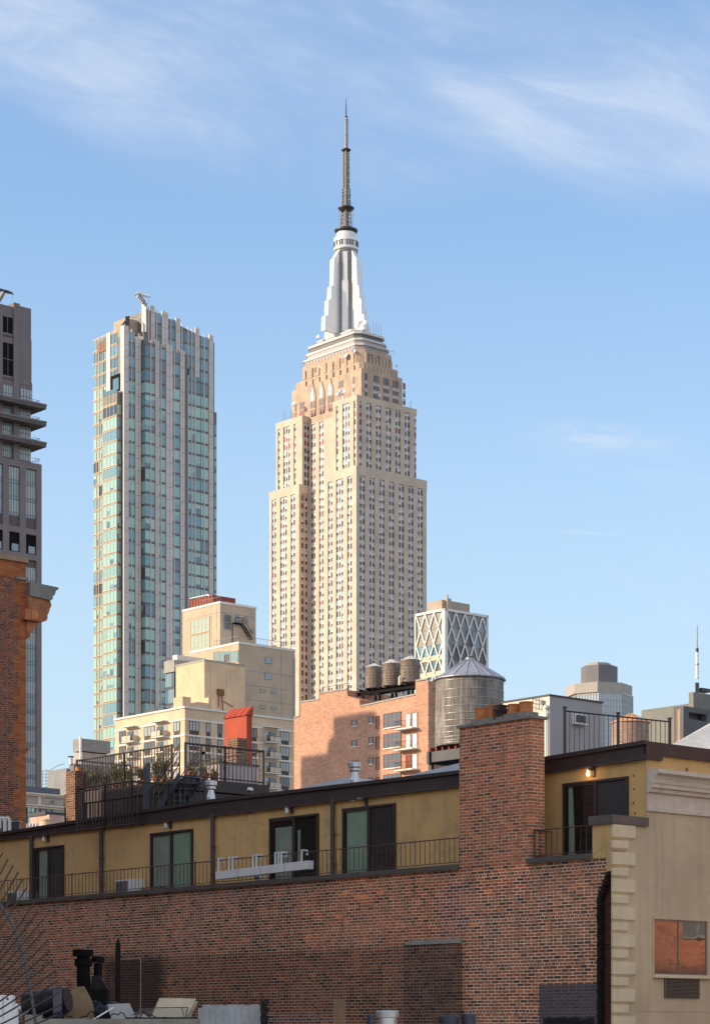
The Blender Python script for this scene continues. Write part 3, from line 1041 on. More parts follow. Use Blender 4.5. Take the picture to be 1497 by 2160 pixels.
# window-washing crane on its own base
lc = S.local(308, 640, 601)
crn = S.root('rooftop_crane', 'small grey window cleaning crane on the sloping top of the glass tower', 'crane')
cm = MB()
bl = lambda x, y: S.local(x, y, 602)
for a, b, r_ in (((308, 644), (290, 620), .42), ((298, 628), (304, 622), .12)):
    cm.tube(bl(*a), bl(*b), r_, M['steel'], 6)
for k in range(4): cm.box(*[v for p in [(bl(302 - k * 3, 636 - k * 3.6))] for v in (p.x - .5, p.x + .5, p.y - .3, p.y + .3, p.z - .5, p.z + .5)], M['steel'])
cm.build('mast', crn)
cm = MB()
top_, bot_ = [(283, 621), (296, 615), (303, 621), (316, 624)], [(287, 622), (296, 620), (304, 624), (315, 627)]
cm.path([bl(*p) for p in top_], .14, M['white']); cm.path([bl(*p) for p in bot_], .12, M['steel'])
for p, q in zip(top_, bot_): cm.tube(bl(*p), bl(*q), .1, M['steel'])
cm.tube(bl(314, 627), bl(313, 640), .05, M['steel'])
cm.build('arm', crn)

# ------------------------------------------------------------------ grey brown tower at the far left
M['greyb'] = mat('grey_brown_brick', (.205, .175, .175), .85, var=.07, vs=.2)
M['greyb2'] = mat('grey_brown_dark', (.12, .10, .10), .85)
GG = [glass('curtain_glass', (.30, .36, .37), .12, spec=.9), glass('green_glass', (.22, .29, .30), .1, spec=.9), glass('sky_glass', (.19, .25, .30), .08, spec=.9)]
S = Site(-70, 530)
T = S.root('tower', 'grey brown brick tower with dark cantilevered balcony slabs at the left edge', 'tower')
A_ = lambda x: S.A(x)
tw = MB(); P = Panes(); rnd = random.Random(5)
aE = A_(88)
zlow = S.Z(980, aE)
zt0 = S.Z(857, A_(71))


def zr(y, x): return S.Z(y, A_(x))


# lower body with window columns
cols = [(-28, 0.), (-27, -5), (-16, 6.5), (19.5, 42), (55, 77)]
cols = [(-16, 6.5), (19.5, 42), (55, 77)]
tw.box(0, aE, .5, 26, 0, zlow - .3, M['greyb2'])
iv = [(A_(a), A_(b)) for a, b in cols]
zop0, zop1 = zr(1168, 60), zr(1127, 60)
for i, j in inv(iv, 0, aE): tw.box(i, j, 0, .5, 0, zlow, M['greyb'])
tw.box(aE - .0, aE + .3, 0.5, 26, 0, zlow, M['greyb'])
for i, j in iv:
    tw.box(i, j, 0, .5, zlow - 1.6, zlow, M['greyb'])
    tw.box(i, j, 0, .5, zop1, zop1 + 1.4, M['greyb'])
    tw.box(i, j, 0, .5, zop0 - 1.4, zop0, M['greyb'])
    z = zlow - 1.7
    fh = 34.5 / (F / 539)
    while z > 40:
        z0 = z - fh
        if z0 > zop1 + 1.3 or z < zop0 - 1.3:
            P.add('R', .5, i + .05, j - .05, z0 + .9, z - .06, GG[0] if rnd.random() < .7 else GG[1], None, bars=3, barm=M['greyb2'], t=.1)
            P.add('R', .5, i + .05, j - .05, z0 + .05, z0 + .82, GG[2], None, bars=3, barm=M['greyb2'], t=.1)
        z = z0
hb = MB()
for i, j in iv:
    hb.box(i, j, .3, .52, zop0, zop1, M['black'])
    hb.box(i + (j - i) * .28, j - (j - i) * .1, .2, .3, zop0 + .2, zop0 + 1.9, GG[2])
hb.build('open_bay', T)
# balcony storeys
zs = [zr(y, 80) for y in (857, 893, 937)]
a71 = A_(71)
tw.box(0, a71, 1.2, 22, zlow, zs[0] + 1, M['greyb2'])
for i, j in ((A_(-10), A_(7)), (A_(31), A_(43))): tw.box(i, j, .4, 1.2, zlow, zs[0], M['greyb'])
for z in zs:
    sl = MB()
    sl.box(-2, A_(88.5), -1.9, 20, z - .9, z - .1, M['greyb2'])
    sl.box(-2, A_(88.5) + .12, -2.0, 20, z - .1, z + .3, M['greyb'])
    sl.build('balcony_slab', T)
    rl = MB()
    for q in (GG[2],): rl.box(A_(73), A_(86), 1.5, 1.56, z + .3, z + 1.5, q)
    railing(rl, (A_(72), .6), (A_(86.5), .6), z + .3, z + 1.6, M['darksteel'], .6, .03, rail=.05)
    railing(rl, (A_(86.5), .6), (A_(86.5), 6), z + .3, z + 1.6, M['darksteel'], .6, .03, rail=.05)
    rl.build('balcony_railing', T)
rl = MB(); railing(rl, (A_(72), .6), (A_(87), .6), zlow, zlow + 1.4, M['darksteel'], .6, .03, rail=.05); railing(rl, (A_(87), .6), (A_(87), 6), zlow, zlow + 1.4, M['darksteel'], .6, .03, rail=.05); rl.build('balcony_railing', T)
zz = [zlow] + zs[::-1]
for lo, hi in zip(zz, zz[1:]):
    for x0, x1 in ((8, 31), (43, 70)):
        P.add('R', 1.2, A_(x0), A_(x1), lo + .5, hi - 1.1, GG[1] if rnd.random() < .5 else GG[0], None, bars=4, barm=M['greyb2'], t=.12, hb=1)
# upper shaft with stepped top and edge offsets
for x1, y0, y1 in ((71, 857, 807), (69.5, 807, 717), (67.5, 717, 655)):
    tw.box(0, A_(x1), .6, 20, S.Z(y0, A_(x1)) - .5, S.Z(y1, A_(x1)), M['greyb'])
for x0, x1, y in ((0.5, -14, 632), (30, 42.5, 640), (64, 67.5, 651)):
    a0, a1 = sorted((A_(x0), A_(x1)))
    tw.box(a0, a1, .15 if x0 < 60 else .4, 3, S.Z(845, a1), S.Z(y, a1), M['greyb'])
tw.box(A_(-14), A_(7), .2, 3, S.Z(820, 0), S.Z(632, 0), M['greyb'])
tw.box(A_(42.5), A_(67.4), .45, .6, S.Z(812, A_(60)), S.Z(648, A_(60)), M['greyb'])
for x0, x1, y0, y1 in ((8, 29, 700, 667), (8.5, 30, 755, 722), (8.5, 30, 790, 757)):
    P.add('R', .62, A_(x0), A_(x1), S.Z(y0, A_(18)), S.Z(y1, A_(18)), M['black'], None, bars=1, barm=M['greyb'], t=.1)
for x0, x1, y0, y1 in ((9.5, 31, 842, 810), (45, 69, 850, 818)):
    P.add('R', .45 if x0 > 40 else .62, A_(x0), A_(x1), S.Z(y0, A_(x0)), S.Z(y1, A_(x0)), GG[0], None, bars=3, barm=M['greyb2'], t=.14, hb=1)
tw.build('wall', T)
P.finish(T, 'window', 100, key=lambda q: -q[4])
crn = S.root('rooftop_crane', 'dark curved window cleaning crane on the roof of the grey brown tower', 'crane')
cm = MB(); bl = lambda x, y: S.local(x, y, 509)
cm.tube(bl(-2, 634), bl(8, 616), .45, M['antenna']); cm.build('mast', crn)
cm = MB(); pth = [(-8, 611), (0, 609.5), (8, 612), (17, 614), (26.5, 618.5)]
cm.path([bl(*p) for p in pth], .22, M['darksteel']); cm.path([bl(x, y + 3.5) for x, y in pth[:-1]] + [bl(26.5, 619)], .16, M['darksteel'])
for p in pth: cm.tube(bl(*p), bl(p[0] + 2, p[1] + 3.6), .1, M['darksteel'])
cm.tube(bl(26.5, 619), bl(26.5, 634), .03, M['darksteel'])
cm.build('arm', crn)

# ------------------------------------------------------------------ lattice tower
S = Site(938, 500)
T = S.root('lattice_tower', 'grey glass tower wrapped in a white diamond lattice behind the rooftop water tanks', 'tower')
A_ = lambda x: S.A(x)
aR, bL = S.A(1029), S.B(875)
zt = S.Z(1283)
lw = MB()
M['latglass'] = glass('grey_glass', (.17, .17, .18), .15, var=.2)
M['latbrown'] = glass('brown_panel', (.24, .20, .16), .4)
M['dwin2'] = glass('green_grey_glass', (.13, .17, .14), .12)
M['lattice'] = mat('white_lattice', (.74, .72, .66), .5, var=.04)
lw.box(.3, aR - .3, .3, bL - .3, 0, zt - .4, M['latglass'])
lw.build('wall', T)
P = Panes(); rnd = random.Random(9)
for k in range(16):
    z1 = zt - .6 - k * 3.55
    for face, e in (('L', bL), ('R', aR)):
        n = 4 if face == 'L' else 6
        for i in range(n):
            h0, h1 = .4 + (e - .8) * i / n, .4 + (e - .8) * (i + 1) / n
            if face == 'L':
                g_ = M['latbrown'] if k < 2 else (GL[2], M['dwin2'], GL[1])[rnd.randrange(3)]
            else: g_ = M['latglass'] if rnd.random() < .6 else GG[2] if rnd.random() < .35 else M['w_dark']
            P.add(face, .3, h0 + .03, h1 - .03, z1 - (3.45 if face == 'R' or k < 2 else 2.2), z1, g_, None, t=.06)
P.finish(T, 'window', 100, key=lambda q: -q[4])
fl = MB()
for k in range(2, 16):
    z1 = zt - .6 - k * 3.55
    fl.box(.12, .3, .4, bL - .4, z1 - 3.4, z1 - 2.3, M['bandlt'])
fl.build('floor_band', T)
la = MB()
la.box(-.15, .75, -.15, .75, 0, zt, M['lattice'])
la.box(aR - .45, aR, -.15, .5, 0, zt, M['lattice'])
la.box(-.15, .3, bL - .3, bL, 0, zt, M['lattice'])
la.box(-.15, aR, -.15, .3, zt - .55, zt, M['lattice'])
la.box(-.15, .3, .3, bL, zt - .54, zt, M['lattice'])


def diag(face, h0, z0, h1, z1, lim, wd=.34):
    # clip to the face then extrude as a flat bar
    if h1 < h0: h0, z0, h1, z1 = h1, z1, h0, z0
    lo, hi = lim
    if h1 <= lo or h0 >= hi: return
    sl = (z1 - z0) / (h1 - h0)
    if h0 < lo: z0 += (lo - h0) * sl; h0 = lo
    if h1 > hi: z1 -= (h1 - hi) * sl; h1 = hi
    ln = math.hypot(h1 - h0, z1 - z0)
    nx, nz = -(z1 - z0) / ln * wd / 2, (h1 - h0) / ln * wd / 2
    pts = [(h0 + nx, z0 + nz), (h1 + nx, z1 + nz), (h1 - nx, z1 - nz), (h0 - nx, z0 - nz)]
    if face == 'R': la.exy(pts, -.05, .16, M['lattice'])
    else: la.exx(pts, -.05, .16, M['lattice'])


for face, e, n in (('R', aR, 4.5), ('L', bL, 3.0)):
    lim = (.7, e - .35)
    per = (lim[1] - lim[0]) / n
    hh = 64 / (F / 505)                 # height of one diamond
    for i in range(-14, 12):
        for k in range(1):
            x0 = lim[0] + per * i
            nseg = 14
            diag(face, x0, zt - .5, x0 + per * nseg, zt - .5 - hh * nseg, lim)
    for i in range(0, 22):
        x0 = lim[0] + per * i
        diag(face, x0, zt - .5, x0 - per * 14, zt - .5 - hh * 14, lim)
la.build('lattice', T)
ph = MB()
ph.box(1.2, S.A(985, 3), 2.2, 7, zt, S.Z(1268, 3, 3), M['tanbox'])
ph.box(2.2, S.A(948, 2), 1.5, 3, zt, S.Z(1261, 1, 2), M['tanbox'])
ph.tube((2.6, 2, zt + 2), (2.6, 2, zt + 3.6), .22, M['steel'])
ph.build('plant_room', T)

# ------------------------------------------------------------------ tan stepped office building
M['tan'] = mat('tan_brick', (.53, .41, .29), .85, var=.08, vs=.3, streak=.3)
M['tan2'] = mat('tan_stucco', (.66, .475, .30), .85, var=.08, vs=.3, streak=.5, dirt=(.40, .27, .15), dirtamt=.3)
M['cream'] = mat('cream_brick', (.66, .495, .335), .85, var=.08, vs=.3, streak=.2)
M['coping'] = mat('white_coping', (.74, .70, .62), .6, var=.05)
M['paleglass'] = glass('pale_window', (.40, .47, .36), .12, spec=1.)
M['skyglass'] = glass('sky_window', (.25, .33, .38), .06, spec=1.)
M['sill_grey'] = mat('grey_trim', (.33, .31, .28), .7)
S = Site(464, 470)
T = S.root('office_building', 'tan stepped office building with tall glazed stair window and rooftop rails', 'building')
tb = MB(); P = Panes()
bT = S.B(385); aT = S.A(539.5)
zt = S.Z(1273)
tb.box(0, aT, 0, bT, 0, zt, M['tan'])
# wing in front on the right
cw = S.local(503.4, 1358, 452)
S2 = Site(503.4, 452)
wx, wy = cw.x, cw.y
wA = wx + S2.A(622); wB = wy + S2.B(450)
zw = S2.Z(1358)
tb.box(wx, wA, wy, wy + 16, 0, zw, M['tan'])
tb.box(wx + .01, 4, wy + .2, wB + 1, 0, zw - .3, M['tan'])
tb.build('wall', T)
for q in ((-.15, aT + .15, -.15, bT, zt, zt + .45), (wx - .12, wA + .1, wy - .12, wy + 16, zw, zw + .4)):
    cp = MB(); cp.box(*q, M['coping']); cp.build('coping', T)
zL = lambda y, b: S.Z(y, 0, b)
b0, b1 = S.B(442), S.B(403)
bm = (b0 + b1) / 2
P.add('L', -.01, b0, b1, zL(1334.5, bm), zL(1306, bm), M['paleglass'], None, bars=4, barm=M['tan'], frame=.18, hb=1)
P.add('L', -.01, b0, b1, zL(1376, bm), zL(1340, bm), M['paleglass'], None, bars=4, barm=M['tan'], frame=.18, hb=2)
P.add('L', -.01, b0, b1, zL(1394, bm), zL(1381, bm), GL[1], None, bars=5, barm=M['tan'], frame=.15, hb=1)
zb = lambda y, x: S2.Z(y, 0, S2.B(x))
for x0, x1 in ((487, 502), (474, 485), (463, 472), (451, 461)):
    P.add('L', wx - .01, wy + S2.B(x1) + .0, wy + S2.B(x0), zb(1398, x0), zb(1376, x0) , GL[1] if x0 % 2 else M['w_dark'], GL[1], .25, bars=2, barm=M['tan'], frame=.1)
a0, a1 = S.A(473), S.A(486)
P.add('R', -.01, a0, a1, S.Z(1326, a0), S.Z(1297, a0), M['w_dark'], None, bars=4, barm=M['steel'], frame=.12, hb=1)
for x0, x1, y0, y1 in ((559, 572, 1398, 1387), (559, 572, 1431.5, 1420), (548, 558, 1459, 1454.5), (572, 581, 1462, 1457.5), (548, 558, 1493, 1488.5), (572, 581, 1495, 1490.5)):
    q0, q1 = S2.A(x0), S2.A(x1)
    P.add('R', wy - .01, wx + q0, wx + q1, S2.Z(y0, q0), S2.Z(y1, q0), M['skyglass'], None, frame=.1, barm=M['sill_grey'], hb=1)
a0, a1 = wx + S2.A(618.5), wA - .1
for k in range(4):
    P.add('R', wy - .01, a0, a1, S2.Z(1421 + 33.5 * k, S2.A(618)), S2.Z(1391 + 33.5 * k, S2.A(618)), M['skyglass'], None, frame=.06, barm=M['sill_grey'], hb=2)
P.finish(T, 'window')
jn = MB()
for k in range(4):
    z = S2.Z(1412.5 + 30.5 * k)
    jn.box(wx + .3, wA - .8, wy - .03, wy, z, z + .13, M['sill_grey'])
for x in (464 + 9, ): jn.box(a0 - 3.2, a0 - 3.1, wy - .03, wy, zw - 14, zw - .2, M['sill_grey'])
for z in (S.Z(1292), S.Z(1365)): jn.box(.2, aT - .2, -.03, 0, z, z + .12, M['sill_grey']); jn.box(-.03, 0, .2, bT, z, z + .12, M['sill_grey'])
for x in (446, 457): b = S.B(x); jn.box(-.03, -.005, b - .05, b + .05, 60, zt, M['sill_grey'])
jn.build('panel_joint', T)
rl = MB()
railing(rl, (wx + .1, wy + .1), (wA, wy + .1), zw + .4, zw + 1.6, M['steel'], .9, .03, rail=.045)
rl.build('railing', T)
rl = MB(); railing(rl, (wx + .1, wy + .1), (wx + .1, wB), zw + .4, zw + 1.6, M['steel'], .9, .03, rail=.045)
rl.build('railing', T)
rl = MB(); railing(rl, (.2, .2), (.2, bT * .5), zt + .4, zt + 1.5, M['steel'], .9, .03, rail=.045); rl.build('railing', T)
# rusty escape stair on the right face
fs = MB()
pA = S.Rr(500, 1316.5); pB = S.Rr(527, 1350)
for dy in (-.15, -1.0):
    fs.tube((pA[0] + .8, dy, pA[1]), (pB[0], dy, pB[1]), .13, M['black'], 4)
    fs.tube((pA[0] + .8, dy, pA[1] + 1), (pB[0], dy, pB[1] + 1), .06, M['black'], 4)
for i in range(12):
    f = i / 11
    fs.box(pA[0] + .8 + (pB[0] - pA[0] - .8) * f - .15, pA[0] + .8 + (pB[0] - pA[0] - .8) * f + .15, -1, -.1, pA[1] + (pB[1] - pA[1]) * f, pA[1] + (pB[1] - pA[1]) * f + .07, M['black'])
fs.box(pA[0] - 1.4, pA[0] + .9, -1.1, 0, pA[1] - .1, pA[1] + .05, M['black'])
for x in (-1.4, -.4, .6): fs.tube((pA[0] + x, -1.1, pA[1]), (pA[0] + x, -1.1, pA[1] + 1.1), .06, M['black'], 4)
fs.tube((pA[0] - 1.4, -1.1, pA[1] + 1.1), (pA[0] + .8, -1.1, pA[1] + 1.1), .06, M['black'], 4)
fs.tube((pA[0] - 1.3, -.1, pA[1]), (pA[0] - 1.3, -.1, pA[1] - 4), .09, M['black'], 4)
fs.build('escape_stair', T)
dr = MB(); q = S.Rr(497, 1303); dr.box(q[0], q[0] + .9, -.06, 0, q[1] - 1.6, q[1] + .6, M['steel']); dr.build('door', T)
for x_, y_ in ((518, 1305), (519, 1311), (531, 1330)):
    v = MB(); q = S.Rr(x_, y_); v.box(q[0] - .45, q[0] + .45, -.12, 0, q[1] - .35, q[1] + .35, M['sill_grey']); v.build('wall_vent', T)
# red brown plant box
M['rust'] = mat('rust_red_panel', (.24, .05, .03), .7, var=.2, vs=1.2, streak=.3)
mbx = MB()
q0, q1 = S.B(449, 2), S.B(401, 2)
mbx.box(2, 8, q0, q1, zt, S.Z(1255, 2, q0), M['rust'])
for i in range(9):
    y = q0 + (q1 - q0) * i / 8
    mbx.tube((1.95, y, zt), (1.95, y, S.Z(1255, 2, q0)), .06, M['rust'], 4)
mbx.path([(1.9, q1, S.Z(1252, 2, q0)), (1.9, q0 + 1.5, S.Z(1253, 2, q0)), (1.9, q0 + 1, S.Z(1256, 2, q0))], .2, M['galv'])
mbx.build('plant_box', T)

# dark glazed building to its left
S = Site(368, 455)
T = S.root('office_building', 'low blue glass building with grey roof band left of the tan buildings', 'building')
g = MB(); P = Panes()
bb = S.B(349.5)
zt = S.Z(1392)
g.box(0, 14, 0, bb, 0, zt - 2.4, M['darksteel']); g.build('wall', T)
g = MB(); g.box(-.3, 14, -.3, bb + .2, zt - 2.4, zt, M['sill_grey']); g.box(1, 12, .5, bb - 1, zt, zt + 1.2, M['coping']); g.build('roof', T)
for k in range(8):
    z1 = zt - 2.6 - k * 3.3
    for i in range(3):
        h0, h1 = bb * i / 3 + .05, bb * (i + 1) / 3 - .05
        P.add('L', 0, h0, h1, z1 - 2.7, z1, M['skyglass'] if (i + k) % 3 else GL[2], None, bars=1, barm=M['darksteel'])
P.finish(T, 'window')

# ------------------------------------------------------------------ plain tan box in front
S = Site(431, 440)
T = S.root('stucco_building', 'windowless pale tan stucco block above the balcony apartment building', 'building')
g = MB(); bb, aa = S.B(370.8), S.A(516.5); zt = S.Z(1394.5)
g.box(0, aa, 0, bb, 0, zt, M['tan2']); g.build('wall', T)
g = MB(); g.box(-.1, aa + .1, -.1, bb + .1, zt, zt + .35, M['sill_grey']); g.build('coping', T)
g = MB(); p = S.Rr(457, 1467)
g.box(p[0], p[0] + 1.5, -.5, 0, p[1], p[1] + 1.2, mat('rusty_box', (.16, .07, .03), .8))
g.tube((p[0] + .3, -.3, p[1]), (p[0] + .2, -.3, p[1] - 2.4), .1, M['rust']); g.tube((p[0] + 1.1, -.3, p[1]), (p[0] + 1.3, -.3, p[1] - 3), .1, M['rust'])
g.tube((p[0] + 1.3, -.2, p[1] - 1), (p[0] + 4, -.2, p[1] - 1.9), .08, M['rust'])
g.build('wall_bracket', T)
g = MB()
for i, (x, y0, y1) in enumerate(((443, 1406, 1480), (478, 1420, 1455), (487, 1420, 1458), (470, 1418, 1422))):
    a = S.A(x); g.box(a - .05, a + .05, -.02, 0, S.Z(y1, a), S.Z(y0, a), M['tanbox'])
g.build('joint', T)

# ------------------------------------------------------------------ balcony apartment building
S = Site(389.7, 420)
T = S.root('apartment_building', 'cream brick apartment building with white belt courses and small balconies', 'building')
g = MB(); bb, aa = S.B(243), S.A(620.5); zt = S.Z(1494)
g.box(0, aa, 0, bb, 0, zt, M['cream']); g.build('wall', T)
cp = MB(); cp.box(-.25, aa + .2, -.25, bb + .2, zt, zt + .35, M['coping'])
cp.build('coping', T)
FHa = 2.93
zf = [S.Z(1517) - FHa * k for k in range(8)]       # belt course levels
bc_ = MB()
for z in zf: bc_.box(-.1, aa, -.1, bb, z - .16, z + .16, M['coping'])
bc_.build('belt_course', T)
P = Panes(); rnd = random.Random(21)
M['curtglass'] = glass('curtained_glass', (.36, .38, .37), .15)
M['dwin'] = glass('dusk_glass', (.10, .115, .13), .08, spec=1.)
M['umber'] = mat('umber_spandrel', (.085, .06, .045), .7)
wl = [(252.5, 265, 0), (305, 326, 0), (367, 379.5, 0)]
wr = [(399.5, 419, 0), (435, 443, 0), (459.5, 467.5, 0), (521, 540.5, 0), (591.5, 608.5, 0)]
for k in range(6):
    z1 = zf[k] - .35
    for x0, x1, _ in wl:
        P.add('L', -.0, S.B(x1), S.B(x0), z1 - 1.65, z1, M['dwin'] if rnd.random() < .6 else M['curtglass'], None, bars=2 if x1 - x0 > 15 else 1, barm=M['umber'], frame=.07)
        P.add('L', -.0, S.B(x1), S.B(x0), z1 - 2.45, z1 - 1.72, M['umber'], None)
    for x0, x1, _ in wr:
        P.add('R', -.0, S.A(x0), S.A(x1), z1 - 1.65, z1, M['curtglass'] if rnd.random() < .55 else M['dwin'], None, bars=2 if x1 - x0 > 12 else 1, barm=M['umber'], frame=.07)
        P.add('R', -.0, S.A(x0), S.A(x1), z1 - 2.45, z1 - 1.72, M['umber'], None)
P.finish(T, 'window')
M['balc'] = mat('beige_balcony_panel', (.56, .49, .38), .7, var=.05)


def balcony(face, h0, h1, z, last):
    b = MB()
    dep = 1.3
    if face == 'L':
        bx = lambda a, b_, c, d, e, f, m: b.box(a, b_, c, d, e, f, m)
    bxx = (lambda h0_, h1_, d0, d1, z0, z1, m: b.box(-d1, -d0, h0_, h1_, z0, z1, m)) if face == 'L' else (lambda h0_, h1_, d0, d1, z0, z1, m: b.box(h0_, h1_, -d1, -d0, z0, z1, m))
    bxx(h0, h1, 0, dep, z - .18, z, M['coping'])
    bxx(h0 + .9, h1 - .1, dep - .06, dep, z + .08, z + 1.05, M['balc'])
    bxx(h0 + .05, h0 + .12, .05, dep, z + .1, z + 1.05, M['balc'])
    bxx(h1 - .12, h1 - .05, .05, dep, z + .1, z + 1.05, M['balc'])
    for h in (h0 + .1, h0 + .85, (h0 + h1) / 2, h1 - .1): bxx(h - .03, h + .03, dep - .02, dep + .04, z, z + 1.12, M['umber'])
    bxx(h0, h1, dep - .04, dep + .03, z + 1.07, z + 1.14, M['umber'])
    for i in range(8):
        h = h0 + .1 + .75 * i / 8
        bxx(h - .012, h + .012, dep - .03, dep, z, z + 1.07, M['umber'])
    bxx(h0 + .2, h1 - .2, -.05, .04, z + .02, z + 2.1, M['dwin'])
    bxx(h0 + .2, h0 + .2 + (h1 - h0) * .3, .04, .06, z + .05, z + 2.05, M['curtglass'])
    bxx((h0 + h1) / 2 - .06, (h0 + h1) / 2 + .06, .03, .09, z + .02, z + 2.1, M['umber'])
    if last: bxx(h0, h1, 0, dep, z + 2.75, z + 2.9, M['coping'])
    b.build('balcony', T)


for k in range(6):
    z = zf[k] - 2.65
    for x0, x1 in ((267, 292), (329, 355)): balcony('L', S.B(x1), S.B(x0), z, k == 0)
    balcony('R', S.A(553), S.A(585), z, k == 0)
g = MB()
zz = zt + .35
for x0, x1, h in ((400, 418, 2.2), (418, 432, 1.2), (432, 455, 1.5), (455, 462, 2.6)):
    g.box(S.A(x0), S.A(x1) - .05, 2.2, 5, zz, zz + h, M['tan2'])
g.box(1, 3, 8, bb - 8, zz, zz + .8, M['darksteel'])
g.build('roof_parapet', T)
g = MB(); railing(g, (S.A(520), .5), (aa, .5), zz, zz + .9, M['steel'], .8, .03, rail=.04); g.build('railing', T)

# ------------------------------------------------------------------ orange brick apartment building
OB = [(0., C(170, 116, 92)), (.3, C(188, 132, 104)), (.6, C(196, 140, 112)), (.85, C(180, 122, 96)), (1., C(206, 152, 124))]
M['obrick'] = brick('orange_brick', OB, C(200, 170, 146), bw=.62, bh=.22, jt=.03, big=(.85, 1.12), bigs=.12, dirt=.12, k=(1.05, 1.16, 1.2))
S = Site(903, 340)
T = S.root('apartment_building', 'orange brick apartment building with stepped parapet and white balcony doors', 'building')
g = MB()
pts = [(620, 1517), (633, 1517 - 6), (633.5, 1483), (674, 1477), (674.5, 1464), (732, 1455.5), (732.5, 1468), (758, 1476), (758.5, 1492), (875.5, 1467), (876, 1438), (903, 1433)]
prof = [S.L(x, y) for x, y in pts]
prof[-1] = (0, S.Z(1436))
bE_ = prof[0][0]
g.exx([(0, 0)] + [(bE_, 0)] + prof, 0, 9, M['obrick'])
aR_ = S.A(1010)
g.box(9, aR_, 0, 18, 0, S.Z(1438), M['obrick'])
g.build('wall', T)
g = MB()
g.box(1.2, 1.8, S.B(873), S.B(785), S.Z(1500), S.Z(1472, 1, 8), M['tan2']); g.build('roof_wall', T)
for (x0, y0), (x1, y1) in (((620, 1516), (633, 1510)), ((634, 1482), (674, 1476)), ((675, 1463), (732, 1454.5)), ((758.5, 1491), (875, 1466)), ((877, 1437), (903, 1433))):
    c = MB(); b0, z0 = S.L(x0, y0); b1, z1 = S.L(x1, y1)
    c.exx([(b1, z1 - .05), (b0, z0 - .05), (b0, z0 + .18), (b1, z1 + .18)], -.12, .4, M['sill_grey'])
    c.build('coping', T)
M['redframe'] = mat('red_brown_frame', (.26, .09, .06), .6)
P = Panes()


def owin(x0, x1, y0, y1, m, bars=0, hb=0, hi=None):
    b1, b0 = S.B(x0), S.B(x1)
    zc = (S.Z(y0, 0, (b0 + b1) / 2), S.Z(y1, 0, (b0 + b1) / 2))
    P.add('L', -.01, b0, b1, zc[0], zc[1], m, hi, .35, bars, M['redframe'], .09, hb=hb)


for k in range(4):
    y = k * 43.
    owin(810, 845, 1533 + y, 1505 + y, M['dwin'], 3, 1)
    owin(743, 752, 1530.5 + y, 1520 + y, M['dwin'], 0, 0)
    owin(778.5, 786.5, 1524.5 + y, 1513 + y, M['dwin'], 0, 1)
    owin(793.5, 799, 1536 + y, 1512 + y, M['w_dark'], 0, 0)
P.finish(T, 'window')
sl = MB()
for k in range(4):
    for x0, x1, yb in ((742, 753, 1532.5), (778, 787, 1526.5), (809, 846, 1535)):
        b1, b0 = S.B(x0), S.B(x1); z = S.Z(yb + 43 * k, 0, (b0 + b1) / 2)
        s_ = MB(); s_.box(-.16, 0, b0, b1, z - .1, z + .06, M['coping']); s_.build('sill', T)
for k in range(3):
    y = 43.6 * k
    b1, b0 = S.B(844), S.B(882)
    z = S.Z(1537 + y, 0, (b0 + b1) / 2)
    o = MB()
    o.box(-1.3, 0, b0, b1, z - .2, z, M['coping'])
    railing(o, (-1.25, b0), (-1.25, b1), z, z + 1.1, M['black'], .25, .012, rail=.025)
    railing(o, (-1.25, b1), (0, b1), z, z + 1.1, M['black'], .25, .012, rail=.025)
    o.build('balcony', T)
    for i, (x0, x1) in enumerate(((856, 867), (870, 881))):
        m = M['rust'] if (k == 2 and i == 0) else M['white']
        o = MB(); h1, h0 = S.B(x0), S.B(x1)
        o.box(-.1, 0, h0, h1, z, z + 2.2, m)
        o.box(-.14, -.1, h0, h0 + .1, z, z + 2.3, M['redframe']); o.box(-.14, -.1, h1 - .1, h1, z, z + 2.3, M['redframe']); o.box(-.14, -.1, h0 + .1, h1 - .1, z + 2.2, z + 2.3, M['redframe'])
        q = o.build('door', T)
        if m == M['rust']: q['label'] = 'red balcony door'
pp = MB()
for a in (1.6, 2.6):
    pp.tube((a, -.3, 0), (a, -.3, S.Z(1450)), .09, M['redframe'])
for k in range(6): z = S.Z(1452) - k * 3.1; pp.box(1.2, 3., -.4, 0, z, z + .12, M['redframe'])
pp.build('riser_pipe', T)
rl = MB()
for (x0, y0), (x1, y1) in (((676, 1462), (733, 1453)),):
    b0, z0 = S.L(x0, y0); b1, z1 = S.L(x1, y1); railing(rl, (.4, b0), (.4, b1), (z0, z1), (z0 + .9, z1 + .9), M['darksteel'], 1.6, .03, rail=.04, low=None)
b0, z0 = S.L(733, 1466); b1, z1 = S.L(775, 1478)
railing(rl, (2, b0), (2, b1), (z0, z1), (z0 + 1.2, z1 + 1.2), M['darksteel'], .5, .03, rail=.04, low=None)
rl.build('railing', T)
OS = S
# ------------------------------------------------------------------ water tanks


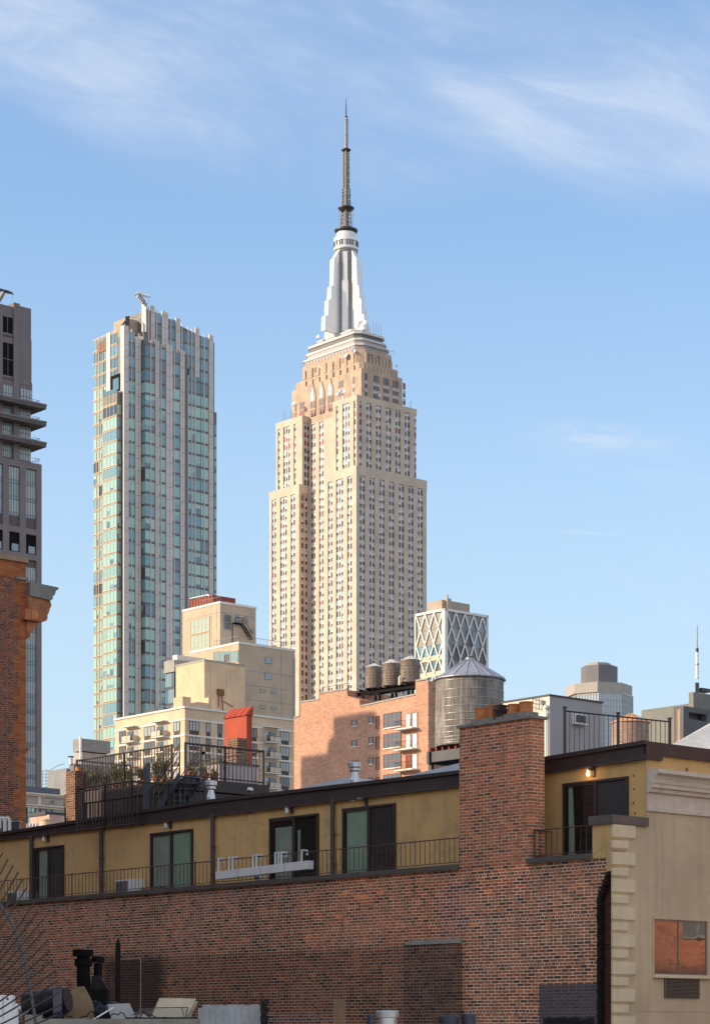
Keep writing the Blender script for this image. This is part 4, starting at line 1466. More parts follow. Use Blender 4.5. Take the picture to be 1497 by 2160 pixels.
def tank(name, label, site, a, b, rad, zb, zt_, za, wood, roof, nh, group=None, ribs=14, cap=True, legs=None):
    t = thing(name, label, 'water tank', (0, 0, 0), 0, group)
    p = Matrix.Rotation(ANG, 3, 'Z') @ Vector((a, b, 0))
    t.location = (site.x + p.x, site.y + p.y, zb)
    t.rotation_euler = (0, 0, ANG)
    h = zt_ - zb
    v = MB()
    n = 48
    v.cyl(0, 0, 0, h, rad, rad * .975, wood, n)
    v.build('tank_body', t)
    for i in range(nh):
        f = (i / (nh - 1)) ** 1.5
        hp = MB(); z = h * (.03 + .92 * f)
        hp.ring(0, 0, z, rad * (1 - .025 * z / h) + .015, .010 * rad / 2 + .007, M['galv'], 48, 4)
        hp.build('hoop', t)
    rf = MB()
    zr_ = za - zb
    rf.lathe(0, 0, [(rad * 1.05, h - .02), (rad * 1.05, h + .03), (rad * .1, zr_)], roof, ribs * 2, False)
    for i in range(ribs):
        an = 2 * math.pi * i / ribs
        rf.tube((rad * 1.04 * math.cos(an), rad * 1.04 * math.sin(an), h + .05), (rad * .1 * math.cos(an), rad * .1 * math.sin(an), zr_ + .02), .022 * rad / 2 + .01, roof, 4)
    rf.build('conical_roof', t)
    if cap:
        c = MB(); c.lathe(0, 0, [(rad * .13, zr_ - .06), (rad * .13, zr_ + .08), (rad * .09, zr_ + .1), (rad * .09, zr_ + .16), (rad * .14, zr_ + .2), (0, zr_ + .28)], M['steel'], 14); c.build('roof_cap', t)
    return t


def wood(name, c0, c1, c2):
    m, t, b = newmat(name)
    co = obco(t); s = t.sep(co)
    ang = t.m('ARCTAN2', s[1], s[0])
    col = t.m('FLOOR', t.m('MULTIPLY', ang, 11.))
    wn = t.new('ShaderNodeTexWhiteNoise', noise_dimensions='1D'); t.put(wn.inputs['W'], col)
    v = t.comb(t.m('MULTIPLY', ang, 9.), t.m('MULTIPLY', s[2], .5), col)
    n = t.noise(v, 1., 5, .65)
    c = t.mix(wn.outputs['Value'], c0, c1)
    c = t.mix(t.m('MULTIPLY', t.maprange(n, .38, .66), .8), c, c2)
    n2 = t.noise(t.comb(t.m('MULTIPLY', ang, 3.), t.m('MULTIPLY', s[2], .4), 4.), 1., 4, .6)
    c = t.mix(t.m('MULTIPLY', t.maprange(n2, .5, .7), .45), c, (.45, .43, .39))
    seam = t.m('LESS_THAN', t.m('FRACT', t.m('MULTIPLY', ang, 11.)), .06)
    c = t.mix(t.m('MULTIPLY', seam, .55), c, (.03, .025, .02))
    t.put(b.inputs['Base Color'], c); b.inputs['Roughness'].default_value = .85
    bp = t.new('ShaderNodeBump'); bp.inputs['Strength'].default_value = .5; bp.inputs['Distance'].default_value = .02
    t.put(bp.inputs['Height'], t.m('SUBTRACT', t.m('MULTIPLY', n, .5), seam)); t.put(b.inputs['Normal'], bp.outputs[0])
    return m


M['wood'] = wood('weathered_cedar', (.30, .27, .235), (.20, .18, .155), (.085, .07, .058))
M['woodbr'] = wood('brown_cedar', (.27, .20, .14), (.19, .14, .10), (.09, .06, .045))
M['woodter'] = wood('reddish_cedar', (.44, .27, .19), (.36, .22, .16), (.22, .13, .09))
M['zinc'] = mat('zinc_roof', (.36, .36, .40), .45, metal=.4, var=.12, vs=1.5)
M['palezinc'] = mat('pale_roof', (.60, .57, .53), .6, metal=.1, var=.12, vs=1.5)
M['terroof'] = mat('terracotta_roof', (.55, .28, .15), .7, var=.2, vs=2.)
zpl = S.Z(1447, 2, 9)
for i, (x0, x1, yt, ye, yb) in enumerate(((771, 805.5, 1400, 1408, 1453), (807, 844, 1391, 1401, 1448), (844.5, 886, 1384, 1394, 1441))):
    xc = (x0 + x1) / 2
    b = S.B(xc, 3.2); dd = S.depth(3.2, b)
    rad = (x1 - x0) / 2 / (F / dd)
    z = lambda y: EZ + (HY - y) / F * dd
    tank('water_tank', ['smallest brown wooden water tank, leftmost of the three on the orange brick building', 'middle brown wooden water tank of the three on the orange brick building', 'brown wooden water tank nearest the lattice tower, rightmost of the three'][i], S, 3.2, b, rad, z(yb), z(ye), z(yt), M['woodbr'], M['palezinc'], 9, 'three small rooftop water tanks', 10, False)
t = S.root('tank_platform', 'black steel beams carrying the three small water tanks', 'platform')
g = MB()
bA, bB = S.B(892, 3), S.B(764, 3)
for a in (1.9, 4.5):
    za, zb2 = S.Z(1444, a, bA), S.Z(1462, a, bB)
    g.exx([(bA, za - .45), (bB, zb2 - .45), (bB, zb2), (bA, za)], a, a + .3, M['black'])
g.build('beam', t)
g = MB()
for i in range(9):
    b = bA + (bB - bA) * (i + .3) / 9; zc_ = S.Z(1444 + 18 * (i + .3) / 9, 3, b)
    g.box(1.5, 5.2, b, b + .25, zc_ + .0, zc_ + .25, M['black'])
g.build('cross_beam', t)
for f in (.08, .35, .62, .9):
    b = bA + (bB - bA) * f
    for a in (1.9, 4.5):
        l = MB(); l.box(a, a + .3, b, b + .3, S.Z(1500), S.Z(1446 + 18 * f, a, b) - .4, M['black']); l.build('leg', t)
pz = S.root('pipe', 'short white bent vent pipe between the small water tanks', 'pipe')
g = MB(); b = S.B(842, 1.2); zp = S.Z(1445, 1.2, b)
g.path([(1.2, b, zp), (1.2, b, zp + 1.1), (1.2, b - .3, zp + 1.3)], .16, M['coping'], 8); g.build('elbow', pz)

# big tank
S = Site(990, 147)
T = tank('water_tank', 'largest grey wooden water tank with zinc cone roof behind the brick chimney', S, 0, 0, 2.25, S.Z(1577), S.Z(1436), S.Z(1392), M['wood'], M['zinc'], 11, None, 18)
g = MB()
for i in range(7): g.box(-1.9, 1.9, -1.9 + i * .6, -1.78 + i * .6, -.28, -.02, M['rust'])
g.build('floor_joist', T)
t = thing('tank_stand', 'dark steel stand under the large grey water tank', 'stand', T.location, ANG)
g = MB()
for y in (-1.7, 1.5): g.box(-2.2, 2.2, y, y + .22, -1.1, -.3, M['darksteel'])
for x in (-2.05, 1.8): g.box(x, x + .22, -1.7, 1.7, -1.0, -.32, M['darksteel'])
g.build('beam', t)
for x in (-2., 1.8):
    for y in (-1.7, 1.5):
        l = MB(); l.box(x, x + .24, y, y + .22, -9, -1.1, M['darksteel'])
        l.build('leg', t)
br = MB(); br.tube((-1.9, -1.6, -1.3), (-.4, -1.6, -3), .07, M['darksteel'], 4); br.tube((-1.9, -1.6, -3), (-.4, -1.6, -1.3), .07, M['darksteel'], 4); br.build('brace', t)
g = MB()
zc_ = T.location.z
lp = (-2.15, .9)
# terracotta coloured tank on the right
S = Site(1329, 230)
tank('water_tank', 'reddish banded water tank with terracotta cone roof behind the roof railing', S, 0, 0, 40 / (F / 230), S.Z(1600), S.Z(1526), S.Z(1506), M['woodter'], M['terroof'], 9, None, 12, False)

# ------------------------------------------------------------------ grey bulkhead building on the right
M['sunwall'] = mat('sunlit_stucco', (.74, .69, .60), .85, var=.06, vs=.4, streak=.25, dirt=(.55, .40, .25), dirtamt=.25)  # paler than the grey stucco: sunlight painted into the sunward face
M['greywall'] = mat('grey_stucco', (.36, .35, .35), .85, var=.05, vs=.3)
S = Site(1158.7, 100)
T = S.root('stair_bulkhead', 'grey stucco rooftop bulkhead with dark coping and a wall air conditioner', 'bulkhead')
aa, bb, zt = S.A(1269.5), S.B(1060), S.Z(1468)
g = MB(); g.box(.02, aa, 0, bb, 20, zt, M['greywall']); g.build('wall', T)
g = MB(); g.box(-.0, .02, .0, bb, 20, zt, M['sunwall']); g.build('side_wall', T)
g = MB(); g.box(-.05, aa + .05, -.05, bb + .05, zt, zt + .07, M['darksteel']); g.build('coping', T)
g = MB(); p = S.Rr(1206, 1526); q = S.A(1229.5)
g.box(p[0], q, -.16, 0, p[1], p[1] + .42, M['white']); g.box(p[0] + .09, q - .03, -.19, -.16, p[1] + .04, p[1] + .37, M['darksteel']); g.box(p[0] - .02, q + .02, -.3, 0, p[1] - .05, p[1], M['white'])
ac = g.build('air_conditioner'); ac.location = (S.x, S.y, 0); ac.rotation_euler = (0, 0, ANG); ac['label'] = 'white air conditioner set high in the grey bulkhead wall'; ac['category'] = 'air conditioner'
g = MB()
for x in (1123.5, 1136.5): b = S.B(x, -.12); g.tube((-.12, b, S.Z(1500, 0, b)), (-.12, b, S.Z(1472, 0, b)), .018, M['darksteel'])
for y in (1476, 1485, 1494): g.tube((-.12, S.B(1123.5, -.12), S.Z(y, 0, 1)), (-.12, S.B(1136.5, -.12), S.Z(y + 1.5, 0, .7)), .014, M['darksteel'])
g.build('ladder', T)
g = MB(); b, z = S.L(1146, 1483); g.box(-.05, 0, b - .08, b + .08, z - .12, z + .12, M['galv']); g.cyl(-.12, b, z - .1, z + .1, .06, .09, M['galv'], 10); g.build('wall_lamp', T)
g = MB(); g.path([(-.1, .12, 20), (-.1, .12, zt - .9)], .05, M['white'], 8); g.lathe(-.1, .12, [(.05, zt - 1), (.09, zt - .95), (.09, zt - .8), (.05, zt - .75), (.05, zt - .6), (.1, zt - .55), (.1, zt - .42)], M['white'], 10); g.build('vent_pipe', T)

# ------------------------------------------------------------------ far buildings on the right
S = Site(1281, 900)
T = S.root('tower', 'distant pale glass tower with grey mechanical crown far right', 'tower')
lx = lambda x, y, Y: S.local(x, y, Y)
g = MB()
ppx = F / 900


def oct2(mbb, x0, x1, y0, y1, m, cut=.28, dep=None):
    """octagonal block seen between pixel columns x0..x1"""
    cx_, r_ = (x0 + x1) / 2, (x1 - x0) / 2 / ppx
    c = S.local(cx_, 0, 915)
    pts = []
    for k in range(8):
        an = math.pi / 8 + k * math.pi / 4 - ANG + .25
        pts.append((c.x + r_ * 1.04 * math.cos(an), c.y + r_ * 1.04 * math.sin(an)))
    mbb.exz(pts, EZ + (HY - y0) / F * 915, EZ + (HY - y1) / F * 915, m)
    return c, r_ * 1.04


M['crownb'] = mat('beige_grey_crown', (.40, .36, .32), .8, var=.05)
M['crownd'] = mat('dark_grey_louvre', (.16, .155, .16), .7, var=.06)
M['hazeglass'] = glass('pale_curtain_glass', (.42, .50, .56), .12, spec=.8)
c, r_ = oct2(g, 1199, 1332, 2187, 1470, M['hazeglass']); g.build('wall', T)
g = MB()
for k in range(14):
    z = EZ + (HY - 1474 - k * 13) / F * 915
    pts = [(c.x + (r_ + .12) * math.cos(math.pi / 8 + i * math.pi / 4 - ANG + .25), c.y + (r_ + .12) * math.sin(math.pi / 8 + i * math.pi / 4 - ANG + .25)) for i in range(8)]
    g.exz(pts, z, z + .35, M['mastgrey'])
g.build('floor_band', T)
g = MB()
for i in range(8):
    a0 = math.pi / 8 + i * math.pi / 4 - ANG + .25; a1 = a0 + math.pi / 4
    for k in range(9):
        f = k / 8
        x = c.x + (r_ + .1) * ((1 - f) * math.cos(a0) + f * math.cos(a1)); y = c.y + (r_ + .1) * ((1 - f) * math.sin(a0) + f * math.sin(a1))
        g.tube((x, y, 80), (x, y, EZ + (HY - 1471) / F * 915), .16, M['mastgrey'], 4)
g.build('mullion', T)
g = MB(); oct2(g, 1194, 1331, 1470, 1449, M['crownb']); g.build('crown', T)
g = MB(); oct2(g, 1226, 1301, 1449, 1408, M['crownd']); oct2(g, 1236, 1287, 1408, 1401, M['crownb']); g.build('plant_room', T)

S = Site(1462, 300)
T = S.root('tower', 'dark grey concrete building with square opening at the right edge', 'tower')
M['conc'] = mat('grey_green_concrete', (.20, .20, .175), .85, var=.12, vs=.4, streak=.3)
M['concd'] = mat('dark_grey_panel', (.12, .115, .12), .8, var=.1)
g = MB(); g.box(0, 16, 0, .8, 0, S.Z(1460), M['conc']); g.box(1, 16, .8, 10, 0, S.Z(1480), M['conc']); g.build('wall', T)
lo = MB()
p0 = S.A(1441, -3); p1 = S.A(1530, -3)
z0, z1 = S.Z(1600), S.Z(1503)
o0, o1 = S.A(1452, -3), S.A(1490, -3)
zo0, zo1 = S.Z(1529), S.Z(1514)
for q in ((p0, o0, z0, z1), (o1, p1, z0, z1), (o0, o1, z0, zo0), (o0, o1, zo1, z1)): lo.box(q[0], q[1], -3, -1.4, q[2], q[3], M['concd'])
lo.box((o0 + o1) / 2 - .2, o1, -1.6, -1.2, zo0 - 1, zo1 + .3, M['crownd'])
lo.build('roof_frame', T)
g = MB(); g.box(S.A(1434, -2), p0 + .0, -2.4, -1.5, z0, S.Z(1508), M['tan']); g.build('side_block', T)
g = MB(); a = S.A(1470, 2); g.tube((a, 2, S.Z(1460)), (a, 2, S.Z(1432)), .35, M['darksteel'], 4)
g.box(a + .5, a + 2.2, 1.6, 2.6, S.Z(1450), S.Z(1442), M['darksteel']); g.box(a + 2, a + 6, 1.8, 2.2, S.Z(1447), S.Z(1444), M['darksteel']); g.box(a + 3.4, a + 4.2, 1.8, 2.4, S.Z(1460), S.Z(1447), M['steel'])
g.build('mast_base', T)
t = S.root('antenna_mast', 'thin white antenna mast on the dark building at the right edge', 'antenna')
g = MB(); zz = lambda y: S.Z(y, a, 2)
g.cyl(a, 2, zz(1432), zz(1376), .22, .19, M['white'], 10); g.cyl(a, 2, zz(1404), zz(1400), .24, .24, M['steel'], 10); g.cyl(a, 2, zz(1376), zz(1368), .2, .2, M['darksteel'], 10)
g.cyl(a, 2, zz(1368), zz(1316), .05, .03, M['steel'], 6)
for k in range(9): y = 1366 - k * 5.2; g.tube((a - .16, 2, zz(y)), (a + .16, 2, zz(y)), .05, M['steel'], 4)
g.build('whip', t)

# ------------------------------------------------------------------ near brick building with stucco penthouse
S = NB = Site(1290, 66)
bEnd = S.B(-90)
zLB = S.Z(1834, 0, S.B(968))              # underside of the ledge = top of the brickwork
zLT = zLB + .155
bx_ = lambda px_: S.B(px_)
zw_ = lambda px_, py_: S.L(px_, py_)[1]


def soft(t, v, a, b, w_):
    return t.m('MULTIPLY', t.maprange(v, a - w_, a + w_), t.maprange(v, b - w_, b + w_, 1., 0.))


def rect(t, s, co, p0, p1, y0, y1, w_=.06, wob=.25, ws=2.2):
    """mask of a patch on the long wall given by picture columns/rows -> wall metres"""
    b1, b0 = S.B(p0), S.B(p1)
    z1, z0 = S.L((p0 + p1) / 2, y0)[1], S.L((p0 + p1) / 2, y1)[1]
    n = t.m('MULTIPLY', t.m('SUBTRACT', t.noise(co, ws, 4, .7), .5), wob)
    return t.m('MULTIPLY', soft(t, t.m('ADD', s[1], n), b0, b1, w_), soft(t, t.m('ADD', s[2], n), z0, z1, w_))


def wall_extra(t, c, s, co):
    # older darker brickwork below a level line
    mk = rect(t, s, co, 255, 975, 2006, 2300, .03, .04)
    c = t.mix(t.m('MULTIPLY', mk, .55), c, t.mix(1., c, (.42, .36, .36, 1), 'MULTIPLY'))
    # darker soiling by the old flue
    mk = rect(t, s, co, 215, 345, 2018, 2200, .4, .8, 1.)
    c = t.mix(t.m('MULTIPLY', mk, .8), c, (.022, .017, .016, 1))
    # pale repointed patches
    for p in ((925, 992, 1868, 1976), (95, 130, 1900, 1912), (480, 502, 1868, 1908), (540, 700, 2141, 2200)):
        mk = rect(t, s, co, *p, .15, .5, 1.6)
        c = t.mix(t.m('MULTIPLY', t.m('MULTIPLY', mk, t.m('ADD', t.m('MULTIPLY', t.mo, .85), .02)), .6), c, (.62, .60, .58, 1))
    # brighter rebuilt brick around the chimney foot and upper right
    mk = rect(t, s, co, 1005, 1112, 1815, 1890, .2, .5, 1.)
    c = t.mix(t.m('MULTIPLY', mk, .55), c, t.mix(1., c, (1.9, 1.55, 1.45, 1), 'MULTIPLY'))
    mk = rect(t, s, co, 640, 980, 1850, 2000, .6, 1.2, .7)
    c = t.mix(t.m('MULTIPLY', mk, .5), c, t.mix(1., c, (1.45, 1.15, 1.0, 1), 'MULTIPLY'))
    mk = rect(t, s, co, 980, 1262, 1880, 2400, .5, 1.2, .7)
    c = t.mix(t.m('MULTIPLY', mk, .45), c, t.mix(1., c, (1.55, 1.5, 1.5, 1), 'MULTIPLY'))
    # peach coloured flaking strip
    mk = rect(t, s, co, 703, 728, 2108, 2300, .04, .3, 5.)
    c = t.mix(t.m('MULTIPLY', mk, .75), c, (.50, .33, .18, 1))
    # grey blue painted square with black smear under it
    mk = rect(t, s, co, 1136, 1262, 2077, 2400, .03, .12, 3.)
    c = t.mix(t.m('MULTIPLY', mk, .86), c, (.075, .078, .095, 1))
    mk = rect(t, s, co, 1146, 1254, 2148, 2400, .05, .35, 3.)
    c = t.mix(mk, c, (.012, .011, .012, 1))
    # water streaks running down from the ledge
    sv = t.comb(t.m('MULTIPLY', s[1], 1.7), t.m('MULTIPLY', s[2], .16), 5.)
    fall = t.maprange(s[2], zLB - 4.5, zLB, .15, 1.)
    c = t.mix(t.m('MULTIPLY', t.m('MULTIPLY', t.maprange(t.noise(sv, 1., 5, .7), .55, .72), fall), .55), c, (.055, .042, .036, 1))
    ev = t.comb(t.m('MULTIPLY', s[1], 1.1), t.m('MULTIPLY', s[2], .3), 11.)
    c = t.mix(t.m('MULTIPLY', t.maprange(t.noise(ev, 1., 6, .75), .60, .76), .30), c, (.50, .45, .38, 1))
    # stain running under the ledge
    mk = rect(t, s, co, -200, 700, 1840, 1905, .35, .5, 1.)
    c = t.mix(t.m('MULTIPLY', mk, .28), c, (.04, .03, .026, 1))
    return c


WB = [(0., C(52, 36, 36)), (.16, C(92, 52, 42)), (.34, C(128, 64, 46)), (.55, C(146, 78, 56)), (.74, C(116, 66, 52)), (.88, C(164, 88, 58)), (.965, C(80, 54, 48)), (1., C(206, 100, 52))]
M['wallbrick'] = brick('old_red_brick', WB, C(244, 220, 186), bw=.31, bh=.1, jt=.026, hdr=7, big=(.72, 1.15), bigs=.16, dirt=.22, extra=wall_extra, k=(1.75, 2.05, 1.65), patch=.38)
M['chimbrick'] = brick('chimney_brick', [(0., C(84, 52, 46)), (.25, C(134, 72, 54)), (.5, C(156, 82, 60)), (.75, C(170, 90, 64)), (.95, C(120, 74, 60)), (1., C(204, 96, 54))], C(236, 208, 172), bw=.31, bh=.1, jt=.026, hdr=900, big=(.85, 1.15), bigs=.3, dirt=.18, k=(1.75, 1.9, 1.5), patch=.25)
M['bulge'] = brick('sooty_brick', [(0., C(52, 36, 34)), (.4, C(92, 58, 48)), (.8, C(104, 66, 54)), (1., C(126, 80, 62))], C(186, 156, 130), bw=.31, bh=.1, jt=.020, hdr=7, big=(.7, 1.05), bigs=.3, dirt=.3, k=(1.4, 1.6, 1.5), patch=.3)
M['ochre'] = mat('ochre_stucco', (.68, .43, .17), .9, var=.09, vs=.35, streak=.3, bump=.25, bs_=30, dirt=(.36, .25, .13), dirtamt=.45, crack=.5)
M['tanst'] = mat('tan_stucco_facade', (.62, .475, .305), .9, var=.1, vs=.5, streak=.4, bump=.25, bs_=30, dirt=(.42, .34, .26), dirtamt=.4, crack=.35)
M['quoin'] = mat('cream_quoin', (.76, .62, .40), .8, var=.07, vs=2., streak=.2)
M['brown'] = mat('dark_brown_metal', (.052, .038, .036), .45, metal=.1, var=.15, vs=1.)
M['ledge'] = mat('grey_brown_metal', (.13, .115, .095), .5, metal=.1, var=.15, vs=1., streak=.3)
M['downp'] = mat('brown_downpipe', (.075, .062, .055), .5, var=.1)
M['rail'] = mat('rusty_railing', (.115, .055, .038), .75, var=.35, vs=4.)
M['corn'] = mat('cornice_paint', (.68, .575, .46), .7, var=.06, vs=1.5, streak=.3, dirt=(.36, .30, .25), dirtamt=.3)
M['capst'] = mat('weathered_capstone', (.26, .24, .20), .9, var=.2, vs=2., bump=.4)
M['terra'] = mat('terracotta', (.60, .20, .055), .75, var=.2, vs=4., streak=.15, dirt=(.30, .15, .09), dirtamt=.5)
M['curtain'] = mat('green_curtain', (.44, .57, .42), .9, var=.08, vs=2.)
M['curtain2'] = mat('pale_curtain', (.46, .50, .40), .9, var=.12, vs=2.)
M['dark'] = mat('unlit_black', (.012, .011, .012), .9)  # near-black standing in for unlit depth behind glass, bars and louvres
M['screen'] = mat('insect_screen', (.035, .033, .034), .7)


def paneglass():
    m, t, b = newmat('clear_glass')
    m.node_tree.nodes.remove(b)
    tr = t.new('ShaderNodeBsdfTransparent'); tr.inputs[0].default_value = (.75, .8, .78, 1)
    gl_ = t.new('ShaderNodeBsdfGlossy'); gl_.inputs['Roughness'].default_value = .02
    lw = t.new('ShaderNodeLayerWeight'); fr = t.m('ADD', .06, t.m('MULTIPLY', t.m('POWER', lw.outputs['Facing'], 3.), .6))
    mx = t.new('ShaderNodeMixShader')
    t.put(mx.inputs[0], fr); t.l.new(tr.outputs[0], mx.inputs[1]); t.l.new(gl_.outputs[0], mx.inputs[2])
    t.l.new(mx.outputs[0], m.node_tree.nodes['Material Output'].inputs[0])
    return m


M['clear'] = paneglass()

T = S.root('brick_building', 'long red brick building with ochre stucco penthouse, brick chimney and tan corner facade in front', 'building')
aFar = S.A(1700)
wl_ = MB()
wl_.box(0, 14, bx_(1261), bEnd, 0, zLB, M['wallbrick'])
# brick under the ochre pier, stepping out to the corner above the dark recess
wl_.box(0, .3, S.B(1279), bx_(1261) - .001, S.Z(1868), zLB, M['wallbrick'])
wl_.build('brick_wall', T)
rc = MB()
rc.box(.12, 1.0, 0.03, bx_(1261), 0, S.Z(1840), brick('dark_red_brick', [(0., C(70, 36, 30)), (1., C(104, 50, 38))], C(96, 60, 50), bw=.31, bh=.1, dirt=.2))
rc.build('recess_brick', T)
tr = MB()
M['tar'] = mat('black_tar', (.018, .014, .013), .8, spec=.15, var=.4, vs=5., dirt=(.2, .15, .12), dirtamt=.25, bump=.8, bs_=12)
rr_ = random.Random(4)
zc = 0
z = S.Z(1842)
while z > 8:
    y = 2187 - (z - EZ) * F / 66
    f = max(0., min(1., (1893 - y) / 53))
    c = (S.B(1266) * (1 - f) + S.B(1284) * f)
    tr.box(-.05 - rr_.random() * .03, .3, c - .05 - rr_.random() * .03, c + .07 + rr_.random() * .03, z - .085, z, M['tar'])
    z -= .1
tr.build('tarred_edge', T)
# stucco facade and ochre pier
fc = MB()
aP = 1.52
zcap0, zcap1 = S.Z(1738), S.Z(1719)
fc.box(.0, aP, 0, .028, 0, zcap0, M['tanst'])
zcor = S.Z(1706, aP + .05)
fc.box(aP, aFar, 0, .028, 0, zcor, M['tanst'])
fc.build('facade', T)
oc = MB()
oc.box(-.02, .6, .0, bx_(1250), zLB + .0, zcap0, M['ochre'])
oc.box(-.025, .3, .0, bx_(1279), S.Z(1838), zLB + .001, M['ochre'])
oc.build('ochre_pier', T)
cp = MB()
cp.box(-.09, aP, -.09, .6, zcap0, zcap1, M['ledge']); cp.box(-.09, .6, .6, bx_(1245), zcap0, zcap1, M['ledge'])
cp.build('parapet_cap', T)
for k in range(26):
    q = MB()
    zt_ = S.Z(1739) - k * .4
    big_ = k % 2 == 0
    h = .43 if big_ else .30
    zt_ = S.Z(1739) - (k // 2) * .80 - (0 if big_ else .455)
    w_ = S.A(1336) if big_ else S.A(1321.5)
    q.exz([(-.03, -.0), (-.03, -.07), (w_, -.07), (w_, 0)], zt_ - h + .07, zt_, M['quoin'])
    q.loft([(.02, 0, zt_ - h), (w_ - .05, 0, zt_ - h), (w_ - .05, -.005, zt_ - h), (.02, -.005, zt_ - h)],
           [(-.03, 0, zt_ - h + .07), (w_, 0, zt_ - h + .07), (w_, -.07, zt_ - h + .07), (-.03, -.07, zt_ - h + .07)], M['quoin'])
    q.build('quoin', T)
# cornice
cn = MB()
yz = lambda y: S.Z(y, aP)
pr_ = [(0, 1712), (.07, 1711), (.07, 1703), (.03, 1701), (.03, 1673), (.13, 1671), (.15, 1664), (.23, 1662), (.24, 1655), (.27, 1653), (.29, 1645), (.34, 1638), (.42, 1634), (.46, 1633), (.46, 1624), (0, 1622)]
cn.exx([(-d_, yz(y)) for d_, y in pr_], aP + .0, aFar, M['corn'])
cn.build('cornice', T)
# penthouse
fTop = [(1365, 1564.5), (1150, 1600), (970, 1628), (450, 1688.6), (0, 1758.6), (-90, 1772)]
fBot = [(1365, 1602), (1150, 1634), (970, 1661), (500, 1717), (0, 1774), (-90, 1784)]
a0_ = 1.5
LT = [S.L(x, y, a0_) for x, y in fTop]
LBt = [S.L(x, y, a0_) for x, y in fBot]
LT[0] = (0., LT[0][1]); LBt[0] = (0., LBt[0][1])
pe = MB()
pe.exx([(0.03, zLB - .3)] + [(bEnd, zLB - .3)] + [(b, z) for b, z in reversed(LBt[1:])] + [(.03, LBt[0][1])], a0_, 14, M['ochre'])
pe.box(a0_ - .003, aFar, 0, .029, zcor + .0, LBt[0][1] - .003, M['ochre']); pe.box(a0_ + .61, aFar, 0, .029, LBt[0][1] - .003, S.Z(1592, aP) + .02, M['ochre'])
pe.build('penthouse_wall', T)
fa = MB()
n_ = len(LT)
for i in range(n_ - 1):
    A0, A1, B0, B1 = LT[i], LT[i + 1], LBt[i], LBt[i + 1]
    zb1 = lambda b: B0[1] + (B1[1] - B0[1]) * (b - B0[0]) / (B1[0] - B0[0])
    lo_ = [(A0[0] if i else -.12, zb1(A0[0])), (A1[0], zb1(A1[0]))]
    fa.exx([lo_[0], lo_[1], (A1[0], A1[1]), (lo_[0][0], A0[1])], a0_ - .12, a0_ + .6, M['brown'])
    fa.exx([(lo_[0][0], A0[1] - .10), (A1[0], A1[1] - .10), (A1[0], A1[1] + .02), (lo_[0][0], A0[1] + .02)], a0_ - .2, a0_ - .12, M['brown'])
    fa.exx([(lo_[0][0], lo_[0][1] - .0), (lo_[1][0], lo_[1][1] - .0), (lo_[1][0], lo_[1][1] + .035), (lo_[0][0], lo_[0][1] + .035)], a0_ - .15, a0_ - .12, M['downp'])
zft = LT[0][1]
fa.box(a0_ + .6, aFar, -.12, .6, S.Z(1592, aP), zft, M['brown'])
fa.box(a0_ - .12, a0_ + .6, -.125, 0, S.Z(1592, aP), zft, M['brown'])
fa.build('fascia', T)
rf = MB()
rf.exx([(.1, LT[0][1] - .3), (bEnd, LT[-1][1] - .3), (bEnd, LT[-1][1] - .04)] + [(b, z - .04) for b, z in reversed(LT[:-1])], a0_ + .6, 14, M['darksteel'])
rf.build('roof', T)
le = MB()
le.box(-.10, 1.5, bx_(968) + .0, bEnd, zLB, zLT, M['ledge'])
le.build('ledge', T)
le2 = MB(); le2.box(-.10, 1.5, bx_(1250), bx_(1113), zLB, zLT, M['ledge']); le2.build('ledge', T)
for px_ in (67, 214, 449, 702):
    d_ = MB(); b = S.B(px_, 1.42)
    zt_ = [z for z in (S.L(px_, 2187 - (2187 - 1774) * (px_ + 3450) / 3450 * .985, 1.5)[1],)][0]
    d_.cyl(1.40, b, zLT - .05, zt_ + .18, .075, .075, M['downp'], 12)
    for zz_ in (zLT + .5, zLT + 1.5): d_.cyl(1.40, b, zz_, zz_ + .05, .092, .092, M['downp'], 12); d_.box(1.3, 1.5, b - .13, b - .11, zz_, zz_ + .03, M['rail'])
    d_.build('downpipe', T)


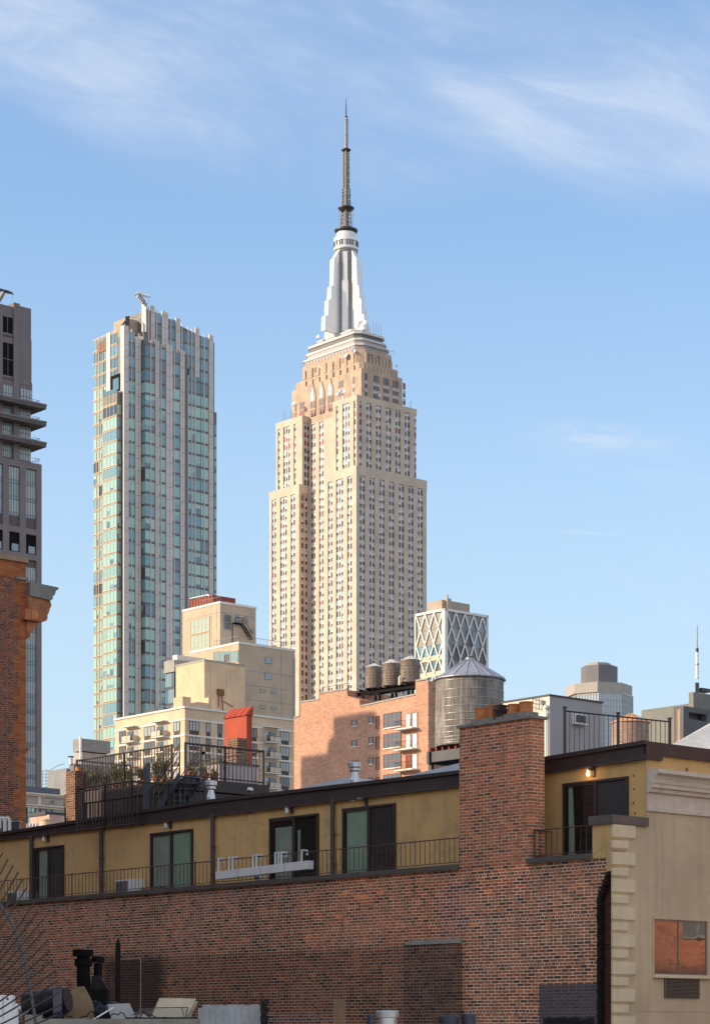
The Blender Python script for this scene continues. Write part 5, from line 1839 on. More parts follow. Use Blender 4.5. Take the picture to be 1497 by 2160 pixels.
def door(x0, x1, y0, mode):
    """sliding glass door between picture columns x0..x1, head at row y0 (left end)"""
    b1, b0 = S.B(x0, a0_), S.B(x1, a0_)
    zt = S.L(x0, y0, a0_)[1]; zb = zLT - .15
    fr = MB(); w_ = .07; p = a0_
    m = M['brown']
    fr.box(p - .09, p, b0, b0 + w_, zb, zt, m); fr.box(p - .09, p, b1 - w_, b1, zb, zt, m)
    fr.box(p - .10, p, b0, b1, zt - w_, zt, m); fr.box(p - .05, p, b0 + w_, b1 - w_, zb, zb + .06, m)
    bm = (b0 + b1) / 2 - .02
    fr.box(p - .08, p - .02, bm - .07, bm + .07, zb + .06, zt - w_, m)
    fr.box(p - .08, p - .04, bm + .07, b1 - w_, zt - w_ - .06, zt - w_, m)
    f = fr.build('door', T)
    dk = MB(); dk.box(p - .012, p - .002, b0 + w_, b1 - w_, zb, zt - w_, M['dark']); dk.build('shade_sheet', f)  # black sheet on the solid wall, painted shade for the unlit room
    cu = MB()

    def folds(c0, c1, m, zl, zh, amp=.008, flare=0., n=46):
        vs = []; n = max(6, int(abs(c1 - c0) * 40))
        for i in range(n + 1):
            b = c0 + (c1 - c0) * i / n
            dx = amp * math.sin(i * 1.7) + amp * .4 * math.sin(i * .61)
            vs.append((p - .026 + dx, b + flare * i / n, zl)); vs.append((p - .026 + dx, b, zh))
        cu.add(vs, [(2 * i, 2 * i + 2, 2 * i + 3, 2 * i + 1) for i in range(n)], m, True)
    L0, L1 = bm + .08, b1 - w_ - .01          # left (picture) leaf spans larger b
    R0, R1 = b0 + w_ + .01, bm - .08
    if mode == 0: folds(L1 - .28, L0 + .03, M['curtain2'], zb + .1, zt - .1); folds(L1 - .05, L1 - .18, M['screen'], zb + .1, zt - .1)
    if mode == 1: folds(L1 - .05, L0, M['curtain2'], zb + .1, zt - .1); folds(R1, R0, M['curtain'], zb + .1, zt - .1)
    if mode == 2: folds(L1 - .22, L0 + .05, M['curtain2'], zb + .1, zt - .35); folds(R1 - .1, R1 - .25, M['curtain2'], zb + .8, zt - .5, .003)
    if mode == 3: folds(L1 - .12, L0, M['curtain'], zb + .1, zt - .08, flare=0); folds(R1, R0 + .1, M['screen'], zb + .1, zt - .1)
    if mode == 4: folds(L1 - .12, L1 - .30, M['curtain'], zb + .1, zt - .1, flare=-.12)
    if cu.v: cu.build('curtain', f)
    g1 = MB(); g1.add([(p - .055, L0, zb + .06), (p - .055, L1, zb + .06), (p - .055, L1, zt - w_), (p - .055, L0, zt - w_)], [(0, 1, 2, 3)], M['clear']); g1.build('glass', f)
    g2 = MB(); g2.add([(p - .047, R0, zb + .06), (p - .047, R1, zb + .06), (p - .047, R1, zt - w_), (p - .047, R0, zt - w_)], [(0, 1, 2, 3)], M['screen'] if mode in (0, 4) else M['clear']); g2.build('glass', f)
    return f


door(74, 136, 1790, 0)
door(320, 408, 1759, 1)
door(571, 673, 1728, 2)
door(725, 835, 1707, 3)
door(1190, 1326, 1654, 4)
# wall lamps
M['bulb'], _t, _b = newmat('lit_bulb')
_b.inputs['Emission Color'].default_value = (1., .55, .18, 1); _b.inputs['Emission Strength'].default_value = 4.
_b.inputs['Base Color'].default_value = (.9, .8, .6, 1)
for i, (px_, py_) in enumerate(((103, 1769), (361, 1740), (617, 1708), (774, 1691), (1252, 1629))):
    lm = MB(); b, z = S.L(px_, py_, a0_)
    lm.box(a0_ - .05, a0_, b - .06, b + .06, z - .14, z + .12, M['downp'])
    lm.box(a0_ - .2, a0_ - .05, b - .05, b + .05, z + .04, z + .12, M['downp'])
    o = lm.build('wall_lamp', T)
    gl_ = MB()
    if i == 4: gl_.lathe(a0_ - .15, b + .10, [(.02, z + .06), (.03, z + .02), (.055, z - .06), (.045, z - .11), (.01, z - .13)], M['bulb'], 12)
    elif i == 3: gl_.box(a0_ - .26, a0_ - .08, b + .02, b + .22, z + .06, z + .12, M['steel'])
    else: gl_.cyl(a0_ - .15, b + .13, z - .12, z + .06, .07, .07, M['white'], 14)
    if i != 4 and i != 3: gl_.cyl(a0_ - .15, b + .13, z + .06, z + .13, .085, .085, M['downp'], 14)
    gl_.build('lamp_shade' if i != 4 else 'bulb', o)
    if i == 4:
        o['label'] = 'lit wall lamp'
        pl = bpy.data.objects.new('lamp_light', bpy.data.lights.new('lamp_light', 'POINT'))
        COL.objects.link(pl); pl.parent = T; pl.location = (a0_ - .30, b + .12, z - .08); pl.data.energy = 1.2; pl.data.color = (1, .6, .25); pl.data.shadow_soft_size = .05
# railings along the terrace
zr_top = S.Z(1768, .15, S.B(969, .15))
rb = [S.B(x, .1) for x in (-80, 152, 412, 580, 835, 969)]
for q0, q1 in zip(rb, rb[1:]):
    r_ = MB(); railing(r_, (.1, q1), (.1, q0), zLT, zr_top, M['rail'], .225, .0125, posts=(0.001,), rail=.02, pr=.028); r_.build('railing', T)
r_ = MB(); q0, q1 = S.B(1127, .1), S.B(1249, .1)
railing(r_, (.1, q1), (.1, q0), zLT, zr_top, M['rail'], .225, .013, posts=(.999,), rail=.02); railing(r_, (.1, q0), (.85, q0), zLT, zr_top, M['rail'], .2, .013, rail=.02); r_.build('railing', T)
# chimney
cb0, cb1 = S.B(1119), S.B(969)
ca1 = S.A(1148, cb0)
zct = S.Z(1515, 0, cb0)
ch = MB(); ch.box(-.01, ca1, cb0, cb1, zLB - .001, zct, M['chimbrick'])
chim = ch.build('chimney', T)
c = MB(); c.box(-.08, ca1 + .07, cb0 - .08, cb1 + .06, zct, zct + .085, M['capst']); c.build('chimney_cap', chim)
zc1 = zct + .085
for x0, x1, y0, y1, ad in ((998, 1024, 1492, 1516, .12), (1024, 1041, 1486, 1513, .1), (1067, 1091, 1484, 1504, .12), (1091, 1117, 1479, 1500, .1)):
    b1, b0 = S.B(x0, ad), S.B(x1, ad)
    w_ = (b1 - b0) * .72
    zb_2 = S.Z(y1, ad, b0); zt_2 = S.Z(y0, ad, b0)
    f_ = MB(); f_.box(ad - .06, ad + .44, b1 - w_ - .09, b1 + .05, zc1, zb_2, M['capst']); f_.build('pot_base', chim)
    o = MB()
    o.cyl(ad + .19, b1 - w_ / 2, zb_2, zt_2, w_ * .56, w_ * .56, M['terra'], 16); o.lathe(ad + .19, b1 - w_ / 2, [(w_ * .56, zt_2 - .03), (w_ * .60, zt_2 - .02), (w_ * .60, zt_2 + .02), (w_ * .45, zt_2 + .02), (w_ * .44, zt_2 - .1)], M['terra'], 16)
    o.build('chimney_pot', chim)
b1, b0 = S.B(1040, .1), S.B(1058, .1)
zg0, zg1 = S.Z(1508, .1, b0), S.Z(1486, .1, b0)
g = MB(); g.box(.14, .44, b0 + .03, b1 - .03, zc1, zg0, M['capst'])
M['cage'] = mat('rusty_cage', (.10, .06, .05), .8, var=.3, vs=5.)
for z in (zg0, zg1 - .03, (zg0 + zg1) / 2): g.box(.08, .5, b0, b1, z, z + .03, M['cage'])
for i in range(7):
    for (x, y) in ((.08, b0 + (b1 - b0) * i / 6), (.08 + .42 * i / 6, b0), (.5, b0 + (b1 - b0) * i / 6)):
        g.box(x - .008, x + .008, y - .008, y + .008, zg0, zg1, M['cage'])
g.box(.16, .42, b0 + .08, b1 - .08, zg0, zg1 - .08, M['dark'])
g.build('spark_guard', chim)
# projecting flue on the wall
bu = MB(); b1, b0 = S.B(858), S.B(974); z = S.Z(1990, 0, b0)
bu.box(-.14, 0.0, b0, b1, 8, z, M['bulge']); bo = bu.build('wall_flue', T)
bu = MB(); bu.exx([(b0, z), (b1, z), (b1 - .28, z + .14), (b0 + .0, z + .14)], -.002, .0, M['capst'])
bu.loft([(-.17, b0 - .02, z), (-.17, b1 + .02, z), (0, b1 + .02, z), (0, b0 - .02, z)], [(-.02, b0 + .04, z + .15), (-.02, b1 - .3, z + .15), (0, b1 - .3, z + .15), (0, b0 + .04, z + .15)], M['capst']); bu.build('sloping_cap', bo)
# window and grille on the tan facade
wn_ = MB()
a0w, a1w = S.A(1377), S.A(1489)
zt, zb = S.Z(1939, a0w), S.Z(2056, a0w)
M['alu'] = mat('aluminium_frame', (.24, .21, .17), .45, metal=.3, var=.1)
am = S.A(1429)
M['mirror'], _t, _b = newmat('reflective_glass')
_b.inputs['Base Color'].default_value = (.38, .32, .28, 1); _b.inputs['Metallic'].default_value = .8; _b.inputs['Roughness'].default_value = .02
_bp = _t.new('ShaderNodeBump'); _bp.inputs['Strength'].default_value = .10; _bp.inputs['Distance'].default_value = .02
_t.put(_bp.inputs['Height'], _t.noise(obco(_t), 2.2, 1)); _t.put(_b.inputs['Normal'], _bp.outputs[0])
wn_.box(a0w, a1w, -.004, .0, zb, zt, M['dark'])
for q in ((a0w, a0w + .04, zb, zt), (a1w - .04, a1w, zb, zt), (am - .025, am + .025, zb, zt), (a0w, a1w, zt - .05, zt), (a0w, a1w, zb, zb + .04)): wn_.box(q[0], q[1], -.03, -.003, q[2], q[3], M['alu'])
wo_ = wn_.build('window', T)
for h0, h1 in ((a0w + .04, am - .025), (am + .025, a1w - .04)):
    g = MB(); g.box(h0, h1, -.012, -.006, zb + .04, zt - .05, M['mirror']); g.build('pane', wo_)
tr_ = MB()
for q in ((a0w - .05, a0w, zb, zt), (a1w, a1w + .10, zb, zt), (a0w - .05, a1w + .10, zt, zt + .06)): tr_.box(q[0], q[1], -.05, 0, q[2], q[3], M['tanst'])
tr_.build('reveal', wo_)
g = MB(); g.box(a0w - .04, a1w + .14, -.13, 0, zb - .1, zb, M['quoin']); g.build('sill', wo_)
g = MB(); q0, q1 = S.A(1400), S.A(1473); z0, z1 = S.Z(2106, q0), S.Z(2065, q0)
g.box(q0, q1, -.02, 0, z0, z1, M['dark'])
for q in ((q0, q0 + .03, z0, z1), (q1 - .03, q1, z0, z1)): g.box(q[0], q[1], -.05, 0, q[2], q[3], M['alu'])
for i in range(15): z = z0 + (z1 - z0) * i / 14.5; g.box(q0, q1, -.055, -.01, z, z + .018, M['alu'])
g.build('vent_grille', T)
jn = MB(); jn.box(S.A(1337), aFar, -.006, 0, S.Z(2135, 1.), S.Z(2135, 1.) + .015, M['sill_grey']); jn.build('stucco_joint', T)
M['skymetal'] = mat('pale_blue_metal_roof', (.62, .65, .68), .45, metal=.15, var=.08, vs=1.)
# raised metal roof pieces
rm = MB()
for x0, x1, yl, yr_, x2 in ((618, 700, 1668, 1645, 735), (845, 985, 1640, 1606, 1000)):
    aq = 3.2
    b0, z0 = S.L(x0, yl, aq); b1, z1 = S.L(x1, yr_, aq); b2, _z = S.L(x2, yr_, aq)
    rm.exx([(b0, z0 - .4), (b2, z0 - .4), (b2, z1), (b1, z1), (b0, z0)], aq, aq + 1.8, M['skymetal'])
rm.build('roof_monitor', T)
# sloping grey metal roof at the right
sr = MB(); p0 = S.local(1410, 1573, 74); p1 = S.local(1440, 1556, 74.5); p2 = S.local(1497, 1524, 77)
pts = [S.local(1405, 1578, 74), S.local(1700, 1615, 74), S.local(1700, 1420, 82), S.local(1500, 1524, 79)]
lo2 = [Vector((p.x, p.y + .0, p.z - .25)) for p in pts]
sr.loft(lo2, pts, M['palezinc']); sr.build('sloping_roof', T)

# ------------------------------------------------------------------ things on and along the near building
def at_nb(name, label, cat, group=None): return S.root(name, label, cat, group)


# through-wall air conditioners on the terrace
for (x0, x1, x2, y0, y1, lab) in ((20, 48, 58, 1882, 1902, 'white air conditioner at the far left of the terrace, behind the wire antenna'), (248, 279, 296, 1858, 1880, 'white air conditioner on the terrace below the second downpipe')):
    t = at_nb('air_conditioner', lab, 'air conditioner', 'white air conditioners along the terrace')
    b1, b0 = S.B(x0, 1.1), S.B(x2, 1.3)
    zt = S.Z(y0, 1.1, b1)
    g = MB(); g.box(1.0, 1.5, b0, b1, zLT, zt, M['white']); g.build('casing', t)
    g = MB(); bm = b0 + (b1 - b0) * .35; g.box(.985, 1.0, bm, b1 - .03, zLT + .03, zt - .05, M['steel'])
    for i in range(9): h = bm + (b1 - .03 - bm) * i / 9; g.box(.975, .985, h, h + .02, zLT + .05, zt - .07, M['darksteel'])
    g.build('grille', t)
# white planter boxes hung on the railing
t = at_nb('planter_box', 'long white planter boxes hooked over the terrace railing', 'planter')
g = MB(); b1, b0 = S.B(458, -.12), S.B(655, -.12)
zpt = lambda b: zr_top - .42 + .10 * (b1 - b) / (b1 - b0)
for k in range(4):
    q1 = b1 + (b0 - b1) * k / 4 - .04; q0 = b1 + (b0 - b1) * (k + 1) / 4 + .03
    o = MB(); zt2 = zpt(q1); o.exx([(q0, zt2 - .26), (q1, zt2 - .28), (q1 + .02, zt2), (q0 - .02, zt2 + .02)], -.22, .02, M['white']); o.build('box', t)
for x in (461, 484, 491, 534, 541, 581, 588, 594, 637):
    o = MB(); b = S.B(x, -.1); o.box(-.13, -.10, b - .03, b + .03, zpt(b) - .05, zr_top + .06, M['white']); o.box(-.13, .14, b - .03, b + .03, zr_top + .04, zr_top + .08, M['white']); o.box(.1, .14, b - .03, b + .03, zr_top - .1, zr_top + .06, M['white']); o.build('hook', t)
t = at_nb('white_box', 'small white box with dark trailing stems under the hanging planters', 'box')
g = MB(); b, z = S.L(546, 1856, .5); g.box(.4, .6, b - .12, b + .12, zLT, zLT + .28, M['white']); g.box(.38, .4, b - .08, b + .08, zLT + .1, zLT + .2, M['steel']); g.build('body', t)
# dead branches on the ledge
g = MB(); rnd = random.Random(2)
for i in range(46):
    b = S.B(300 + 54 * rnd.random(), .6); d0 = rnd.random() * .5
    g.tube((.4 + d0, b, zLT + .03 + .1 * rnd.random()), (.4 + d0 + .2 * (rnd.random() - .5), b + .5 * (rnd.random() - .5), zLT + .05 + .16 * rnd.random()), .012, M['rail'], 4)
o = g.build('twig_bundle'); o.location = (S.x, S.y, 0); o.rotation_euler = (0, 0, ANG); o['label'] = 'reddish brown bundle of dead twigs on the terrace beside the second door'; o['category'] = 'twigs'


# roof vents (galvanised)
def vent(x, ytop, ybase, wpx, Y, label, small=False):
    sc_ = F / Y
    t = thing('roof_vent', label, 'roof vent', ((x - CX) / F * Y, Y, EZ + (HY - ybase) / F * Y - .6), 0, 'metal roof vents')
    h = (ybase - ytop) / sc_ + .6; r = wpx / 2 / sc_
    g = MB()
    if small:
        g.cyl(0, 0, 0, h - .1, r * .62, r * .62, M['darksteel'], 14); g.build('pipe', t)
        g = MB(); g.lathe(0, 0, [(r, h - .12), (r, h - .08), (r * .7, h - .02), (0, h)], M['galv'], 16); g.build('cap', t)
    else:
        g.lathe(0, 0, [(r * .85, 0), (r * .72, h * .55), (r * .45, h - r * 1.5), (r * .45, h - r * 1.3)], M['galv'], 20); g.build('pipe', t)
        g = MB(); g.lathe(0, 0, [(r * .5, h - r * 1.5), (r * .82, h - r * 1.35), (r * .82, h - r * 1.0), (r * .5, h - r * .9), (r * .5, h - r * .8)], M['galv'], 20); g.build('collar', t)
        g = MB(); g.lathe(0, 0, [(r * .6, h - r * .85), (r, h - r * .8), (r, h - r * .18), (r * .8, h - r * .05), (0, h)], M['galv'], 20); g.build('cap', t)
    return t


vent(444.5, 1647, 1692, 26, 83, 'galvanised mushroom roof vent in front of the roof deck')
vent(747.5, 1608, 1655, 27, 77, 'galvanised mushroom roof vent against the orange brick building')
vent(527, 1661, 1680, 14, 81, 'small dark roof vent with shiny domed cap right of the deck', True)
# roof railing on the right
t = thing('roof_railing', 'black metal railing on the roof in front of the grey bulkhead', 'railing', (0, 0, 0))
zt = EZ + (HY - 1500) / F * 75
P0 = W(1190.5, 1500, 75); P1 = W(1412, 1523, (zt - EZ) * F / (HY - 1523))
M['railblk'] = mat('black_rail_paint', (.02, .018, .022), .4, var=.2)
ln = (P1 - P0).xy.length
zb0, zb1 = zt - 1.75, zt - 1.1
pm = P0.lerp(P1, .5)
g = MB(); railing(g, P0, pm, (zb0, zb0 + .2), zt, M['railblk'], .21, .014, rail=.028, low=None); g.build('rail_panel', t)
g = MB(); railing(g, pm, P1, (zb0 + .2, zb1), zt, M['railblk'], .21, .014, rail=.028, low=None); g.build('rail_panel', t)
for i, f in enumerate((0, .5, 1)):
    p = P0.lerp(P1, f); g = MB(); g.box(p.x - .05, p.x + .05, p.y - .05, p.y + .05, zt - 1.75 + .55 * f, zt + .1, M['railblk'])
    g.box(p.x - .07, p.x + .07, p.y - .07, p.y + .07, zt + .1, zt + .14, M['railblk']); g.build('post', t)

# ------------------------------------------------------------------ roof deck
S = RD = Site(391, 88)
M['siding'] = mat('dark_brown_siding', (.062, .047, .04), .75, var=.12, vs=1.)
M['deckrail'] = mat('bronze_railing', (.06, .044, .037), .6, var=.2, vs=3.)
M['slate'] = mat('slate_blue_stair', (.07, .075, .10), .5, var=.15)
zD = S.Z(1641)
T = S.root('roof_deck', 'raised dark brown roof deck with potted plants on the long building', 'deck')
bD, aD = S.B(135), S.A(566)
g = MB()
g.box(0.02, aD - .6, .02, bD, 20, zD - .5, M['siding']); g.box(-.06, aD, -.06, S.B(363), zD - .45, zD, M['siding']); g.box(-.03, aD, S.B(363), bD, zD - .45, zD, M['siding'])
i = 0
b = .2
while b < bD: g.box(-.02, .02, b, b + .03, 20, zD - .5, M['deckrail']); b += .26
g.build('platform', T)
zRt = S.Z(1568)
for q0, q1 in ((S.B(362), S.B(262)), (S.B(262), S.B(162))):
    r_ = MB(); railing(r_, (0, q0), (0, q1), zD, zRt, M['deckrail'], .185, .021, posts=(0, 1.), rail=.042, pr=.06, low=.1); r_.build('railing', T)
aR2 = S.A(555)
for q0, q1 in ((0, aR2 * .5), (aR2 * .5, aR2)):
    r_ = MB(); railing(r_, (q0, 0), (q1, 0), zD, zRt, M['deckrail'], .185, .021, posts=(0, 1.), rail=.042, pr=.06, low=.1); r_.build('railing', T)
r_ = MB(); railing(r_, (aR2, 0), (aR2, S.B(391, aR2)), zD, zRt, M['deckrail'], .24, .018, rail=.03, low=.1); r_.build('railing', T)
r_ = MB(); q = S.B(163); railing(r_, (0, q), (aR2 * .7, q), zD, zRt, M['deckrail'], .24, .018, rail=.03, low=.1); r_.build('railing', T)
# stair up to the deck
st = MB()
bt0, bt1 = S.B(384, -1), S.B(296, -1)
zs1, zs0 = zD, zD - 2.3
for a in (-1.15, -.15):
    st.exx([(bt0, zs1 - .3), (bt1, zs0 - .3), (bt1, zs0 + .05), (bt0, zs1 + .05)], a, a + .06, M['slate'])
for i in range(11):
    f = (i + .5) / 11; b = bt0 + (bt1 - bt0) * f; z = zs1 + (zs0 - zs1) * f
    st.box(-1.1, -.14, b - .14, b + .14, z - .03, z + .01, M['slate'])
so = st.build('stair', T)
for a in (-1.12, -.12):
    h = MB()
    for dz in (.35, .65, .95, 1.1): h.tube((a, bt0, zs1 + dz), (a, bt1, zs0 + dz), .022, M['deckrail'])
    for f in (0, .33, .66, 1.): b = bt0 + (bt1 - bt0) * f; z = zs1 + (zs0 - zs1) * f; h.tube((a, b, z), (a, b, z + 1.1), .03, M['deckrail'])
    h.build('handrail', so)
g = MB(); b = S.B(310, -1.1); g.box(-1.2, -1.0, b - .1, b + .1, 20, S.Z(1610, -1.1, b), M['slate']); g.build('post', T)
# lower railing in front
S2 = Site(279, 85.5)
t = S2.root('metal_railing', 'lower dark metal railing around the foot of the deck stair', 'railing')
zt = S2.Z(1648); zb = zt - 1.7
for q0, q1 in ((0, S2.B(222)), (S2.B(222), S2.B(163))):
    r_ = MB(); railing(r_, (0, q0), (0, q1), zb, zt, M['deckrail'], .19, .024, posts=(0, 1), rail=.04, pr=.05); r_.build('rail_panel', t)
aE2 = S2.A(432)
for q0, q1 in ((0, aE2 / 2), (aE2 / 2, aE2)):
    r_ = MB(); railing(r_, (q0, 0), (q1, 0), zb, zt, M['deckrail'], .24, .024, posts=(0, 1), rail=.035, pr=.05); r_.build('rail_panel', t)
g = MB(); railing(g, (S2.A(440), 1.1), (S2.A(505), 1.1), zb, zt - .35, M['deckrail'], .3, .015, posts=(0, 1), rail=.03, low=.6); g.build('rail_panel', t)
# pots and plants on the deck
M['leaf'] = mat('olive_leaf', (.14, .17, .045), .7, var=.4, vs=6.)
M['leaf2'] = mat('dry_stem', (.16, .11, .06), .8, var=.4, vs=6.)
M['pot'] = mat('terracotta_pot', (.36, .13, .06), .8, var=.2, vs=4.)
rnd = random.Random(8)


def plant(site, a, b, z, h, w, label, n=70, group='potted plants on the roof deck'):
    p = Matrix.Rotation(ANG, 3, 'Z') @ Vector((a, b, 0))
    t = thing('potted_plant', label, 'potted plant', (site.x + p.x, site.y + p.y, z), 0, group)
    g = MB(); g.lathe(0, 0, [(.12, 0), (.17, .28), (.19, .28), (.19, .33), (.15, .33), (.14, .26), (0, .26)], M['pot'], 16); g.build('pot', t)
    g = MB()
    for i in range(n):
        an = rnd.random() * 6.28; l = h * (.5 + .5 * rnd.random()); r = w * rnd.random()
        r0 = .1 * rnd.random(); ca, sa = math.cos(an), math.sin(an)
        m = M['leaf'] if rnd.random() < .7 else M['leaf2']
        p0 = Vector((r0 * ca, r0 * sa, .26)); p1 = Vector((r * .6 * ca, r * .6 * sa, .26 + l * .7)); p2 = Vector((r * 1.1 * ca, r * 1.1 * sa, .26 + l))
        d_ = Vector((-sa, ca, 0)) * .014
        g.add([p0 - d_, p0 + d_, p1 + d_, p1 - d_, p2], [(0, 1, 2, 3), (3, 2, 4)], m)
        for k in range(3):
            q = p0.lerp(p2, .3 + .7 * rnd.random()); e = Vector((rnd.random() - .5, rnd.random() - .5, rnd.random() - .3)) * .13; e2 = Vector((rnd.random() - .5, rnd.random() - .5, rnd.random() - .5)) * .06
            g.add([q, q + e + e2, q + e * 1.6, q + e - e2], [(0, 1, 2, 3)], m)
    g.build('leaves', t)


for i, (x, h, lab) in enumerate(((172, 1.0, 'leafy green potted plant at the left end of the deck railing'), (186, .8, 'second leafy potted plant from the left end of the deck'), (203, .85, 'bushy potted plant behind the left deck railing near a pale flower'), (226, .6, 'low dry looking potted plant behind the left deck railing'),
                                 (243, .95, 'bright green potted grass left of the deck stair'), (256, .85, 'bright green potted grass in the middle of the left deck railing'), (272, .6, 'sparse reddish potted plant above the lower railing corner'), (300, .7, 'potted plant left of the tall stair post'), (330, .8, 'potted plant behind the stair handrail'), (345, 1.1, 'tall potted plant at the top of the deck stair'))):
    a = .5 + .5 * (i % 2)
    plant(RD, a, RD.B(x, a), zD, h, .42, lab)
for i, x in enumerate((403, 416, 430, 441, 452)):
    plant(RD, RD.A(x, .5), .5 + .3 * (i % 2), zD, .35, .2, ['small terracotta potted plant at the corner post of the right deck', 'second small terracotta pot on the right deck', 'middle one of five small terracotta pots on the right deck', 'fourth small terracotta pot on the right deck', 'small terracotta pot nearest the middle post of the right deck'][i], 16, 'terracotta pots on the right deck')
t = thing('garden_hook', 'thin metal hook with a small black hanging pot on the right deck', 'hook', tuple(W(427, 1641, 89)), 0)
g = MB(); g.path([(0, 0, 0), (0, 0, 1.25), (.05, 0, 1.32), (.1, 0, 1.25), (.1, 0, 1.2)], .012, M['black']); g.build('hook_pole', t)
g = MB(); g.lathe(0.02, 0, [(.04, .9), (.09, .98), (.09, 1.02), (.0, 1.03)], M['black'], 10); g.build('hanging_pot', t)
t = thing('garden_hose', 'green hose hanging beside the deck stair', 'hose', tuple(W(374, 1650, 87)), 0)
g = MB(); g.path([(0, 0, 0), (.03, 0, .15), (.08, 0, .05), (.1, 0, -.3), (.13, 0, -.7), (.16, 0, -1.1)], .022, mat('green_hose', (.02, .12, .09), .5), 6); g.build('hose', t)
# brick stack at the deck's left end
Sb = Site(158, 93)
t = Sb.root('brick_stack', 'short weathered brick chimney stack at the left end of the roof deck', 'chimney')
g = MB(); g.box(0, .6, 0, Sb.B(139), 19, Sb.Z(1626), M['bulge']); g.build('stack', t)
g = MB(); g.cyl(.3, .2, Sb.Z(1626), Sb.Z(1617), .11, .11, M['terra'], 12); g.build('chimney_pot', t)
# red bulkhead
Sr = Site(520, 100)
M['red'] = mat('red_painted_metal', (.42, .048, .012), .6, var=.15, vs=.8, streak=.2)
t = Sr.root('rooftop_bulkhead', 'tall bright red bulkhead with a sloping red roof behind the deck', 'bulkhead')
bq = Sr.B(473.5)
zq = Sr.Z(1508)
g = MB(); g.box(0, .3, 0, bq, 18, zq, M['red'])
g.build('wall', t)
g = MB()
p_ = Sr.Z(1491, .3, 0)
g.loft([(-.06, -.05, zq - .02), (-.06, bq + .03, zq - .02), (.33, bq + .03, zq - .02), (.33, -.05, zq - .02)], [(.31, -.05, p_), (.31, bq + .03, p_ + .05), (.33, bq + .03, p_ + .05), (.33, -.05, p_)], M['red'])
for i in range(5):
    b = bq * i / 4; g.tube((-.06, b, zq), (.31, b, p_ + .02), .015, M['rust'], 4)
g.build('sloping_roof', t)
Sq = Site(500, 97)
t = Sq.root('brick_stack', 'small stepped brown brick chimney against the red bulkhead', 'chimney')
g = MB(); g.box(0, .6, 0, Sq.B(475), 20, Sq.Z(1571), M['bulge']); g.box(.05, .6, .05, Sq.B(482) + .1, Sq.Z(1571), Sq.Z(1556), M['bulge']); g.build('stack', t)
Sw = Site(462, 96)
t = Sw.root('rooftop_bulkhead', 'low pale grey bulkhead with dark coping seen through the right deck railing', 'bulkhead')
g = MB(); g.box(0, Sw.A(543), 0, Sw.B(434), 19, Sw.Z(1610), mat('lilac_grey_wall', (.42, .37, .38), .8)); g.build('wall', t)
g = MB(); g.box(-.06, Sw.A(543) + .05, -.06, Sw.B(434), Sw.Z(1610), Sw.Z(1606), M['downp']); g.build('coping', t)

# ------------------------------------------------------------------ orange and brown brick building at the left edge
S = LB = Site(55, 115)


def lb_extra(t, c, s, co):
    # smooth orange face brick toothed into the old wall along its outer edge
    blk = t.m('MODULO', t.m('FLOOR', t.m('DIVIDE', t.m('ADD', s[2], .2), .86)), 2.)
    lim = t.m('ADD', t.m('MULTIPLY', blk, S.A(40) - S.A(29)), S.A(29))
    mk = t.m('GREATER_THAN', s[0], lim)
    mk = t.m('MAXIMUM', mk, t.m('GREATER_THAN', s[2], S.Z(1218, -1)))
    fine = t.m('LESS_THAN', t.m('FRACT', t.m('DIVIDE', s[2], .11)), .16)
    wn = t.new('ShaderNodeTexWhiteNoise', noise_dimensions='2D')
    t.put(wn.inputs['Vector'], t.comb(t.m('FLOOR', t.m('DIVIDE', s[0], .34)), t.m('FLOOR', t.m('DIVIDE', s[2], .11)), 0.))
    oc_ = t.mix(wn.outputs['Value'], C(150, 84, 46) + (1,), C(186, 112, 66) + (1,))
    oc_ = t.mix(t.m('MULTIPLY', t.maprange(t.noise(co, .5, 5, .7), .5, .75), .6), oc_, C(120, 66, 40) + (1,))
    oc_ = t.mix(t.m('MULTIPLY', fine, .55), oc_, C(112, 62, 40) + (1,))
    return t.mix(mk, c, oc_)


M['lbbrick'] = brick('orange_brown_brick', [(0., C(70, 42, 32)), (.35, C(112, 60, 42)), (.65, C(134, 72, 46)), (.9, C(120, 70, 52)), (1., C(178, 88, 48))], C(178, 140, 116), bw=.32, bh=.105, jt=.026, hdr=6, big=(.8, 1.15), bigs=.18, dirt=.2, extra=lb_extra)
T = S.root('brick_building', 'orange and brown brick building with a heavy projecting cornice at the left edge', 'building')
zt = S.Z(1188)
g = MB(); g.box(-62, 0, 0, 16, 0, zt, M['lbbrick']); g.build('wall', T)
g = MB(); g.box(-62, .08, -.12, 16, zt, S.Z(1177), mat('brownstone_cap', (.33, .22, .14), .85, var=.12, vs=1.)); g.build('parapet_cap', T)
g = MB(); g.box(S.A(33), .06, -.1, 0, S.Z(1225), S.Z(1219), M['capst']); g.build('string_course', T)
cg = MB()
M['copper'] = mat('grey_green_sheet_metal', (.20, .19, .165), .55, metal=.2, var=.15, vs=.8, streak=.35)
prf = [(0, 1258), (99, 1262), (104, 1258), (103, 1254), (108, 1248), (110, 1240), (113, 1238), (115.5, 1235), (115.5, 1232), (0, 1229)]
pz_ = [((S.A(x) if x else 0), S.Z(y)) for x, y in prf]
cg.exy(pz_, -.35, 16, M['copper']); cg.build('cornice', T)
M['tcblock'] = mat('carved_terracotta', (.40, .15, .065), .8, var=.25, vs=2.5, bump=.8, bs_=5.)
c2 = MB()
prf = [(0, 1310), (74, 1310), (88, 1308), (93, 1302), (95, 1293), (98, 1286), (100, 1278), (103, 1272), (101, 1264), (99, 1260), (0, 1258)]
c2.exy([((S.A(x) if x else 0), S.Z(y)) for x, y in prf], -.25, 16, M['tcblock']); c2.build('frieze', T)
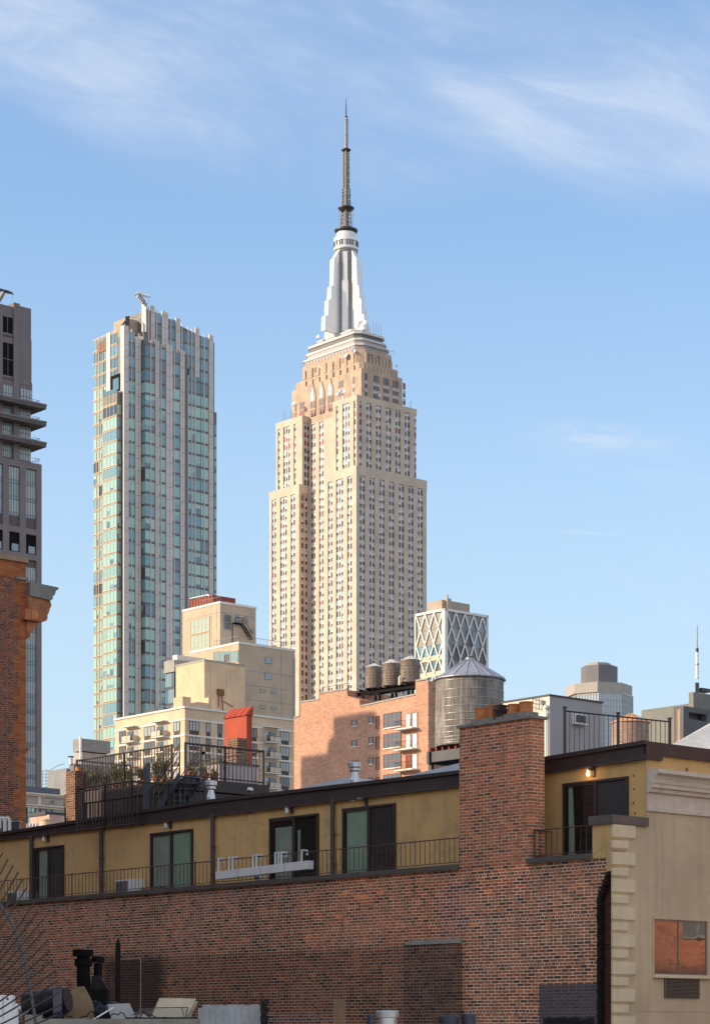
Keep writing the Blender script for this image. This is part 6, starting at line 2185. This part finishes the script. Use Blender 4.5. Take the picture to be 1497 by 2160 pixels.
c3 = MB(); c3.lathe(0, 0, [(0, -.18), (.14, -.15), (.2, 0), (.14, .15), (0, .18)], M['tcblock'], 12)
for k in range(3):
    o = bpy.data.objects.new('rosette', c3.mesh('rosette') if k == 0 else o.data); COL.objects.link(o); o.parent = T; o.location = (S.A(95), .15 + k * 1.7, S.Z(1296)); o.scale = (1.2, 1, 1)
c4 = MB(); c4.box(S.A(46), S.A(75), -.32, -.0, S.Z(1309), S.Z(1287), M['tcblock']); c4.box(S.A(59), S.A(72), -.36, -.31, S.Z(1306), S.Z(1290), M['terra']); c4.build('bracket', T)
c5 = MB()
for k in range(6):
    b = .0 + k * 2.6
    c5.exy([(0, S.Z(1348)), (S.A(60), S.Z(1346)), (S.A(63), S.Z(1335)), (S.A(68), S.Z(1332)), (S.A(70), S.Z(1322)), (S.A(78), S.Z(1316)), (S.A(82), S.Z(1310)), (0, S.Z(1310))], b - .1, b + .7, M['tcblock'])
    o = c5.build('corbel', T); c5 = MB()
g = MB(); g.box(0, S.A(68), .1, 6, S.Z(1579), S.Z(1574), M['capst']); g.exy([(0, S.Z(1602)), (S.A(59), S.Z(1598)), (S.A(60), S.Z(1590)), (S.A(65), S.Z(1585)), (S.A(65), S.Z(1579)), (0, S.Z(1579))], .3, 2, M['tcblock']); g.build('ledge', T)

# ------------------------------------------------------------------ small far roofs between the left buildings
Sx = Site(172, 520)
T = Sx.root('building', 'distant pale stepped building just left of the glass tower', 'building')
g = MB(); g.box(.5, 12, .5, Sx.B(152.5), 0, Sx.Z(1586), mat('pinkish_concrete', (.46, .40, .36), .85)); g.build('wall', T)
g = MB(); g.box(0, 8, 0, Sx.B(153.5), Sx.Z(1584), Sx.Z(1558), mat('grey_concrete', (.30, .28, .26), .85)); g.build('upper_storey', T)
g = MB(); g.box(-.5, -.1, -.2, .2, 60, Sx.Z(1554), M['white']); g.build('white_pole', T)
Sx = Site(140, 330)
T = Sx.root('building', 'distant flat grey building with a thin flue and roof scaffold on the left', 'building')
g = MB(); g.box(0, 10, 0, Sx.B(100), 0, Sx.Z(1621), mat('flat_grey_wall', (.26, .26, .265), .85)); g.box(.5, 6, -1.2, 0, 0, Sx.Z(1612), M['greyb']); g.build('wall', T)
g = MB(); g.cyl(.4, -.6, Sx.Z(1613), Sx.Z(1598), .28, .28, M['galv'], 10); g.cyl(.4, -.6, Sx.Z(1598), Sx.Z(1596), .5, .4, M['darksteel'], 10); g.build('flue', T)
g = MB(); b = Sx.B(97)
for dx in (0, 1.2):
    for dy in (0, .9): g.tube((dx, b + dy, 40), (dx, b + dy, Sx.Z(1624, 0, b)), .06, M['steel'], 4)
for k in range(8): z = Sx.Z(1626 + k * 7, 0, b); g.tube((0, b, z), (0, b + .9, z), .05, M['steel'], 4); g.tube((0, b, z), (1.2, b, z), .05, M['steel'], 4)
g.path([(0, b - 1, Sx.Z(1620)), (0, 2, Sx.Z(1612)), (0, .5, Sx.Z(1611))], .05, M['steel'], 4)
g.build('scaffold', T)
Sx = Site(-60, 225)
T = Sx.root('ornate_building', 'pale building with carved frieze between the left brick building and the deck', 'building')
M['limeg'] = mat('grey_limestone', (.40, .35, .30), .85, var=.08, vs=.5)
aX = Sx.A(139)
g = MB(); zz = lambda y: Sx.Z(y, Sx.A(100)); g.box(0, aX, 0, 12, 0, zz(1677), M['limeg'])
for y, d_ in ((1679, .35), (1682, .2), (1703, .3), (1707, .15)): g.box(0, aX + .2, -d_, 0, zz(y), zz(y) + .16, M['corn'])
g.build('wall', T)
g = MB(); g.box(0, Sx.A(150), 2, 12, zz(1677), zz(1657), mat('slate_mansard', (.10, .10, .13), .6)); g.build('roof', T)
g = MB()
for x in (82, 109):
    a = Sx.A(x); z = zz(1692)
    if x == 109:
        g.exy([(a + .38 * math.cos(i * .5236), z + .38 * math.sin(i * .5236)) for i in range(12)], -.12, 0, M['limeg']); g.exy([(a + .2 * math.cos(i * .5236), z + .2 * math.sin(i * .5236)) for i in range(12)], -.2, -.12, M['greyb'])
    else: g.box(a - .18, a + .18, -.12, 0, z - .5, z + .5, M['corn'])
for i in range(40): a = Sx.A(56) + (aX - Sx.A(56)) * i / 40; g.box(a, a + .12, -.04, 0, zz(1698), zz(1687), M['limeg'])
g.build('frieze_ornament', T)
P = Panes()
P.add('R', 0, Sx.A(57), Sx.A(72), zz(1740), zz(1706), GL[0], None, bars=1, barm=M['darksteel'], hb=2, frame=.1)
P.add('R', 0, Sx.A(85), Sx.A(108), zz(1740), zz(1708), M['dwin'], None, bars=1, barm=M['darksteel'], hb=1, frame=.1)
P.finish(T)
Sx = Site(104, 190)
T = Sx.root('building', 'low pinkish stained stucco wall left of the roof deck', 'building')
g = MB(); g.box(0, 4, 0, 3, 0, Sx.Z(1719), mat('pink_flaking_stucco', (.56, .34, .27), .9, vs=1.5, dirt=(.5, .45, .4), dirtamt=.6)); g.build('wall', T)
g = MB(); g.box(-.1, 4, .5, 3, Sx.Z(1719), Sx.Z(1711), M['darksteel']); g.build('coping', T)
T = thing('roof_drum', 'round cream rooftop drum beside the pinkish wall', 'drum', tuple(W(98, 1760, 175)), 0)
g = MB(); g.lathe(0, 0, [(.52, 0), (.52, 1.0), (.56, 1.02), (.56, 1.1), (.4, 1.18), (0, 1.18)], M['tan2'], 20); g.build('drum', T)
T = thing('roof_vent', 'row of small grey vents on the far roof beside the left brick building', 'roof vent', tuple(W(66, 1765, 150)), 0, 'metal roof vents')
for k in range(4): g = MB(); g.cyl(-.3 + k * .22, 0, 0, .75, .09, .09, M['galv'], 10); g.cyl(-.3 + k * .22, 0, .7, .85, .12, .12, M['galv'], 10); g.build('cap', T)
# white goose-neck pipes at the left edge
T = thing('vent_pipe', 'white goose neck vent pipes at the left edge above the long roof', 'pipe', tuple(W(4, 1775, 96)), 0)
for x0, x1, r_ in ((-.1, .12, .075), (.12, .32, .07)):
    g = MB(); pts = [(x0, 0, .55 - .12 * (x0 > 0) * 0), (x0, 0, .85), (x0 + .03, 0, .95), ((x0 + x1) / 2, 0, 1.0), (x1 - .03, 0, .95), (x1, 0, .85), (x1, 0, .1)]
    g.path(pts, r_, M['white'], 10); g.build('pipe', T)
T = thing('equipment_box', 'dark rooftop equipment box beside the white goose neck pipes', 'box', tuple(W(28, 1775, 99)), 0)
g = MB(); g.box(-.5, .25, 0, .6, 0, .85, M['darksteel']); g.box(-.55, .3, -.05, .65, .85, .9, M['steel']); g.build('casing', T)

# ------------------------------------------------------------------ low roof in front with stored junk
M['concrete'] = mat('dirty_concrete', (.26, .24, .20), .9, var=.2, vs=3., streak=.4, bump=.5, dirt=(.08, .07, .06), dirtamt=.4)
T = thing('low_building', 'low building whose concrete parapet runs along the bottom left', 'building', (0, 34, 0))
xw = lambda px_, Y: (px_ - CX) / F * Y
zp = lambda py_, Y: EZ + (HY - py_) / F * Y
g = MB(); g.box(xw(-500, 34), xw(556, 34), 0, 16, 0, 13.85, M['concrete']); g.build('wall', T)
g = MB(); g.box(xw(52, 34), xw(420, 34), 0, .25, 13.85, zp(2150, 34), M['concrete']); g.box(xw(52, 34), xw(84, 34), 0, .3, zp(2150, 34), zp(2141, 34), M['concrete']); g.build('parapet', T)
M['silver'] = mat('silver_roof_paint', (.34, .34, .35), .5, metal=.2, var=.2, vs=2., streak=.4, bump=.6, bs_=10)
g = MB(); rq = random.Random(9); n_ = 40; zz0 = zp(2120, 36)
tp = [(xw(418 + 138 * i / n_, 36), zz0 - .02 + .03 * rq.random() - (.05 if i < 3 else 0)) for i in range(n_ + 1)]
g.exy([(tp[0][0], 13.85), (tp[-1][0], 13.85)] + tp[::-1], 2, 2.35, M['silver'])
for i in range(5): x_ = xw(430 + 28 * i, 36); g.exy([(x_, 13.9), (x_ + .09, 13.9), (x_ + .06 + .05 * rq.random(), zz0 - .06), (x_ - .03, zz0 - .07)], 1.985, 2., M['silver'])
g.build('silver_parapet', T)
g = MB(); rnd = random.Random(6)
for k in range(22):
    z = 13.6 + k * .045; f = rnd.random() * .06
    g.box(xw(551, 36) - f * .3, xw(558, 36) + f + .02, 1.96 - f * .3, 2.2, z, z + .05, M['tar'])
g.build('tar_edge', T)


def junk(name, label, cat, px_, py_, Y, group=None): return thing(name, label, cat, tuple(W(px_, py_, Y)), 0, group)


Y = 38.; k_ = Y / F
t = junk('tarp_roll', 'thick black tarp covered roll with a grey strap', 'roll', 95, 2110, Y)
g = MB(); p0, p1 = Vector((-50 * k_, .15, -16 * k_)), Vector((50 * k_, -.05, 0 * k_))
q = (p1 - p0).to_track_quat('Z', 'Y'); ln = (p1 - p0).length
M['tarp'] = mat('black_tarp', (.010, .009, .012), .5, var=.5, spec=.25, vs=5., bump=1., bs_=5.)
prev = None; N = 18; rings = []
for i in range(13):
    f = i / 12; r = 30 * k_ * (1 + .05 * math.sin(i * 2.1)) * (min(1, (.35 + f * 7)) if f < .1 else (1 if f < .94 else .86))
    rings.append([tuple(p0 + q @ Vector((r * math.cos(6.283 * j / N) * (1 + .03 * math.sin(j * 2 + i)), r * math.sin(6.283 * j / N), ln * f))) for j in range(N)])
for r0, r1 in zip(rings, rings[1:]): g.loft(r0, r1, M['tarp'], True, False)
g.add(rings[0], [tuple(reversed(range(N)))], M['tarp']); g.add(rings[-1], [tuple(range(N))], M['tarp'])
g.box(-46 * k_, 20 * k_, .0, .4, -.45, -10 * k_, M['tarp'])
g.build('roll', t)
g = MB(); g.box(22 * k_, 40 * k_, -.30, -.26, -46 * k_, 22 * k_, mat('grey_strap', (.07, .07, .09), .6)); g.build('strap', t)
M['ply'] = mat('weathered_plywood', (.22, .14, .065), .8, var=.25, vs=2., streak=.7, dirt=(.07, .05, .03), dirtamt=.7)
t = junk('plywood_board', 'brown weathered plywood board leaning beside the black roll', 'board', 160, 2151, Y + .6)
g = MB(); k2 = (Y + .6) / F
poly = [(-28, -6), (36, -6), (34, 25), (28, 42), (12, 70), (-8, 68), (-18, 40)]
g.loft([(x * k2, 0 + z * k2 * .3, z * k2) for x, z in poly], [(x * k2 + .02, .05 + z * k2 * .3, z * k2) for x, z in poly], M['ply']); g.build('board', t)
t = junk('storage_box', 'white plastic box with a dark label in the bottom left corner', 'box', 10, 2160, 35)
k3 = 35 / F
g = MB(); g.box(-26 * k3, 16 * k3, 0, .3, -.4, 60 * k3, M['white']); g.cyl(14 * k3, .1, -.4, 34 * k3, .11, .09, M['white'], 14); g.build('box', t)
g = MB(); g.box(4 * k3, 8 * k3, -.01, 0, 50 * k3, 54 * k3, M['black']); g.box(-4 * k3, -3 * k3, -.01, 0, 10 * k3, 58 * k3, M['steel']); g.build('fitting', t)
t = junk('tray', 'white folded plastic tray left of the black roll', 'tray', 20, 2124, 40)
k4 = 40 / F
g = MB(); g.exy([(-25 * k4, -4 * k4), (27 * k4, -5 * k4), (24 * k4, 2 * k4), (8 * k4, 7 * k4), (-12 * k4, 3 * k4), (-25 * k4, 1 * k4)], 0, .25, M['white']); g.box(-25 * k4, 40 * k4, .02, .2, -9 * k4, -5.5 * k4, M['steel']); g.build('tray', t)
t = junk('debris_pile', 'dark pile of bagged rubbish and pale scraps behind the parapet', 'rubbish', 214, 2150, 40)
g = MB(); rnd = random.Random(12)
M['bluescrap'] = mat('blue_scrap', (.04, .055, .09), .7)
M['scrap'] = mat('pale_scrap', (.42, .38, .27), .8, var=.3, vs=8.)
for i in range(60):
    x, z = (rnd.random() - .5) * 46 * k4, rnd.random() * 34 * k4 - .05; y = rnd.random() * .3; r = .03 + .06 * rnd.random()
    m = M['tarp'] if rnd.random() < .68 else (M['scrap'] if rnd.random() < .7 else M['bluescrap'])
    vs = [(x + r * (rnd.random() + .4) * sx, y + r * sy, z + r * (rnd.random() + .3) * sz) for sx in (-1, 1) for sy in (-1, 1) for sz in (-1, 1)]
    g.add(vs, [(0, 1, 3, 2), (4, 6, 7, 5), (0, 4, 5, 1), (2, 3, 7, 6), (0, 2, 6, 4), (1, 5, 7, 3)], m)
g.build('scraps', t)
t = junk('panel_board', 'pale grey flat board leaning above the parapet', 'board', 250, 2152, 39)
k5 = 39 / F
g = MB(); poly = [(-14, -4), (22, -4), (34, 8), (22, 35), (-25, 33)]; g.loft([(x * k5, z * k5 * .4, z * k5) for x, z in poly], [(x * k5, .03 + z * k5 * .4, z * k5) for x, z in poly], mat('pale_board', (.36, .35, .33), .7, var=.1, vs=4.)); g.build('board', t)
M['beigeb'] = mat('beige_board', (.56, .46, .31), .7, var=.1, vs=3., dirt=(.4, .3, .2), dirtamt=.4)
for (x, dx, lab) in ((362, 0, 'large beige board leaning back above the parapet'), (380, .12, 'narrow beige board tucked behind the large beige board')):
    t = junk('panel_board', lab, 'board', x, 2146, 40 + dx)
    g = MB(); poly = [(-43, 0), (32, 0), (50, 39), (-28, 40)] if not dx else [(5, 0), (22, 0), (36, 33), (28, 34)]
    g.loft([(x_ * k4, z_ * k4 * .5, z_ * k4) for x_, z_ in poly], [(x_ * k4, .04 + z_ * k4 * .5, z_ * k4) for x_, z_ in poly], M['beigeb']); g.build('board', t)
t = junk('wire_basket', 'flattened wire mesh basket lying in front of the beige boards', 'basket', 335, 2151, 37)
k6 = 37 / F; g = MB()
top, bot = [(-60, 8), (-10, 24), (62, 25), (56, 6)], None
g.path([(x * k6, 0, z * k6) for x, z in top], .008, M['rail'], 5); g.path([(-70 * k6, 0, 2 * k6), (90 * k6, 0, 1 * k6)], .018, M['black'], 5); g.path([(48 * k6, 0, 25 * k6), (54 * k6, 0, 3 * k6), (78 * k6, .1, 22 * k6)], .007, M['rail'], 5)
for i in range(40):
    x = -52 + i * 2.9
    g.tube((x * k6, 0, 3 * k6), ((x + 12) * k6, 0, 23 * k6), .0022, M['steel'], 3); g.tube(((x + 12) * k6, 0, 3 * k6), (x * k6, 0, min(23, 10 + i) * k6), .0022, M['steel'], 3)
g.build('mesh_wire', t)
g = MB()
for z in (-2, -5): g.box(-75 * k6, 85 * k6, .02, .3, z * k6, (z + 1.6) * k6, M['rust'])
g.build('slats', t)
# crumpled bags, cable and offcuts
def lump(t, name, cx, cy, cz, rx, ry, rz, m, seed):
    g = MB(); rq = random.Random(seed); nU, nV = 14, 9; ph = [rq.random() * 6.28 for _ in range(8)]
    vs = []
    for j in range(nV + 1):
        v = math.pi * j / nV
        for i in range(nU):
            u = 2 * math.pi * i / nU
            k = 1 + .16 * math.sin(3 * u + ph[0] + 2 * v) + .12 * math.sin(5 * u + ph[1] - 3 * v) + .10 * (rq.random() - .5)
            vs.append((cx + rx * k * math.sin(v) * math.cos(u), cy + ry * k * math.sin(v) * math.sin(u), cz + rz * k * math.cos(v)))
    fs = [(j * nU + i, j * nU + (i + 1) % nU, (j + 1) * nU + (i + 1) % nU, (j + 1) * nU + i) for j in range(nV) for i in range(nU)]
    g.add(vs, fs, m); return g.build(name, t)


for i, (x, y, Y_, r_, m, lab) in enumerate(((212, 2140, 39.2, .13, 'tarp', 'black rubbish bag right of the plywood board'), (275, 2146, 39.5, .10, 'navy0', 'crumpled blue grey tarp beside the pale leaning board'), (120, 2148, 37.5, .09, 'tarp', 'small black bag under the grey strap of the roll'), (300, 2150, 39.8, .08, 'scrap', 'pale crumpled wrapper behind the wire basket'))):
    t = junk('rubbish_bag', lab, 'rubbish bag', x, y, Y_)
    if m == 'navy0': M[m] = mat('blue_grey_tarp', (.045, .055, .08), .5, vs=6., bump=.8)
    lump(t, 'bag', 0, 0, 0, r_ * 1.3, r_, r_ * .9, M[m], 30 + i)
t = junk('cable', 'loose black cable looping over the parapet clutter', 'cable', 150, 2149, 36.5)
g = MB(); g.path([(-.7 + .05 * i, 0, .02 + .07 * math.sin(i * .7) + .04 * math.sin(i * 1.9)) for i in range(46)], .009, M['black'], 5); g.build('cable', t)
for i, (x0, y0, x1, y1, lab) in enumerate(((198, 2151, 238, 2126, 'thin white strip of wood leaning right of the plywood board'), (420, 2149, 452, 2153, 'short dark timber offcut lying at the foot of the silver parapet'), (60, 2133, 34, 2146, 'short white rod lying beside the white tray'))):
    t = junk('offcut', lab, 'offcut', x0, y0, 36.8); kk = 36.8 / F
    g = MB(); g.tube((0, 0, 0), ((x1 - x0) * kk, .1, (y0 - y1) * kk), .014, M['white'] if i != 1 else M['rust'], 5); g.build('strip', t)
# black flues by the wall
Y = 60.; k7 = Y / F
t = junk('flue_stack', 'sooty black cluster of capped flues in front of the brick wall', 'flue', 176, 2112, Y)
g = MB(); g.cyl(0, 0, -2, 96 * k7, 15 * k7, 14 * k7, M['black'], 16); g.build('flue', t)
g = MB(); g.lathe(-1 * k7, 0, [(22 * k7, 94 * k7), (22 * k7, 107 * k7), (20 * k7, 108 * k7), (0, 108 * k7)], M['black'], 20); g.lathe(0, 0, [(19 * k7, 74 * k7), (19 * k7, 88 * k7), (0, 90 * k7)], M['black'], 18); g.build('flue_cap', t)
g = MB(); g.cyl(28 * k7, .3, -2, 80 * k7, 9 * k7, 9 * k7, M['black'], 14); g.build('flue', t)
g = MB(); g.lathe(28 * k7, .3, [(14 * k7, 82 * k7), (14 * k7, 94 * k7), (0, 95 * k7)], M['black'], 16); g.build('flue_cap', t)
g = MB(); g.box(8 * k7, 50 * k7, -.2, .4, -2, 24 * k7, M['black']); g.exy([(12 * k7, 24 * k7), (50 * k7, 8 * k7), (62 * k7, 0), (62 * k7, -4), (50 * k7, 24 * k7), (32 * k7, 52 * k7), (20 * k7, 50 * k7)][:0] or [(12 * k7, 24 * k7), (52 * k7, 24 * k7), (32 * k7, 54 * k7), (20 * k7, 52 * k7)], -.1, .3, M['tarp']); g.build('duct', t)
t = junk('wood_post', 'black pointed post standing against the brick wall', 'post', 248, 2112, 62)
k8 = 62 / F; g = MB(); g.box(-5 * k8, 5.5 * k8, 0, .12, -2, 118 * k8, M['tar']); g.loft([(-5 * k8, 0, 118 * k8), (5.5 * k8, 0, 118 * k8), (5.5 * k8, .12, 118 * k8), (-5 * k8, .12, 118 * k8)], [(1 * k8, .05, 134 * k8), (2 * k8, .05, 134 * k8), (2 * k8, .06, 134 * k8), (1 * k8, .06, 134 * k8)], M['tar']); g.build('post', t)
g = MB(); pts = [(-.03,) + NB.L(x, y) for x, y in ((254, 2025), (298, 2023), (298.5, 2048), (297.5, 2160))]
g.path(pts, .014, M['corn'], 6); o = g.build('conduit'); o.location = (NB.x, NB.y, 0); o.rotation_euler = (0, 0, ANG); o['label'] = 'thin white conduit bent down the brick wall'; o['category'] = 'conduit'
# duct cap and painted stubs at the bottom edge
t = junk('duct_cap', 'shiny round metal duct cap at the bottom edge of the picture', 'duct', 817, 2160, 46)
k9 = 46 / F
g = MB(); g.cyl(0, 0, -.6, 15 * k9, 20 * k9, 20 * k9, M['galv'], 28); g.build('pipe', t)
g = MB(); g.lathe(0, 0, [(20 * k9, 12 * k9), (24 * k9, 13 * k9), (24.5 * k9, 25 * k9), (23 * k9, 27 * k9), (0, 28 * k9)], M['galv'], 28); g.build('cap', t)
M['navy'] = mat('navy_tar_paint', (.035, .042, .06), .4, var=.3, vs=6., dirt=(.12, .13, .15), dirtamt=.5, bump=.6)
for x, w_, yt, lab in ((947, 21, 2142, 'wider dark blue painted stub at the bottom edge'), (988, 15, 2139, 'narrower dark blue painted stub at the bottom edge'), (783, 8, 2141, 'small black stub left of the shiny duct cap')):
    t = junk('pipe_stub', lab, 'pipe stub', x, 2160, 50, 'painted stubs at the bottom edge'); ka = 50 / F
    g = MB(); h = (2160 - yt) * ka; g.lathe(0, 0, [(w_ * ka, -.8), (w_ * ka, h * .8), (w_ * .9 * ka, h), (w_ * .4 * ka, h * .96), (0, h)], M['navy'], 18, False); g.build('stub', t)

# ------------------------------------------------------------------ grid antenna in the left foreground
Y = 25.; kb = Y / F
t = thing('grid_antenna', 'grey grid antenna of thin curved rods in the bottom left foreground', 'antenna', tuple(W(76, 2165, Y)), 0)
M['rod'] = mat('dark_aluminium_rod', (.05, .04, .032), .6, metal=.1, var=.2)
M['boom'] = mat('grey_aluminium_boom', (.13, .12, .11), .6, metal=.2, var=.2)
lo = lambda x, y, dy=0.: Vector(((x - 76) * kb, dy, (2165 - y) * kb))
g = MB(); bp_ = [(-12, 1892), (4, 1914), (20, 1938), (33, 1966), (44, 1996), (53, 2030), (61, 2070), (68, 2110), (74, 2150), (79, 2190)]
g.path([lo(x, y) for x, y in bp_], .017, M['boom'], 8); g.build('boom', t)
tips = [(6, 1800, 1.95), (18, 1813, 1.9), (29, 1826, 1.85), (40, 1840, 1.75), (48, 1858, 1.65), (58, 1872, 1.55), (73, 1907, 1.4), (81, 1925, 1.25), (91, 1942, 1.15), (95, 1963, 1.05), (103, 1984, .95), (108, 2004, .85), (113, 2026, .76), (118, 2048, .68), (122, 2070, .60), (127, 2094, .52), (130, 2120, .42), (124, 2141, .36)]
for x, y, sl in tips:
    g = MB()
    L_ = 190.
    dx = L_ / math.hypot(1, sl); pts = []
    for i in range(7):
        f = i / 6
        pts.append(lo(x - dx * f, y + dx * sl * f + 5 * math.sin(f * 3.1416), -.04 - .25 * f * (1 - f)))
    g.path(pts, .0095, M['rod'], 5); g.build('rod', t)

# ------------------------------------------------------------------ neighbouring buildings outside the picture (they shade and reflect)
ob = MB()
T = thing('brick_building', 'tall brick neighbour off the left edge that shades the near roofs', 'building', (-30, 62, 0), ANG)
ob.box(-40, 0, -26, 29, 0, 39.3, M['obrick']); ob.build('wall', T)
T = thing('brick_building', 'orange brick neighbour off the right edge mirrored in the tan facade window', 'building', (40, 60, 0), ANG)
M['orbrick'] = brick('bright_orange_brick', [(0., C(150, 86, 54)), (.5, C(184, 112, 70)), (1., C(166, 98, 62))], C(196, 150, 116), bw=.45, bh=.14, jt=.02, dirt=.1)
ob = MB(); ob.box(0, 14, -22, 24, 0, 30, M['orbrick']); ob.build('wall', T)
P = Panes()
for i in range(8):
    for k in range(6): P.add('L', 0, -20 + i * 5.2, -18.4 + i * 5.2, 6 + k * 4, 8.3 + k * 4, M['dwin'], None, bars=1, barm=M['steel'], frame=.1, hb=1)
P.finish(T)

# stepped neighbour whose shadow falls on the orange brick apartment building
S = OS
def cast(px_, py_, t_):
    b, z = S.L(px_, py_)
    x, y = S.x + b * VX, S.y + b * VY
    hx_, hy_ = -.977, -.213
    return Vector((x + hx_ * t_, y + hy_ * t_, z + t_ * math.tan(SUN_EL)))
p1, p2, p3 = cast(786, 1500, 92), cast(703, 1500, 92), cast(634, 1597, 92)
T = thing('brick_building', 'stepped brick neighbour far off the left edge that shades the orange brick apartment building', 'building', (p1.x, p1.y, 0), ANG)
L1 = (p2.xy - p1.xy).length; L2 = (p3.xy - p1.xy).length
ob = MB(); ob.box(-3, 0, 0, L1, 0, p1.z, M['obrick']); ob.box(-3, -.01, L1, L2, 0, p3.z, M['obrick']); ob.build('wall', T)
ob = MB(); ob.cyl(-1.5, L1 + 1.2, p3.z, p3.z + 2, .9, .9, M['woodbr'], 16); ob.cyl(-1.5, L1 + 1.2, p3.z + 2, p3.z + 3.4, .9, .05, M['palezinc'], 16); ob.build('roof_tank', T)

# screw fixings and a short vent stub left in the penthouse render
S = NB
for i, (px_, py_) in enumerate(((1336, 1637), (1337, 1665), (1336, 1694), (1339, 1716))):
    g = MB(); b, z = S.L(px_, py_, 1.5); g.cyl(0, 0, 0, .02, .03, .03, M['rust'], 8); o = g.build('fixing', bpy.data.objects['brick_building']); o.rotation_euler = (0, R(-90), 0); o.location = (1.5, b, z)
g = MB(); a, z = S.Rr(1446, 1630); g.tube((a, -.05, z - .12), (a, -.05, z + .14), .022, M['rust'], 6); g.build('vent_stub', bpy.data.objects['brick_building'])
